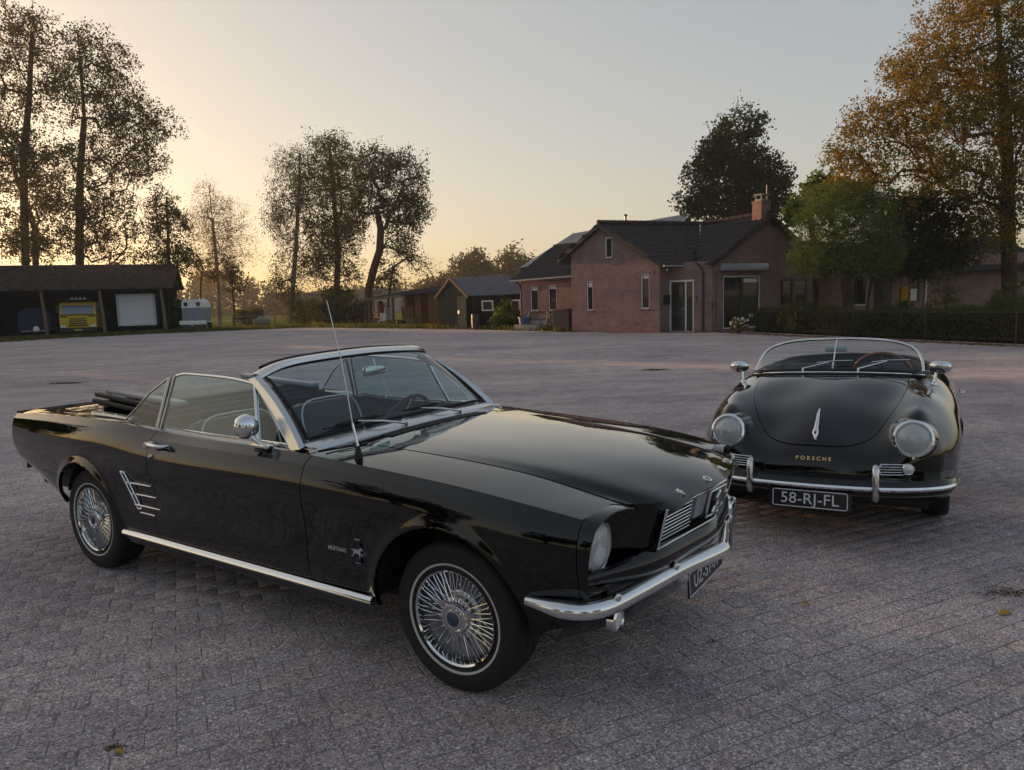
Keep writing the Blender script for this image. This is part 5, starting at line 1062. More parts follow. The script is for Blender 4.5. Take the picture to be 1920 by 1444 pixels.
# ------------------------------------------------------------------ the long black convertible in front
def build_convertible():
    root = empty('convertible_car', (0.1853, 3.3643, 0), -0.5825,
                 'long black convertible with its top folded down and wire wheels, nearest the camera', 'car', 'vintage cars parked on the yard')
    WZ = 0.3075
    # ---- body side: stations along x, each a profile from the top crease down to the sill
    ST = [
     (0.56, [(.757, .778), (.790, .757), (.810, .712), (.818, .66), (.815, .60), (.803, .54), (.778, .47), (.745, .405)]),
     (0.40, [(.778, .804), (.817, .777), (.842, .722), (.849, .665), (.846, .60), (.838, .53), (.82, .44), (.782, .34)]),
     (0.00, [(.790, .846), (.832, .816), (.859, .757), (.864, .69), (.858, .60), (.852, .50), (.84, .40), (.79, .26)]),
     (-.45, [(.795, .873), (.836, .841), (.863, .775), (.867, .70), (.857, .60), (.850, .49), (.84, .38), (.79, .235)]),
     (-.80, [(.790, .888), (.834, .855), (.863, .785), (.867, .705), (.853, .60), (.848, .48), (.842, .375), (.79, .23)]),
     (-1.4, [(.785, .893), (.832, .860), (.863, .785), (.867, .705), (.849, .60), (.847, .47), (.842, .37), (.79, .23)]),
     (-1.9, [(.787, .901), (.831, .866), (.862, .79), (.866, .705), (.838, .60), (.846, .47), (.842, .37), (.79, .23)]),
     (-2.2, [(.802, .921), (.839, .877), (.864, .80), (.867, .71), (.846, .60), (.848, .48), (.842, .37), (.79, .23)]),
     (-2.45, [(.806, .930), (.843, .886), (.866, .81), (.870, .72), (.868, .62), (.862, .50), (.845, .38), (.79, .25)]),
     (-2.75, [(.800, .932), (.840, .886), (.864, .81), (.868, .72), (.866, .63), (.86, .52), (.84, .41), (.79, .30)]),
     (-3.1, [(.790, .921), (.825, .876), (.846, .80), (.85, .72), (.846, .64), (.838, .55), (.82, .46), (.78, .375)]),
     (-3.45, [(.775, .905), (.805, .866), (.822, .80), (.826, .72), (.822, .66), (.812, .60), (.795, .545), (.76, .49)]),
     (-3.70, [(.765, .890), (.790, .856), (.803, .80), (.806, .74), (.802, .69), (.792, .65), (.775, .60), (.745, .56)])]
    sx = np.array([s[0] for s in ST]); net = np.array([s[1] for s in ST])
    fx = ncs(sx, net.reshape(len(ST), -1))
    AR = ((0.0, 0.315, 0.378), (-2.715, 0.320, 0.352))
    def profile(x, n=44):
        K = fx(np.array([x]))[0].reshape(8, 2); k = max(4, n // 11); return np.concatenate([K[0] + (K[1] - K[0]) * np.linspace(0, 1, k, endpoint=False)[:, None], curve(K[1:], n - k)])
    XS = np.linspace(0.56, -3.70, 300)
    G = np.stack([np.c_[np.full(44, x), profile(x)] for x in XS])          # (300,44,3), y > 0 : left side
    for cx, cz, R in AR:                                                    # rolled wheel-arch lips
        d = np.hypot(G[..., 0] - cx, G[..., 2] - cz) - R
        G[..., 1] += np.where(G[..., 2] > .27, 0.016 * np.exp(-(d / 0.030) ** 2), 0)
    side = MB().grid(G, flip=True)
    for cx, cz, R in AR:
        side = clip(side, lambda p, a=cx, b=cz, r=R: math.hypot(p.x - a, p.z - b) - r if p.z > b or True else 1)
    side = clip(side, lambda p: p.z - .246)
    def zone(lo, hi, zlo=-9, zhi=9):
        m = side
        m = clip(m, lambda p: p.x - lo); m = clip(m, lambda p: hi - p.x)
        if zlo > -9: m = clip(m, lambda p: p.z - zlo)
        if zhi < 9: m = clip(m, lambda p: zhi - p.z)
        return flange(m, 0.022)
    G1, G2 = -0.778, -1.985
    for sgn in (1, -1):
        for nm, a in (('front_fender', (G1 + .0025, 9)), ('door', (G2 + .0025, G1 - .0025, .318)), ('rocker_panel', (G2 + .0025, G1 - .0025, -9, .313)), ('quarter_panel', (-9, G2 - .0025))):
            m = zone(*a)
            if nm == 'front_fender': m = clip(m, lambda p: (p.z - .288) if p.x < 0 else 1.0)
            m = m if sgn == 1 else m.mirror()
            o = m.build(nm, PAINT, root, 22)
            if nm == 'door':
                # ledge on top of the door, chrome belt strip, handle with push button
                xs = np.linspace(G1 - .02, G2 + .0, 40)
                top = fx(xs).reshape(-1, 8, 2)[:, 0]
                led = MB().grid(np.stack([np.c_[xs, top[:, 0], top[:, 1]], np.c_[xs, top[:, 0] - .03, top[:, 1] + .006], np.c_[xs, top[:, 0] - .055, top[:, 1] + .002], np.c_[xs, top[:, 0] - .06, top[:, 1] - .10]]), flip=False)
                (led if sgn == 1 else led.mirror()).build('door_top', PAINT, o, 40)
                st = MB().sweep([(x, t[0] - .048, t[1] + .006) for x, t in zip(xs, top)], [(-.007, 0), (-.006, .012), (.006, .012), (.007, 0)])
                (st if sgn == 1 else st.mirror()).build('belt_strip', CHROME, o, 30)
                hx, hy, hz = -1.885, .866, .846
                h = MB().tube(curve([(hx + .075, hy - .018, hz), (hx + .07, hy + .012, hz + .002), (hx + .03, hy + .024, hz + .004), (hx - .03, hy + .022, hz + .004), (hx - .06, hy + .010, hz + .002), (hx - .065, hy - .02, hz)], 18), [.009] * 4 + [.011] * 10 + [.010] * 4, 10)
                h.lathe([(0, .03), (.014, .028), (.017, .02), (.017, -.01)], 16, T(hx - .062, hy, hz) @ Rx(-math.pi / 2))
                (h if sgn == 1 else h.mirror()).build('handle', CHROME, o, 40)
                k = MB().lathe([(0, .012), (.008, .011), (.010, .006), (.010, -.02)], 16, T(hx - .06, hy + .002, hz - .062) @ Rx(-math.pi / 2))
                (k if sgn == 1 else k.mirror()).build('door_lock', CHROME, o, 40)
    def both(m, name, mat, parent=root, smooth=35):
        a = m.build(name, mat, parent, smooth); b = m.mirror().build(name, mat, parent, smooth); return a, b
    # ---- wheel houses (dark inner arches) and under-floor
    for cx, cz, R in AR:
        w = MB(); th = np.linspace(.02, math.pi - (.02 if cx == 0 else .34), 30)
        P = np.stack([np.c_[cx + (R + .012) * np.cos(th), np.full(30, y), cz + (R + .012) * np.sin(th)] for y in (.835 if cx == 0 else .785, .50)])
        w.grid(P); w.add([(cx + (R + .02) * math.cos(a), .50, cz + (R + .02) * math.sin(a)) for a in th], [tuple(range(30))])
        both(w, 'wheel_house', BLACK)
    MB().box(-3.30, .30, -.62, .62, .24, .32).build('floor_pan', BLACK, root)
    # ---- hood
    tt = [0, .25, .5, .7, .85, .95, 1.0]; ww = [0, .3, .6, .86, .93, 1.0]
    rear = {0: (-.640, 0, .925), .3: (-.637, .166, .924), .6: (-.628, .333, .920), .86: (-.614, .477, .913), .93: (-.61, .515, .909), 1.0: (-.605, .553, .905)}
    front = {0: (.822, 0, .782), .3: (.806, .15, .779), .6: (.778, .31, .771), .86: (.742, .44, .757), .93: (.665, .474, .764), 1.0: (.600, .505, .778)}
    zz = {0: [.920, .911, .895, .872, .843, .807, .782], .3: [.919, .910, .894, .871, .841, .805, .779], .6: [.915, .906, .889, .864, .832, .796, .771],
          .86: [.909, .8975, .879, .853, .819, .785, .757], .93: [.907, .895, .8755, .849, .815, .782, .764], 1.0: [.905, .8925, .872, .845, .812, .790, .778]}
    hn = []
    for w in ww:
        row = []
        for k, t in enumerate(tt):
            a, b = rear[w], front[w]; row.append((a[0] + (b[0] - a[0]) * t, a[1] + (b[1] - a[1]) * t, zz[w][k]))
        hn.append(row)
    full = [[(p[0], -p[1], p[2]) for p in r] for r in hn[:0:-1]] + hn
    H = tensor(full, 110, 60)
    hood = flange(MB().grid(H, flip=True), .02)
    ho = hood.build('hood', PAINT, root, 40)
    for ch, y in (('F', -.295), ('O', -.085), ('R', .125), ('D', .325)):
        i = np.argmin(np.abs(H[:, -3, 1] - y)); p = H[i, -3]; q = H[i, -1]
        zx = Vector((0, 1, 0)); yx = Vector(p - q).normalized(); nx = zx.cross(yx).normalized()
        text_mesh('badge_letter', ch, .052, .004, CHROME, ho, frame((p[0], y, p[2] + .003), zx, yx, nx), bold=.002)
    # ---- tops of the front fenders between hood seam and crease
    xs = np.linspace(.556, -.80, 70); cr = fx(xs).reshape(-1, 8, 2)[:, 0]
    seam_f = ncs([p[0] for p in hn[5]][::-1], [p[1] for p in hn[5]][::-1]); seam_z = ncs([p[0] for p in hn[5]][::-1], [p[2] for p in hn[5]][::-1])
    xin = np.linspace(.595, -.80, 70); xq = np.clip(xin, -.605, .60)
    yi = seam_f(xq) + .008; zi = seam_z(xq) + np.where(xin < -.605, (-.605 - xin) * -.02, 0)
    A = np.c_[xin, yi, zi]; B = np.c_[xs, cr[:, 0], cr[:, 1]]
    rows = [A + (B - A) * f + np.array([0, 0, .003 * 4 * f * (1 - f) - .0015 * (1 - f)]) for f in np.linspace(0, 1, 12)]
    m = flange(MB().grid(np.stack(rows)), .02, pick=lambda p: abs(p.y) < .70 or p.x > .5)
    both(m, 'fender_top', PAINT)
    # ---- headlight extensions (eyebrows) in front of the fenders
    cont = [(.600, .505, .776), (.594, .56, .789), (.584, .63, .795), (.572, .70, .792)] + [tuple((.560, *q)) for q in profile(.56, 22)]
    front_x = [.655, .65, .642, .636] + list(np.linspace(.630, .575, 22))
    c0 = curve(cont, 46); fr = np.interp(np.linspace(0, 1, 46), np.linspace(0, 1, 26), front_x)
    cen = np.array([0, .655, .62]); sh = lambda P, k: np.c_[P[:, 0], cen[1] + (P[:, 1] - cen[1]) * k, cen[2] + (P[:, 2] - cen[2]) * k]
    c0 = c0 + np.array([.004, 0, 0])
    c1 = sh(c0, .99); c1[:, 0] = c0[:, 0] * .45 + fr * .55; c2 = sh(c0, .965); c2[:, 0] = fr; c3 = sh(c0, .945); c3[:, 0] = fr + .003; c4 = sh(c0, .925); c4[:, 0] = fr - .006; c5 = sh(c0, .90); c5[:, 0] = .535
    both(MB().grid(np.stack([c0, c1, c2, c3, c4, c5]), flip=True), 'headlight_bezel', PAINT)
    # ---- recessed face between bezel and grille, and the pan / valance below
    ys = np.linspace(.80, .42, 24); zs_ = np.linspace(.79, .40, 18)
    def facex(y, z):
        t = min(max((.60 - y) / .155, 0), 1); t = t * t * (3 - 2 * t); return .53 + t * (.165 + (z - .68) * .28) - (.06 * ((.54 - z) / .14) ** 2 if z < .54 else 0)
    P = np.stack([[(facex(y, z), y, z) for z in zs_] for y in ys])
    m = clip(MB().grid(P), lambda p: .785 - p.z - max(0, (p.y - .70)) * .35)
    both(m, 'front_panel', PAINT)
    vn = []
    for y in (-.76, -.66, -.45, -.2, 0, .2, .45, .66, .76):
        a = abs(y); x0 = .775 - .17 * (a / .45) ** 1.2 * .45 if a <= .45 else .70 - (a - .45) * .55
        x0 = np.interp(a, [0, .2, .45, .66, .76], [.775, .75, .70, .60, .55])
        vn.append([(x0 - .02, y, .602 if a < .5 else .575), (x0 + .012, y, .565), (x0 - .005, y, .50), (x0 - .06, y, .44), (x0 - .075, y, .38), (x0 - .12, y, .30)])
    MB().grid(tensor(vn, 60, 26)).build('front_valance', PAINT, root, 50)
    # ---- headlights
    for s in (1, -1):
        hx, hy, hz = .556, .655 * s, .655; Mx = T(hx, hy, hz) @ Ry(math.pi / 2)
        hl = MB().lathe([(.088, -.03), (.100, -.01), (.101, .008), (.096, .014), (.090, .010)], 48, Mx).build('headlight', CHROME if False else BRUSHED, root, 40)
        MB().lathe([(.090, .008), (.080, .022), (.06, .033), (.035, .039), (.0, .041)], 48, Mx).build('lens', MATS['lamp_glass'], hl, 60)
        MB().lathe([(.088, .004), (.07, -.022), (.04, -.045), (.015, -.052), (0, -.052)], 48, Mx).build('reflector', CHROME, hl, 60)
        MB().lathe([(0, -.012), (.012, -.014), (.013, -.05)], 16, Mx).build('bulb', MATS['frosted'], hl, 60)
    # ---- grille
    gr = MB(); GT = [(.742, -.44), (.822, 0), (.742, .44)]
    def top(y): return Vector((.826 - .084 * (abs(y) / .44), y, .777 - .022 * (abs(y) / .44)))
    def bot(y): return Vector((.778 - .075 * (abs(y) / .44), y, .610 - .012 * (abs(y) / .44)))
    loop = [top(y) for y in np.linspace(-.44, .44, 13)] + [bot(y) for y in np.linspace(.44, -.44, 13)]
    go = MB().tube(loop, .0055, 8, closed=True).build('grille_frame', CHROME, root, 50)
    back = [[top(y) + Vector((-.05, 0, 0)), bot(y) + Vector((-.05, 0, 0))] for y in np.linspace(-.46, .46, 13)]
    MB().grid(np.array([[tuple(a), tuple(b)] for a, b in back])).build('grille_backing', BLACK, go)
    box = MB()
    for a, b in zip(loop, loop[1:] + loop[:1]): box.add([a, b, b + Vector((-.06, 0, 0)), a + Vector((-.06, 0, 0))], [(0, 1, 2, 3)])
    box.build('grille_box', PAINT, go)
    for k in range(1, 10):
        f = k / 10
        for s in (1, -1):
            MB().tube([top(y * s).lerp(bot(y * s), f) + Vector((-.022, 0, 0)) for y in np.linspace(.17, .435, 4)], .0025, 6).build('grille_bar', CHROME if k < 8 else ALU, go, 50)
    for s in (1, -1):                                            # grey panels beside the emblem, following the V of the nose
        a, b, c, d = (top(.19 * s).lerp(bot(.19 * s), .06), top(.1 * s).lerp(bot(.1 * s), .06), top(.1 * s).lerp(bot(.1 * s), .72), top(.17 * s).lerp(bot(.17 * s), .72))
        off = Vector((-.012, 0, 0)); q = [p + off for p in (a, b, c, d)]
        MB().add(q + [p + Vector((-.02, 0, 0)) for p in q], [(0, 1, 2, 3), (3, 2, 1, 0)][: 1] + [(0, 4, 5, 1), (1, 5, 6, 2), (2, 6, 7, 3), (3, 7, 4, 0)]).build('emblem_panel', MATS['grey_enamel'], go)
    def gp(y, f, o=0.004): return top(y).lerp(bot(y), f) + Vector((o, 0, 0))
    em = MB().tube([gp(y, .10) for y in np.linspace(-.115, .115, 7)] + [gp(y, .80) for y in np.linspace(.10, -.10, 7)], .006, 8, closed=True)
    em.build('emblem_frame', CHROME, go, 50)
    horse2d = [(-1, .22), (-.75, .30), (-.52, .20), (-.35, .28), (0, .26), (.25, .22), (.42, .40), (.58, .52), (.66, .62), (.70, .50), (.95, .30), (.90, .20), (.68, .28), (.55, .08), (.50, -.12), (.78, -.20), (.95, -.48), (.86, -.50), (.70, -.30), (.42, -.28),
               (.55, -.52), (.40, -.78), (.32, -.74), (.42, -.52), (.25, -.30), (-.2, -.20), (-.42, -.30), (-.66, -.62), (-.95, -.70), (-.97, -.62), (-.72, -.50), (-.58, -.20), (-.52, .02), (-.62, .12), (-.78, .18)]
    def horse(parent, M, s, th=.004): MB().prism([(x * s, y * s) for x, y in horse2d], -th, th, M).build('horse_emblem', CHROME, parent)
    horse(go, frame(gp(0, .45, .006), (0, -1, 0), (.28, 0, .96), (.96, 0, -.28)), .085)
    # ---- bumper
    bp_half = curve([(.375, -.848, .482), (.48, -.842, .476), (.565, -.812, .470), (.622, -.745, .468), (.655, -.63, .468), (.685, -.50, .472), (.715, -.38, .478), (.745, -.26, .482), (.785, -.12, .482), (.815, 0, .482)], 40)
    path = [tuple(p) for p in bp_half] + [(p[0], -p[1], p[2]) for p in bp_half[::-1][1:]]
    sec = [(-.02, .026), (-.004, .032), (.010, .031), (.024, .024), (.033, .012), (.036, 0), (.034, -.012), (.027, -.023), (.013, -.030), (-.004, -.032), (-.02, -.028)]
    scl = [min(1, .55 + .45 * i / 5) for i in range(40)]; scl = scl + scl[::-1][1:]
    bo = MB().sweep(path, sec, scale=scl).build('front_bumper', CHROME, root, 40)
    for y in (-.70, -.36, .36, .70):
        k = np.argmin(np.abs(np.array(path)[:, 1] - y)); p = path[k]
        MB().lathe([(0, .016), (.010, .014), (.015, .006), (.015, -.01)], 14, T(p[0] + .020, p[1], p[2] + .030) @ Ry(.5)).build('bumper_bolt', CHROME, bo, 40)
    for s in (1, -1):                                             # over-riders standing on the bumper
        gx, gy = (.752, .27 * s) if s < 0 else (.712, .40)
        ov = MB().lathe([(0, .055), (.016, .052), (.028, .040), (.031, .015), (.030, -.05), (.024, -.10)], 16, T(gx + .0, gy, .52) if s > 0 else T(gx - .03, gy, .46) @ Rx(0) @ Ry(rad(150)))
        ov.build('bumper_guard', CHROME if s > 0 else BRUSHED, bo, 50)
    # ---- number plate below the bumper
    Mp = frame((.752, -.02, .388), (0, 1, 0), (-.05, 0, .998), (.998, 0, .05))
    pm = MB(); bmq = bmesh.new(); bmesh.ops.create_cube(bmq, size=1)
    for v in bmq.verts: v.co = Vector((v.co.x * .43, v.co.y * .105, v.co.z * .008))
    pm.bm(bmq, Mp); po = pm.build('number_plate', MATS['plate_black'], root)
    text_mesh('plate_text', 'UZ-51-77', .082, .001, MATS['plate_white'], po, Mp @ T(0, 0, .0055))
    rim = MB().tube([Mp @ Vector(p) for p in ((-.21, -.048, .004), (.21, -.048, .004), (.21, .048, .004), (-.21, .048, .004))], .0025, 6, closed=True); rim.build('plate_rim', MATS['plate_white'], po)
    # ---- turn lamps under the bumper
    for s in (1, -1):
        Mx = T(.60, .585 * s, .355) @ Ry(math.pi / 2)
        o = MB().lathe([(.036, -.03), (.046, -.02), (.046, .008), (.038, .014), (.035, .008)], 28, Mx).build('turn_lamp', CHROME, root, 40)
        MB().lathe([(.036, .006), (.02, .014), (0, .016)], 28, Mx).build('lens', MATS['frosted'], o, 60)
    # ---- cowl and its air grille, wipers
    cn = [[(-.645 + .035 * (y / .555) ** 2, y, .920 - .018 * (y / .555) ** 2), (-.74, y, .918 - .018 * (y / .6) ** 2), (-.84 - .02 * (y / .7) ** 2, y, .908 - .014 * (y / .7) ** 2)] for y in (-.555, -.3, 0, .3, .555)]
    co = MB().grid(tensor(cn, 40, 12), flip=True).build('cowl_panel', PAINT, root, 40)
    sl = MB()
    for k in range(-34, 35):
        y = k * .0115; z = .9225 - .018 * (y / .57) ** 2; sl.box(-.735, -.662, y - .0035, y + .0035, z - .004, z + .0015)
    sl.build('air_grille', BLACK, co)
    # ---- windshield: glass, chrome frame, header
    base = curve([(-.885, -.745, .892), (-.845, -.50, .904), (-.828, 0, .912), (-.845, .50, .904), (-.885, .745, .892)], 33)
    topc = curve([(-1.315, -.640, 1.196), (-1.262, -.56, 1.243), (-1.215, -.36, 1.272), (-1.19, 0, 1.284), (-1.215, .36, 1.272), (-1.262, .56, 1.243), (-1.315, .640, 1.196)], 33)
    ws = np.stack([base + (topc - base) * f + np.array([.022, 0, .016]) * 4 * f * (1 - f) for f in np.linspace(0, 1, 11)])
    wo = flange(MB().grid(ws), .004).build('windshield', GLASS_T, root, 40)
    pillar = MB()
    secp = [(-.022, -.016), (.020, -.014), (.026, .0), (.020, .016), (-.022, .016)]
    def side_rail(s):
        P = [ws[i, 0 if s < 0 else -1] for i in range(11)]; m = MB(); rows = []
        for i, p in enumerate(P):
            w = .062 - .020 * i / 10
            rows.append([(p[0] + .006, p[1] - s * .012, p[2] + .010), (p[0] + .024, p[1] + s * .012, p[2] + .020), (p[0] + .012, p[1] + s * .032, p[2] + .010), (p[0] - w * .9, p[1] + s * .030, p[2] - .002), (p[0] - w, p[1] + s * .004, p[2] - .014), (p[0] - .012, p[1] - s * .014, p[2] - .012)])
        m.grid(np.array(rows), close_v=True, flip=(s > 0)); return m
    for s in (1, -1): side_rail(s).build('windshield_pillar', BRUSHED, root, 30)
    hd = MB(); rows = []
    for p in topc: rows.append([(p[0] + .021, p[1], p[2] - .003), (p[0] + .016, p[1], p[2] + .014), (p[0] - .012, p[1], p[2] + .024), (p[0] - .052, p[1], p[2] + .018), (p[0] - .058, p[1], p[2] - .008), (p[0] - .012, p[1], p[2] - .022)])
    hd.grid(np.array(rows), close_v=True, flip=True); hd.build('windshield_header', BRUSHED, root, 30)
    gk = MB(); rows = []
    for p in topc[2:-2]: rows.append([(p[0] - .052, p[1] * .98, p[2] + .019), (p[0] - .062, p[1] * .98, p[2] + .028), (p[0] - .098, p[1] * .98, p[2] + .022), (p[0] - .098, p[1] * .98, p[2] + .004), (p[0] - .058, p[1] * .98, p[2] - .004)])
    gk.grid(np.array(rows), close_v=True, flip=True); gk.build('header_seal', RUBBER, root, 40)
    lr = MB(); rows = []
    for p in base: rows.append([(p[0] + .052, p[1], p[2] - .004), (p[0] + .040, p[1], p[2] + .012), (p[0] + .004, p[1], p[2] + .026), (p[0] - .012, p[1], p[2] + .016), (p[0] - .01, p[1], p[2] - .01)])
    lr.grid(np.array(rows), close_v=True); lr.build('windshield_base_trim', BRUSHED, root, 30)
    inner = [ws[1, j] for j in range(1, 32)] + [ws[i, 31] for i in range(2, 10)] + [ws[10, j] - np.array([0, 0, .012]) for j in range(31, 0, -1)] + [ws[i, 1] for i in range(9, 1, -1)]
    MB().tube([tuple(p + np.array([.004, 0, .003])) for p in inner], .008, 6, closed=True).build('windshield_gasket', RUBBER, root, 60)
    for y0, y1 in ((-.16, -.62), (.30, -.12)):                     # two wipers lying to the right
        w = MB(); wz = lambda y: .912 - .02 * (y / .745) ** 2
        piv = Vector((-.782, y0, wz(y0) + .012)); tip = Vector((-.872, (y0 + y1) / 2 - .02, wz(y0) + .066))
        w.tube([piv + Vector((0, 0, -.02)), piv + Vector((0, 0, .014))], .012, 10)
        w.tube([piv + Vector((0, 0, .01)), piv.lerp(tip, .5) + Vector((.010, 0, .012)), tip], [.007, .0055, .004], 8)
        wo2 = w.build('wiper', BRUSHED, root, 50)
        b = MB(); c = tip; d = Vector((-.012, -1, -.02)).normalized() if True else 0
        f = [c + d * t + Vector((-.006 - .02 * (t / .22) ** 2 * .3, 0, -.004)) for t in np.linspace(-.21, .21, 7)]
        b.tube(f, .006, 6); b.tube([f[1] + Vector((.008, 0, .010)), c + Vector((.010, 0, .014)), f[-2] + Vector((.008, 0, .010))], .005, 6); b.build('wiper_blade', BLACK, wo2, 50)
    # ---- aerial on the right front fender
    ax, ay, az = -.545, -.735, .876
    a = MB().lathe([(.020, 0), (.018, .02), (.012, .05), (.008, .06), (.008, .065)], 16, T(ax, ay, az)); ao = a.build('aerial', BLACK, root, 50)
    MB().tube([(ax, ay, az + .06), (ax - .03, ay + .004, az + .16)], [.0065, .0055], 10).build('aerial_spring', CHROME, ao, 50)
    MB().tube([(ax - .03, ay + .004, az + .16), (ax - .09, ay + .012, az + .45), (ax - .165, ay + .022, az + .69)], [.003, .0026, .002], 8).build('aerial_rod', BRUSHED, ao, 50)
    # ---- side glass, vent windows, quarter glass
    for s in (1, -1):
        def L(x, z): return (x, s * (.744 - (z - .895) * .30), z)
        z0 = .885
        topw = [(-1.330, 1.176), (-1.50, 1.190), (-1.80, 1.200), (-1.95, 1.197), (-2.005, 1.182)]
        gl = [L(-1.205, z0), L(-2.045, z0)] + [L(x, z) for x, z in curve(topw[::-1], 12)]
        g = MB().add(gl + [(p[0], p[1] - s * .005, p[2]) for p in gl], [tuple(range(len(gl))), tuple(range(2 * len(gl) - 1, len(gl) - 1, -1))]); g.build('door_window', GLASS_S, root)
        fr = MB().tube([L(x, z) for x, z in curve([(-1.322, 1.172)] + topw[1:], 16)] + [L(-2.03, 1.0), L(-2.045, z0)], .0075, 8); fr.build('window_frame', CHROME, root, 50)
        # vent window: triangle between pillar and post
        v0, v1, v2 = L(-1.195, z0), L(-.985, z0 + .02), L(-1.300, 1.165)
        v0b = L(-1.205, z0); MB().add([v0, v1, v2], [(0, 1, 2)]).build('vent_window', GLASS_S, root)
        MB().tube([v0, v1, v2], .008, 8, closed=True).build('vent_frame', CHROME, root, 50)
        MB().tube([L(-1.205, z0), L(-1.318, 1.18)], .010, 8).build('vent_post', CHROME, root, 50)
        q = [L(-2.075, z0 + .02), L(-2.40, z0 + .045), L(-2.33, .985), L(-2.21, 1.09), L(-2.050, 1.178)]
        MB().add(q, [tuple(range(5))]).build('quarter_window', GLASS_S, root)
        MB().tube([q[1], q[2], q[3], q[4]], .006, 8).build('quarter_window_frame', BRUSHED, root, 50)
        MB().tube([q[4], L(-2.062, 1.03), L(-2.075, z0)], .011, 8).build('quarter_post', CHROME, root, 50)
    # ---- quarter tops, well moulding and rear deck
    xs = np.linspace(-1.985, -3.70, 60); cr = fx(xs).reshape(-1, 8, 2)[:, 0]
    inn = np.interp(-xs, [1.985, 2.2, 2.5, 2.9, 3.7], [.735, .70, .68, .665, .655]); zin = np.interp(-xs, [1.985, 2.3, 2.9, 3.7], [.895, .925, .932, .905])
    m = MB().grid(np.stack([np.c_[xs, cr[:, 0], cr[:, 1]], np.c_[xs, cr[:, 0] * .6 + inn * .4, cr[:, 1] + .006], np.c_[xs, inn, zin], np.c_[xs, inn - .004, zin - .10]]))
    both(m, 'quarter_top', PAINT)
    mold = MB(); xm = np.linspace(-2.36, -2.86, 14); im = np.interp(-xm, [2.2, 2.5, 2.9], [.70, .68, .665]) + .012; zm = np.interp(-xm, [2.3, 2.9], [.925, .932])
    mold.grid(np.stack([np.c_[xm, im - .018, zm + .002], np.c_[xm, im - .016, zm + .014], np.c_[xm, im + .020, zm + .014], np.c_[xm, im + .024, zm + .002]]))
    for k in (2, 6, 10): mold.lathe([(0, .006), (.006, .004), (.007, 0)], 10, T(xm[k], im[k], zm[k] + .013))
    both(mold, 'well_moulding', BRUSHED)
    dk = [[(x, y, z - .02 * (y / .66) ** 2) for y in (-.66, -.4, 0, .4, .66)] for x, z in ((-2.98, .938), (-3.2, .936), (-3.45, .927), (-3.62, .915), (-3.70, .903))]
    flange(MB().grid(tensor(dk, 30, 40), flip=True), .02).build('trunk_lid', PAINT, root, 40)
    rp = [[(-3.70 + .02 * math.sin(math.pi * f), y, .905 - .30 * f) for f in (0, .3, .6, 1)] for y in (-.765, -.4, 0, .4, .765)]
    MB().grid(np.array(rp)).build('rear_panel', PAINT, root, 40)
    for s in (1, -1):
        for k in range(3):
            y = s * (.50 + .07 * k); MB().cbox(-3.735, -3.69, y - .024, y + .024, .66, .80, .008).build('tail_lamp', MATS['red_lens'], root, 40)
    rb = curve([(-3.30, -.845, .53), (-3.55, -.835, .53), (-3.72, -.79, .53), (-3.77, -.60, .53), (-3.79, 0, .53), (-3.77, .60, .53), (-3.72, .79, .53), (-3.55, .835, .53), (-3.30, .845, .53)], 60)
    MB().sweep([tuple(p) for p in rb[::-1]], sec).build('rear_bumper', CHROME, root, 40) if False else MB().sweep([tuple(p) for p in rb[14:-14][::-1]], sec).build('rear_bumper', CHROME, root, 40)
    MB().box(-3.66, -2.95, -.66, .66, .40, .60).build('trunk_floor', BLACK, root)
    # ---- folded soft top lying in its well
    ft = empty_part('folded_top', root) if False else None
    fold = MB()
    for k in range(4):
        z = .905 + .028 * k; x0, x1 = -2.96 + .04 * k, -2.36 - .03 * k
        fold.grid(tensor([[(x0, y, z - .012), (x0 - .012, y, z + .006), (x0 + .1, y, z + .016), ((x0 + x1) / 2, y, z + .016 + .006 * math.cos(y * 9 + k)), (x1 - .06, y, z + .014), (x1, y, z), (x1 - .02, y, z - .014)] for y in (-.585, -.3, 0, .3, .585)], 20, 22))
    fo = fold.build('folded_top', VINYL, root, 50)
    for s in (1, -1):
        MB().cbox(-.40, .40, -.035, .035, -.014, .014, .010, T(-2.60, .50 * s, 1.022) @ Ry(rad(3))).build('roof_rail', MATS['grey_enamel'], fo, 40)
        MB().cbox(-.42, .38, -.016, .016, -.013, .013, .006, T(-2.63, .56 * s, .995) @ Ry(rad(4))).build('roof_rail', BLACK, fo, 40)
        MB().cbox(-.40, .36, -.014, .014, -.012, .012, .006, T(-2.61, .60 * s, .965) @ Ry(rad(4))).build('roof_rail', BLACK, fo, 40)
        MB().tube([(-2.97, .50 * s, .985), (-3.01, .50 * s, 1.015), (-2.99, .50 * s, 1.03)], .008, 8).build('roof_latch', BRUSHED, fo, 40)
    # ---- cabin
    tub = MB(); tub.box(-2.95, -.95, -.69, .69, .30, .34)
    tub.grid([[(-2.95, .665, .34), (-2.95, .665, .88)], [(-2.0, .70, .34), (-2.0, .70, .86)], [(-.95, .70, .34), (-.95, .70, .86)]])
    tub.grid([[(-2.95, -.665, .34), (-2.95, -.665, .88)], [(-2.0, -.70, .34), (-2.0, -.70, .86)], [(-.95, -.70, .34), (-.95, -.70, .86)]])
    tub.grid([[(-2.97, -.67, .34), (-2.97, -.67, .92)], [(-2.97, .67, .34), (-2.97, .67, .92)]]); tub.grid([[(-.95, -.70, .34), (-.95, -.70, .86)], [(-.95, .70, .34), (-.95, .70, .86)]])
    tub.build('cabin_lining', VINYL, root)
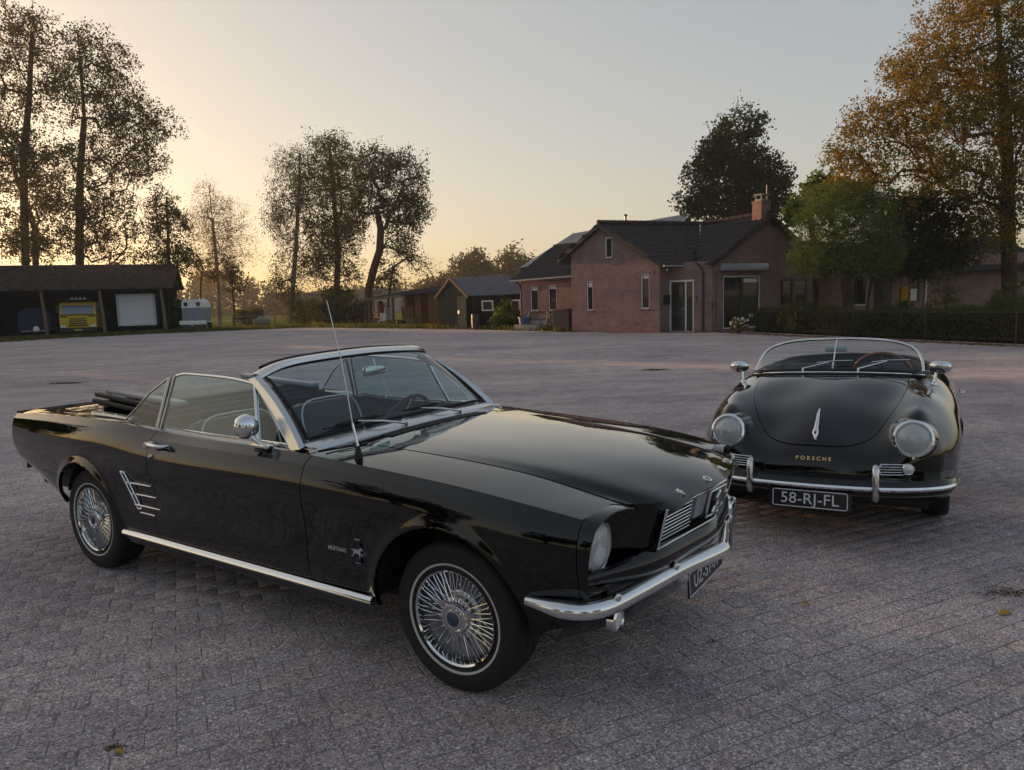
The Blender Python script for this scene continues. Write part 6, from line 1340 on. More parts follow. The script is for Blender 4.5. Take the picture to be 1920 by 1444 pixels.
    dash = MB().grid(tensor([[(-.86, y, .880), (-.95, y, .892 + .012 * math.exp(-((y - .36) / .18) ** 2)), (-1.04, y, .885 + .012 * math.exp(-((y - .36) / .18) ** 2)), (-1.075, y, .85), (-1.06, y, .76), (-1.0, y, .70)] for y in (-.71, -.5, -.2, .15, .36, .55, .71)], 40, 20), flip=True)
    dash.build('dashboard', VINYL, root, 60)
    def seat(x, y, w, name='seat'):
        s1 = MB().cbox(-.26, .27, -w / 2, w / 2, -.08, .09, .06, T(x, y, .46) @ Ry(rad(-8))); o = s1.build(name, VINYL, root, 60)
        Mb = T(x - .25, y, .50) @ Ry(rad(-17)); bk = MB().cbox(-.075, .075, -w / 2, w / 2, 0, .44, .07, Mb); b = bk.build('backrest', VINYL, o, 60)
        loop = []
        for a in np.linspace(0, math.pi, 15): loop.append((w / 2 * .97 * (abs(math.cos(a)) ** .45) * (1 if math.cos(a) > 0 else -1), .10 + .345 * (math.sin(a) ** .35)))
        MB().tube([Mb @ Vector((.082, p, q)) for p, q in loop], .006, 6).build('piping', PIPING, b)
        return o
    seat(-1.62, -.35, .52); seat(-1.62, .35, .52)
    s1 = MB().cbox(-.24, .24, -.58, .58, -.07, .08, .06, T(-2.32, 0, .50)).build('rear_seat', VINYL, root, 60)
    MB().cbox(-.07, .07, -.60, .60, 0, .40, .06, T(-2.58, 0, .50) @ Ry(rad(-18))).build('backrest', VINYL, s1, 60)
    sw = T(-1.26, .36, .815) @ Ry(rad(-62)); ring = [sw @ Vector((.198 * math.cos(a), .198 * math.sin(a), 0)) for a in np.linspace(0, 2 * math.pi, 49)[:-1]]
    so = MB().tube(ring, .0125, 8, closed=True).build('steering_wheel', BLACK, root, 60)
    sp = MB()
    for a in (rad(0), rad(180), rad(180 + 90)):
        sp.tube([sw @ Vector((.03 * math.cos(a + math.pi / 2), .03 * math.sin(a + math.pi / 2), .02)), sw @ Vector((.19 * math.cos(a + math.pi / 2), .19 * math.sin(a + math.pi / 2), 0))], .009, 8)
    sp.lathe([(0, .04), (.03, .035), (.045, .01), (.045, -.02)], 20, sw @ T(0, 0, -.02)); sp.build('spoke', BRUSHED, so, 50)
    MB().tube([sw @ Vector((0, 0, 0)), (-1.0, .36, .72)], .028, 10).build('steering_column', BLACK, root, 50)
    mi = MB().cbox(-.012, .012, -.10, .10, -.026, .026, .010, T(-1.16, .02, 1.178) @ Rz(rad(10)) @ Ry(rad(-4))).build('rear_view_mirror', CHROME, root, 50)
    MB().tube([(-1.15, .02, 1.185), (-1.165, .02, 1.245)], .006, 8).build('mirror_stalk', CHROME, mi, 50)
    # ---- round door mirror (right door) and its twin
    for s in (-1, 1):
        if s == 1: mx, my, mz = -1.10, .80, .893
        else: mx, my, mz = -1.135, -.795, .893
        mm = MB().tube(curve([(mx + .05, my, mz + .008), (mx + .0, my + s * .012, mz + .03), (mx - .04, my + s * .03, mz + .075)], 8), [.011] * 8, 8)
        mm.cbox(-.075, .055, -.018, .018, -.008, .008, .006, T(mx + .03, my, mz + .008))
        mo = mm.build('door_mirror', CHROME, root, 50)
        Mh = T(mx - .045, my + s * .035, mz + .098) @ Rz(s * rad(48)) @ Ry(math.pi / 2)
        MB().lathe([(0, .038), (.026, .034), (.045, .022), (.056, .004), (.060, -.012), (.057, -.018)], 36, Mh).build('mirror_shell', CHROME, mo, 60)
        MB().lathe([(0, -.016), (.056, -.0165)], 36, Mh).build('mirror_glass', CHROME, mo, 60)
    # ---- sill moulding, ribbed strip, side ornaments, lettering
    for s in (1, -1):
        xm = np.linspace(-.405, -2.335, 30)
        a = MB().grid(np.stack([np.c_[xm, np.full(30, y), np.full(30, z)] for y, z in ((.834, .323), (.848, .315), (.851, .300), (.840, .288), (.826, .288))]), flip=True)
        (a if s == 1 else a.mirror()).build('sill_moulding', CHROME, root, 50)
        b = MB()
        for k in range(4):
            zt = .286 - .013 * k; yt = .828 - .008 * k
            b.grid(np.stack([np.c_[xm, np.full(30, y), np.full(30, z)] for y, z in ((yt - .004, zt), (yt + .003, zt - .003), (yt + .003, zt - .007), (yt - .006, zt - .0125))]), flip=True)
        (b if s == 1 else b.mirror())  .build('sill_ribs', MATS['wheel_dark'], root, 50)
        def sk(x, z, o=.004):
            P = profile(x, 60); i = np.argmin(np.abs(P[:, 1] - z)); return (x, s * (P[i, 0] + o), z)
        t0 = [sk(x, z) for x, z in ((-2.262, .668), (-2.225, .665), (-2.105, .474), (-2.138, .470))]
        orn = MB().tube([t0[0], t0[3]], .0055, 8).tube([t0[1], t0[2]], .0055, 8).tube([t0[0], t0[1]], .0055, 8).tube([t0[3], t0[2]], .0055, 8)
        oo = orn.build('scoop_ornament', CHROME, root, 50)
        for z, xa, xb in ((.610, -2.215, -2.00), (.550, -2.180, -1.965), (.492, -2.142, -1.925)):
            MB().tube([sk(x, z, .006) for x in np.linspace(xa - .02, xb, 5)], [.0065, .006, .0055, .005, .003], 8).build('ornament_bar', CHROME, oo, 50)
        MB().tube([sk(x, .452 + (x + 2.12) * .0, .002) for x in np.linspace(-2.12, -1.98, 4)], .004, 6).build('crease_trim', BRUSHED, root, 50)
        nx = Vector((0, s, 0)); xd = Vector((-s * -1.0, 0, 0)) if False else Vector((1 if s < 0 else -1, 0, 0))
        c = sk(-.578, .510, .003); text_mesh('badge_text', 'MUSTANG', .0225, .003, CHROME, root, frame(c, xd, (0, 0, 1), nx), space=1.05, bold=.0008)
        c = sk(-.452, .522, .004); bars = MB()
        for k in (-1, 0, 1):
            M = frame((c[0] + k * .009, c[1], c[2]), xd, (0, 0, 1), nx); bars.box(-.0042, .0042, -.050, .050, -.003, .003, M)
        be = bars.build('bar_emblem', MATS['blue_enamel'], root)
        cap = MB(); M = frame(c, xd, (0, 0, 1), nx); cap.box(-.015, .015, .049, .053, -.004, .004, M); cap.box(-.015, .015, -.053, -.049, -.004, .004, M); cap.build('emblem_cap', CHROME, be)
        horse(be, frame((c[0], c[1] + s * .004, c[2]), Vector((1, 0, 0)), (0, 0, 1), (0, -1, 0)) if s < 0 else frame((c[0], c[1] + .004, c[2]), Vector((1, 0, 0)), (0, 0, 1), (0, -1, 0)), .036)
    # ---- wheels
    wheel_mesh = {}
    def wheel(x, s, yc=.711):
        w = empty('wheel'); w.parent = root; w.location = (x, s * yc, WZ)
        w.rotation_euler = (math.pi / 2 if s < 0 else -math.pi / 2, 0, 0)      # local +Z is outboard
        def part(name, fn, mat, par=w, sm=50):
            if name not in wheel_mesh: wheel_mesh[name] = fn().build(name, mat, par, sm)
            else:
                o = wheel_mesh[name].copy(); COL.objects.link(o); o.parent = par; return o
            return wheel_mesh[name]
        R = WZ
        part('tyre', lambda: MB().lathe([(.19, -.078), (.215, -.09), (.255, -.097), (.285, -.091), (.298, -.08), (.304, -.068), (.306, -.045), (.3065, -.03), (.302, -.028), (.302, -.022), (.3068, -.020), (.307, 0), (.3068, .020), (.302, .022), (.302, .028), (.3065, .03), (.306, .045), (.304, .068), (.298, .08), (.285, .091), (.255, .097), (.232, .0955), (.215, .09), (.19, .078)], 72), RUBBER)
        part('white_stripe', lambda: MB().lathe([(.2150, .089), (.2155, .0925), (.2235, .0955), (.2245, .0925)], 72), WHITE_RUBBER)
        part('rim', lambda: MB().lathe([(.184, .060), (.187, .086), (.1945, .092), (.197, .086), (.194, .07)], 72), CHROME, sm=40)
        part('rim_bed', lambda: MB().lathe([(.183, .066), (.178, .050), (.165, .035), (.13, .020), (.10, .015), (.0, .012)], 72), MATS['wheel_dark'], sm=40)
        part('hub_barrel', lambda: MB().lathe([(.105, .016), (.100, .040), (.092, .046), (.084, .044), (.078, .060), (.060, .066)], 40), BRUSHED, sm=35)
        part('hub', lambda: MB().lathe([(.068, .058), (.066, .082), (.060, .092), (.050, .094), (.047, .088), (.037, .088), (.035, .094), (.014, .099), (0, .100)], 40), CHROME, sm=35)
        part('hub_disc', lambda: MB().lathe([(.030, .0965), (.015, .101), (0, .102)], 32), MATS['hub_blue'], sm=50)
        def ear(k): return lambda: MB().prism([(.045, -.020), (.085, -.012), (.092, .0), (.085, .012), (.045, .020)], .066, .082, Rz(2 * math.pi * k / 3 + .35))
        for k in range(3):
            key = 'spinner_ear%d' % k
            if key in wheel_mesh: o = wheel_mesh[key].copy(); COL.objects.link(o); o.parent = w
            else: wheel_mesh[key] = ear(k)().build('spinner_ear', BRUSHED, w, 30)
        def spokes():
            m = MB(); n = 26
            for k in range(n):
                a = 2 * math.pi * k / n
                for tw in (-.20, .20):
                    m.tube([(.052 * math.cos(a), .052 * math.sin(a), .072), (.186 * math.cos(a + tw), .186 * math.sin(a + tw), .070)], .0020, 5, cap=False)
                for tw in (-.3, .3) if k % 2 == 0 else ():
                    m.tube([(.09 * math.cos(a), .09 * math.sin(a), .044), (.184 * math.cos(a + tw * .5), .184 * math.sin(a + tw * .5), .060)], .0018, 4, cap=False)
            return m
        part('spokes', spokes, CHROME)
        return w
    for x in (0.0, -2.743):
        for s in (-1, 1): wheel(x, s)
    return root
# ------------------------------------------------------------------ the small round roadster behind
def build_roadster():
    root = empty('roadster_car', (2.254, 5.032, 0), rad(-120.2), 'small rounded black roadster with round headlights facing the camera, low split windscreen', 'car', 'vintage cars parked on the yard')
    root.rotation_euler = (rad(1.1), 0, rad(-120.2)); root.scale = (1.02, 1.02, 1.02); root.location.z = -.004
    N = [
     [(-2.93,0,.33),(-2.90,.35,.33),(-2.82,.53,.33),(-2.72,.64,.33),(-2.66,.68,.33),(-2.62,.68,.30),(-2.60,.66,.27)],
     [(-2.99,0,.45),(-2.96,.34,.45),(-2.87,.53,.45),(-2.76,.66,.45),(-2.68,.71,.45),(-2.62,.715,.38),(-2.58,.69,.27)],
     [(-2.93,0,.58),(-2.90,.33,.58),(-2.82,.52,.57),(-2.70,.67,.55),(-2.60,.74,.53),(-2.52,.755,.42),(-2.48,.72,.26)],
     [(-2.78,0,.70),(-2.75,.33,.69),(-2.68,.52,.665),(-2.56,.68,.62),(-2.46,.76,.56),(-2.40,.775,.43),(-2.38,.735,.25)],
     [(-2.50,0,.83),(-2.48,.33,.815),(-2.44,.52,.77),(-2.36,.69,.70),(-2.30,.785,.59),(-2.26,.795,.43),(-2.25,.75,.24)],
     [(-2.10,0,.925),(-2.10,.33,.905),(-2.10,.53,.86),(-2.08,.71,.765),(-2.06,.805,.62),(-2.05,.81,.43),(-2.05,.76,.23)],
     [(-1.70,0,.96),(-1.70,.34,.945),(-1.70,.56,.905),(-1.70,.73,.79),(-1.70,.815,.63),(-1.70,.815,.43),(-1.70,.76,.22)],
     [(-1.20,0,.965),(-1.20,.35,.95),(-1.20,.585,.91),(-1.20,.745,.79),(-1.20,.818,.63),(-1.20,.815,.43),(-1.20,.76,.215)],
     [(-.75,0,.96),(-.75,.36,.945),(-.75,.60,.905),(-.75,.75,.785),(-.75,.818,.62),(-.75,.813,.43),(-.75,.76,.215)],
     [(-.38,0,.945),(-.39,.37,.928),(-.40,.605,.885),(-.40,.75,.775),(-.40,.815,.61),(-.40,.81,.43),(-.40,.76,.215)],
     [(-.10,0,.905),(-.10,.37,.882),(-.10,.595,.848),(-.10,.735,.75),(-.10,.808,.59),(-.10,.805,.42),(-.10,.755,.22)],
     [(.15,0,.848),(.15,.37,.800),(.15,.575,.838),(.15,.71,.735),(.15,.79,.58),(.15,.79,.42),(.15,.745,.23)],
     [(.38,0,.765),(.38,.36,.715),(.38,.552,.800),(.37,.665,.71),(.36,.745,.56),(.37,.75,.42),(.38,.72,.25)],
     [(.52,0,.692),(.51,.36,.640),(.50,.542,.766),(.475,.64,.685),(.45,.71,.55),(.455,.715,.42),(.46,.69,.26)],
     [(.62,0,.620),(.61,.355,.578),(.575,.532,.685),(.54,.63,.635),(.505,.69,.53),(.505,.69,.415),(.505,.67,.27)],
     [(.69,0,.545),(.675,.36,.522),(.625,.525,.60),(.58,.62,.565),(.535,.675,.49),(.53,.675,.40),(.525,.655,.28)],
     [(.73,0,.46),(.71,.355,.45),(.66,.515,.48),(.60,.61,.46),(.55,.66,.43),(.54,.66,.385),(.53,.645,.285)],
     [(.735,0,.385),(.71,.35,.38),(.655,.50,.385),(.60,.59,.38),(.55,.64,.365),(.54,.645,.345),(.53,.635,.295)],
     [(.70,0,.30),(.68,.34,.30),(.63,.48,.30),(.58,.57,.30),(.54,.62,.30),(.53,.63,.30),(.525,.625,.30)]]
    full = [[(p[0], -p[1], p[2]) for p in r[:0:-1]] + r for r in N]
    S = tensor(full, 190, 110)
    sv = S.reshape(-1, 3)
    skin = MB().grid(S)
    for cx, cz, R in ((-.12, .31, .345), (-2.20, .30, .335)):
        skin = clip(skin, lambda p, a=cx, b=cz, r=R: (math.hypot(p.x - a, p.z - b) - r) if abs(p.y) > .45 else 1.0)
    ck = lambda p: 1.0 if p.z < .62 else (abs((p.x + 1.06) / .70) ** 4 + abs(p.y / .615) ** 4) - 1
    skin = clip(skin, ck)
    hf = lambda p: (1 - (max(0, (p.x + .25)) / .915) ** 2.5 - (abs(p.y) / .49) ** 2.5) if (p.x > -.285 and p.z > .40) else -1
    hood = clip(clip(skin, lambda p: hf(p) - .014), lambda p: p.x + .275)
    body = clip(skin, lambda p: -hf(p) - .006 if p.x > -.28 else 1.0)
    flange(hood, .015).build('hood', PAINT, root, 40)
    D0, D1 = -.50, -1.40
    dz = lambda p: (p.z > .30 and D1 < p.x < D0 and abs(p.y) > .60)
    def door_f(p): return min(p.x - D1, D0 - p.x, p.z - .30, abs(p.y) - .60)
    for s in (1, -1):
        d = clip(clip(body, lambda p: door_f(p) - .0025), lambda p: p.y * s); do = flange(d, .015).build('door', PAINT, root, 40)
        h = MB().tube(curve([(-1.24, s * .822, .705), (-1.25, s * .845, .705), (-1.18, s * .848, .705), (-1.12, s * .838, .705), (-1.115, s * .82, .705)], 12), .008, 8); h.build('handle', CHROME, do, 50)
    body = clip(body, lambda p: -door_f(p) - .0005 if p.z > .28 else 1.0)
    flange(body, .018).build('body_shell', PAINT, root, 40)
    def surf(y, z):                     # front surface x at (y,z)
        m = sv[sv[:, 0] > .3]; i = np.argmin((m[:, 1] - y) ** 2 + (m[:, 2] - z) ** 2); return m[i]
    def surfz(x, y):
        m = sv[sv[:, 2] > .4]; i = np.argmin((m[:, 0] - x) ** 2 + (m[:, 1] - y) ** 2); return m[i]
    for cx in (-.12, -2.2):
        for s in (1, -1):
            th = np.linspace(-.1, math.pi + .1, 24); w = MB()
            w.grid(np.stack([np.c_[cx + .352 * np.cos(th), np.full(24, y * s), .31 + .352 * np.sin(th)] for y in (.70, .45)])); w.add([(cx + .36 * math.cos(a), .45 * s, .31 + .36 * math.sin(a)) for a in th], [tuple(range(24))]); w.build('wheel_house', BLACK, root)
    MB().box(-2.6, .5, -.62, .62, .19, .25).build('floor_pan', BLACK, root)
    def band(ya, yb, z, s, n=9, off=.006):        # smooth line across the nose at height z
        yy = np.linspace(ya, yb, 7); q = np.polyfit(yy, [surf(y * s, z)[0] for y in yy], 2); return [(float(np.polyval(q, y)) + off, y * s, z) for y in np.linspace(ya, yb, n)]
    # headlights
    for s in (1, -1):
        M = T(.628, .534 * s, .640) @ Rz(s * rad(3)) @ Ry(math.pi / 2 - rad(13)) @ Matrix.Scale(1.10, 4)
        MB().lathe([(.135, -.16), (.118, -.08), (.104, -.012)], 48, M).build('headlight_pod', PAINT, root, 60)
        o = MB().lathe([(.080, -.03), (.101, -.016), (.103, .002), (.098, .013), (.088, .017), (.080, .010), (.078, -.01)], 48, M).build('headlight', CHROME, root, 40)
        MB().lathe([(.080, .008), (.070, .020), (.05, .030), (.028, .036), (0, .038)], 40, M).build('lens', MATS['lamp_glass'], o, 60)
        MB().lathe([(.079, .002), (.062, -.024), (.035, -.044), (.012, -.050), (0, -.05)], 40, M).build('reflector', CHROME, o, 60)
        MB().lathe([(0, -.012), (.011, -.014), (.012, -.05)], 14, M).build('bulb', MATS['frosted'], o, 60)
        MB().lathe([(0, .016), (.008, .012), (.009, 0)], 12, M @ T(.104, 0, 0)).build('rim_screw', CHROME, o, 60)
    # hood handle, lettering
    hp = []
    for x in np.linspace(.385, .635, 12): q = surfz(x, 0); hp.append((x, 0, q[2]))
    rr = np.interp(np.linspace(0, 1, 12), [0, .3, .75, .9, 1], [.005, .009, .014, .023, .006]); lift = np.interp(np.linspace(0, 1, 12), [0, .15, .5, .9, 1], [.004, .018, .024, .016, .010])
    hm = MB().tube([(p[0] + l * .6, p[1], p[2] + l * .8) for p, l in zip(hp, lift)], list(rr), 12); ho = hm.build('hood_handle', CHROME, root, 60)
    MB().lathe([(0, .006), (.008, .004), (.010, 0)], 16, T(hp[-2][0] + .022, 0, hp[-2][2] + .024) @ Ry(rad(50))).build('handle_crest', MATS['red_lens'], ho, 60)
    p = surf(0, .505); q1 = surf(0, .53); q0 = surf(0, .48); up = Vector(q1 - q0).normalized(); up.y = 0; up.normalize(); nx = Vector((0, 1, 0)).cross(up)
    text_mesh('badge_text', 'PORSCHE', .034, .002, MATS['gold'], root, frame((p[0] + .004, 0, .505), (0, 1, 0), up, nx), space=1.55, bold=.0006)
    # horn grilles with round parking lamps
    for s in (1, -1):
        pts = band(.372, .52, .492, s) + [band(.53, .54, .478, s)[0], band(.53, .54, .446, s)[0]] + band(.52, .372, .432, s) + [band(.362, .37, .446, s)[0], band(.362, .37, .478, s)[0]]
        go = MB().tube(pts, .0035, 6, closed=True).build('horn_grille', CHROME, root, 50)
        for k in (-1, 0, 1): MB().tube(band(.365, .53, .462 + k * .015, s), .0025, 6).build('grille_bar', CHROME, go, 50)
        c = surf(.505 * s, .462); M = T(c[0] + .004, c[1], c[2]) @ Rz(s * rad(28)) @ Ry(math.pi / 2)
        l = MB().lathe([(.034, -.01), (.036, .008), (.032, .014), (.028, .012)], 28, M).build('parking_lamp', CHROME, root, 50)
        MB().lathe([(.031, .010), (.02, .022), (0, .027)], 28, M).build('lens', MATS['frosted'], l, 60)
    # bumper: black blade with bright strip, two guards
    half = curve([(.845, 0, .365), (.835, .2, .365), (.80, .42, .365), (.72, .60, .365), (.60, .715, .365), (.42, .765, .368)], 26)
    path = [(p[0], -p[1], p[2]) for p in half[:0:-1]] + [tuple(p) for p in half]
    scl = [min(1, .35 + .65 * min(i, len(path) - 1 - i) / 6) for i in range(len(path))]
    bo = MB().sweep(path, [(-.02, .050), (.005, .050), (.024, .030), (.030, 0), (.024, -.030), (.005, -.045), (-.02, -.045)], scale=scl).build('front_bumper', PAINT, root, 40)
    MB().sweep([(x, y, z + .008) for x, y, z in path], [(.022, .014), (.034, .012), (.039, 0), (.034, -.012), (.022, -.014)], scale=scl).build('bumper_strip', CHROME, bo, 40)
    MB().sweep([(x, y, z + .040) for x, y, z in path], [(-.10, .016), (-.02, .010), (-.02, -.004), (-.10, -.004)], scale=None).build('bumper_apron', PAINT, bo, 40)
    for s in (1, -1):
        rows = []
        for z, w, d, b in ((.512, .007, .000, 0), (.508, .014, .020, 0), (.49, .018, .038, 0), (.44, .020, .052, 0), (.37, .020, .058, 0), (.32, .019, .050, 0), (.300, .015, .034, 0), (.292, .008, .012, 0)):
            gx, gy = .822, .35 * s
            rows.append([(gx - .012, gy - w, z), (gx + d * .7, gy - w, z), (gx + d, gy - w * .4, z), (gx + d, gy + w * .4, z), (gx + d * .7, gy + w, z), (gx - .012, gy + w, z)])
        MB().grid(np.array(rows), close_v=True).build('bumper_guard', BRUSHED, bo, 50)
    Mp = frame((.885, 0, .292), (0, 1, 0), (-.16, 0, .987), (.987, 0, .16))
    bmq = bmesh.new(); bmesh.ops.create_cube(bmq, size=1)
    for v in bmq.verts: v.co = Vector((v.co.x * .462, v.co.y * .108, v.co.z * .008))
    po = MB().bm(bmq, Mp).build('number_plate', MATS['plate_black'], root)
    text_mesh('plate_text', '58-RJ-FL', .092, .001, MATS['plate_white'], po, Mp @ T(0, -.001, .0055), space=1.03)
    MB().tube([Mp @ Vector(p) for p in ((-.207, -.042, .004), (-.20, -.049, .004), (.20, -.049, .004), (.207, -.042, .004), (.207, .042, .004), (.20, .049, .004), (-.20, .049, .004), (-.207, .042, .004))], .0028, 6, closed=True).build('plate_rim', MATS['plate_white'], po)
    # windscreen: two curved panes, bright frame, centre post
    base = curve([(-.47, -.575, .925), (-.36, -.42, .945), (-.30, -.2, .957), (-.285, 0, .960), (-.30, .2, .957), (-.36, .42, .945), (-.47, .575, .925)], 41)
    topc = curve([(-.585, -.57, .985), (-.655, -.52, 1.075), (-.655, -.38, 1.135), (-.61, -.18, 1.160), (-.585, 0, 1.165), (-.61, .18, 1.160), (-.655, .38, 1.135), (-.655, .52, 1.075), (-.585, .57, .985)], 41)
    ws = np.stack([base + (topc - base) * f for f in np.linspace(0, 1, 9)])
    for a, b in ((0, 21), (20, 41)): flange(MB().grid(ws[:, a:b]), .004).build('windshield', GLASS, root, 40)
    fr = [tuple(base[0])] + [tuple(p) for p in topc] + [tuple(base[-1])]
    fo = MB().tube(fr, .0105, 10).build('windshield_frame', CHROME, root, 60)
    MB().tube([tuple(base[20] + np.array([.004, 0, 0])), tuple(topc[20])], .005, 8).build('centre_post', CHROME, fo, 60)
    for k, (dz_, r, mt) in enumerate(((-.004, .013, RUBBER), (-.018, .008, CHROME), (-.030, .012, RUBBER))):
        MB().tube([(p[0] + .010 + .012 * k, p[1] * (1 + .01 * k), p[2] + dz_) for p in base], r, 8).build('windshield_gasket', mt, fo, 60)
    for y0, y1 in ((-.20, .06), (.17, .42)):
        zb = .962; w = MB(); piv = Vector((-.265 - .35 * y0 * y0, y0, zb - .01)); tip = Vector((-.325 - .3 * y1 * y1, y1 - .06, zb + .055))
        w.tube([piv + Vector((.01, 0, -.03)), piv + Vector((0, 0, .02))], .008, 8); w.tube([piv + Vector((0, 0, .015)), tip], [.006, .0045], 8); wo = w.build('wiper', CHROME, root, 50)
        MB().tube([tip + Vector((.004, -.11, -.012)), tip + Vector((.006, 0, .002)), tip + Vector((-.012, .13, .004))], .0055, 6).build('wiper_blade', BRUSHED, wo, 50)
    mi = MB().cbox(-.008, .008, -.075, .075, -.024, .024, .008, T(-.53, 0, 1.095)).build('rear_view_mirror', MATS['mirror_back'], root, 50)
    MB().tube([(-.52, 0, 1.095), (-.50, 0, 1.09)], .008, 8).build('mirror_clamp', CHROME, mi, 50)
    # fender mirrors
    for s in (1, -1):
        b = surfz(-.33, .635 * s); m = MB().tube([(b[0], b[1], b[2] - .01), (b[0] - .012, b[1] + .01 * s, b[2] + .05), (b[0] - .02, b[1] + .015 * s, b[2] + .105)], [.015, .010, .008], 10); m.lathe([(.022, -.008), (.020, .006), (.012, .014), (0, .015)], 16, T(*b)); mo = m.build('door_mirror', CHROME, root, 50)
        M = T(b[0] - .02, b[1] + .035 * s, b[2] + .115) @ Rz(rad(s * -12)) @ Ry(math.pi / 2 - rad(20))
        sq = Matrix.Diagonal((.62, 1.0, 1.0, 1.0))
        MB().lathe([(0, .055), (.030, .050), (.055, .034), (.070, .010), (.073, -.012), (.069, -.018), (0, -.016)], 32, M @ sq).build('mirror_shell', CHROME, mo, 60)
    # cabin
    tub = MB(); th = np.linspace(0, 2 * math.pi, 41)
    rim = [(-1.06 + .70 * (abs(math.cos(a)) ** .5) * (1 if math.cos(a) > 0 else -1), .615 * (abs(math.sin(a)) ** .5) * (1 if math.sin(a) > 0 else -1)) for a in th]
    rz = [surfz(x, y)[2] for x, y in rim]
    tub.grid(np.array([[(x, y, z - .005), (x * .995 - .005, y * .96, z - .06), (x, y * .95, .26)] for (x, y), z in zip(rim, rz)])); tub.add([(x, y * .95, .27) for x, y in rim[:-1]], [tuple(range(40))]); tub.build('cabin_lining', VINYL, root, 50)
    MB().tube([(x, y, z + .002) for (x, y), z in zip(rim[:-1], rz)], .014, 8, closed=True).build('cockpit_rim', VINYL, root, 60)
    dash = MB().grid(tensor([[(-.38, y, .925), (-.47, y, .935), (-.53, y, .915), (-.54, y, .85), (-.50, y, .74)] for y in (-.58, -.3, .0, .3, .58)], 24, 14), flip=True).build('dashboard', VINYL, root, 60)
    for y in (-.30, .30):
        so = MB().cbox(-.24, .24, -.22, .22, -.07, .07, .05, T(-1.06, y, .40) @ Ry(rad(-8))).build('seat', VINYL, root, 60)
        MB().cbox(-.06, .06, -.22, .22, 0, .50, .055, T(-1.32, y, .42) @ Ry(rad(-16))).build('backrest', VINYL, so, 60)
    sw = T(-.72, .30, .885) @ Ry(rad(-58)); ring = [sw @ Vector((.195 * math.cos(a), .195 * math.sin(a), 0)) for a in np.linspace(0, 2 * math.pi, 49)[:-1]]
    so = MB().tube(ring, .013, 8, closed=True).build('steering_wheel', MATS['wood_rim'], root, 60)
    sp = MB()
    for a in (0, 2.1, 4.2): sp.tube([sw @ Vector((0, 0, -.01)), sw @ Vector((.19 * math.cos(a), .19 * math.sin(a), 0))], .007, 8)
    sp.lathe([(0, .02), (.03, .012), (.035, -.02)], 20, sw); sp.build('spoke', ALU, so, 50)
    MB().tube([sw @ Vector((0, 0, -.02)), (-.50, .30, .78)], .022, 10).build('steering_column', BLACK, root, 50)
    # rear lamps, bumper
    for s in (1, -1):
        MB().lathe([(.04, -.02), (.035, .01), (.015, .025), (0, .027)], 20, T(-2.83, .55 * s, .48) @ Rz(rad(180 - 25 * s)) @ Ry(math.pi / 2)).build('tail_lamp', MATS['red_lens'], root, 50)
    rb = curve([(-2.55, .76, .36), (-2.85, .70, .36), (-3.02, .45, .36), (-3.06, 0, .36), (-3.02, -.45, .36), (-2.85, -.70, .36), (-2.55, -.76, .36)], 40)
    MB().sweep([tuple(p) for p in rb], [(-.02, .045), (.012, .04), (.026, .012), (.026, -.012), (.012, -.04), (-.02, -.045)]).build('rear_bumper', PAINT, root, 40)
    wm = {}
    for x, tr in ((-.12, .655), (-2.2, .64)):
        for s in (1, -1):
            w = empty('wheel'); w.parent = root; w.location = (x, s * tr, .312); w.rotation_euler = (-math.pi / 2 * s, 0, 0)
            def part(nm, prof, mat):
                if nm in wm: o = wm[nm].copy(); COL.objects.link(o); o.parent = w
                else: wm[nm] = MB().lathe(prof, 56).build(nm, mat, w, 45)
            part('tyre', [(.20, -.07), (.25, -.082), (.29, -.078), (.306, -.062), (.311, -.03), (.312, 0), (.311, .03), (.306, .062), (.29, .078), (.25, .082), (.20, .07)], RUBBER)
            part('rim', [(.20, .068), (.192, .074), (.18, .055), (.15, .05), (.12, .055)], ALU)
            part('hub_cap', [(.125, .053), (.118, .068), (.09, .080), (.05, .087), (0, .088)], CHROME)
    return root
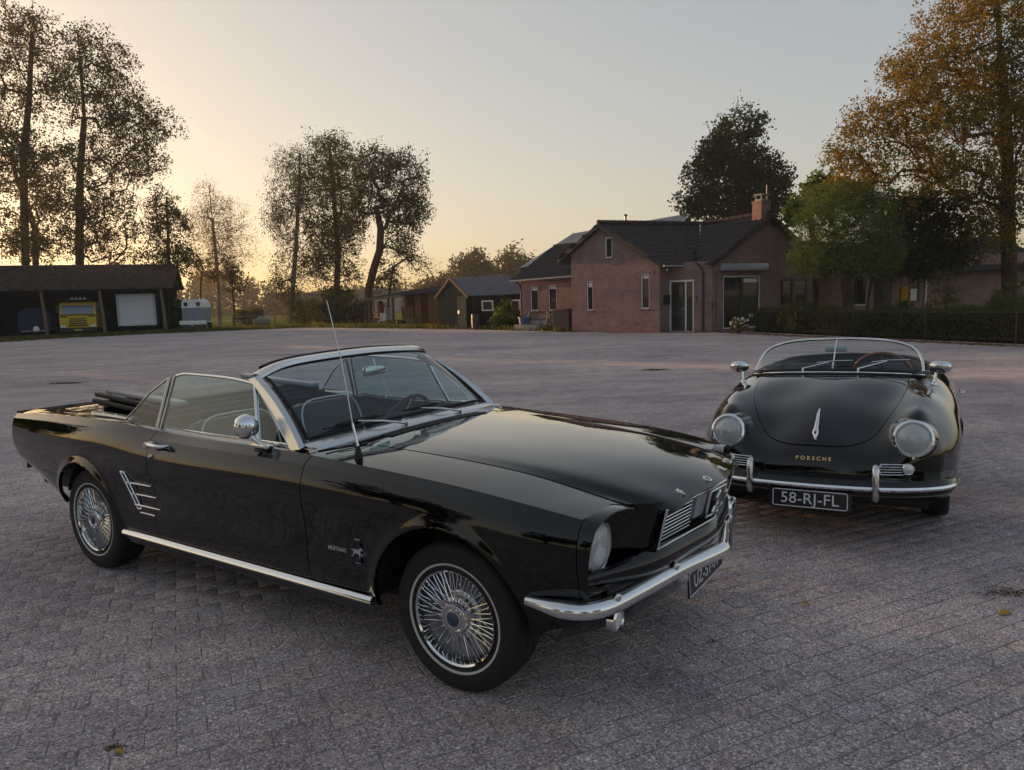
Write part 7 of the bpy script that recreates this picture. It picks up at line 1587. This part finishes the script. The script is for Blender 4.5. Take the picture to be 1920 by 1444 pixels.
# ------------------------------------------------------------------ small things on the paving
def build_small():
    rng = np.random.default_rng(33)
    yl = material('fallen_yellow_leaf', (.42, .26, .05), .7); br = material('fallen_brown_leaf', (.20, .10, .04), .8)
    def leaf_at(x, y, s, mat, lab, a):
        m = MB(); n = 10; V = [(0, 0, .010)]
        for k in range(n):
            t = 2 * math.pi * k / n; r = s * (.55 + .45 * abs(math.cos(t))) * (1 + .15 * math.sin(5 * t)); V.append((r * math.cos(t), r * .6 * math.sin(t), .004 + .012 * abs(math.sin(t)) * (1 + .4 * math.sin(3 * t))))
        m.add(V, [(0, 1 + k, 1 + (k + 1) % n) for k in range(n)]); m.tube([(s * .9, 0, .006), (s * 1.5, .004, .012)], .0015, 4)
        o = m.build('fallen_leaf', mat, None, 60); o.location = (x, y, 0); o.rotation_euler = (0, 0, a); tag(o, lab, 'leaf', 'fallen leaves on the paving')
    def g(px, py):
        d = _F + _R2 * ((px - 960) / F_PX) - _U2 * ((py - 722) / F_PX); k = -CAM_H / d.z; return d.x * k, d.y * k
    for px, py, s, m, lab in ((222, 1414, .022, yl, 'yellow fallen leaf near the lower left corner of the paving'), (1886, 1152, .04, yl, 'pale yellow leaf at the right edge of the paving'), (1510, 1134, .022, yl, 'small pale leaf on the paving right of the bumper'), (1335, 1204, .018, br, 'small brown leaf below the front bumper')): leaf_at(*g(px, py), s, m, lab, rng.random() * 6)
    # tufts of moss and grass in the joints
    for i, (px, py, w, h, lab) in enumerate(((122, 719, .20, .022, 'flat tuft of dry grass in the paving behind the convertible'), (1229, 694, .14, .03, 'dark tuft of weeds in the middle of the yard'), (212, 1402, .022, .012, 'tiny tuft of grass near the lower left corner'), (1892, 1112, .07, .006, 'patch of moss at the right edge of the paving'))):
        x, y = g(px, py); n = 260 if i != 2 else 60; P = np.c_[rng.normal(0, w, n), rng.normal(0, w * .45, n), np.zeros(n)]; a = rng.random(n) * 6.28; hh = h * rng.uniform(.4, 1.3, n); wd = w * .05 + .002; dx, dy = np.cos(a) * wd, np.sin(a) * wd; ln = rng.normal(size=(n, 2)) * h * .7
        Q = np.stack([np.c_[P[:, 0] - dx, P[:, 1] - dy, P[:, 2]], np.c_[P[:, 0] + dx, P[:, 1] + dy, P[:, 2]], np.c_[P[:, 0] + ln[:, 0], P[:, 1] + ln[:, 1], hh]], axis=1)
        o = big_quads('grass_tuft', Q.reshape(-1, 3), MATS['grass_blade'], None, 3); o.location = (x, y, 0); tag(o, lab, 'grass tuft', 'tufts growing in the paving')
    # drift of brown leaves along the fence
    P = []
    for a, b, n in (((9.2, 30.4), (11.4, 24.6), 1300), ((11.4, 24.6), (13.5, 19.4), 1300), ((13.5, 19.4), (15.2, 14.6), 700), ((2.6, 35.4), (6.4, 31.7), 350)):
        f = rng.random(n); P.append(np.c_[a[0] + (b[0] - a[0]) * f - np.abs(rng.normal(0, .32, n)), a[1] + (b[1] - a[1]) * f + rng.normal(0, .2, n), np.full(n, .012)])
    P = np.concatenate(P); n = len(P); u = rng.normal(size=(n, 3)); u[:, 2] *= .25; u /= np.linalg.norm(u, axis=1)[:, None]; w = np.cross(u, [0, 0, 1]); s = rng.uniform(.03, .06, n)[:, None]
    o = big_quads('leaf_litter', np.stack([P - u * s, P + w * s * .7, P + u * s, P - w * s * .7], axis=1).reshape(-1, 3), leaf_mat('litter', [(.10, .05, .025), (.20, .10, .045), (.30, .17, .07)], .1)); tag(o, 'drift of brown fallen leaves along the foot of the garden fence', 'fallen leaves', kind='stuff')
    # faint white line painted at the left edge of the yard
    a, b = Vector((*g(0, 657), .004)), Vector((*g(60, 648), .004)); d = (b - a); q = Vector((-d.y, d.x, 0)).normalized() * .05
    mesh_obj('painted_line', [a - q, b - q, b + q, a + q], [(0, 1, 2, 3)], material('worn_white', (.42, .41, .40), .8, noise=.3, nscale=6)); tag(bpy.data.objects['painted_line'], kind='structure')
# ------------------------------------------------------------------ evening haze over the fields
def build_haze(density=0.0008):
    m = bpy.data.materials.new('evening_haze'); m.use_nodes = True; t = NT(m); t.n.remove(t.n['Principled BSDF'])
    v = t.new('ShaderNodeVolumePrincipled', Density=density, Anisotropy=0.25); v.inputs['Color'].default_value = (.93, .92, .90, 1)
    t.link(v.outputs[0], t.n['Material Output'].inputs['Volume'])
    o = MB().box(-170, 120, -60, 230, -1.2, 32).build('haze', m); tag(o, 'thin warm evening haze in the air over yard and meadow', 'haze', kind='stuff')
build_ground()
build_house(); build_metal_barn(); build_annex()
_barn, _lx, _lb = build_open_barn(); build_barn_contents(_barn, _lx)
build_sheds()
build_trees(); build_hedges()
build_convertible(); build_roadster()
build_small()
build_haze()
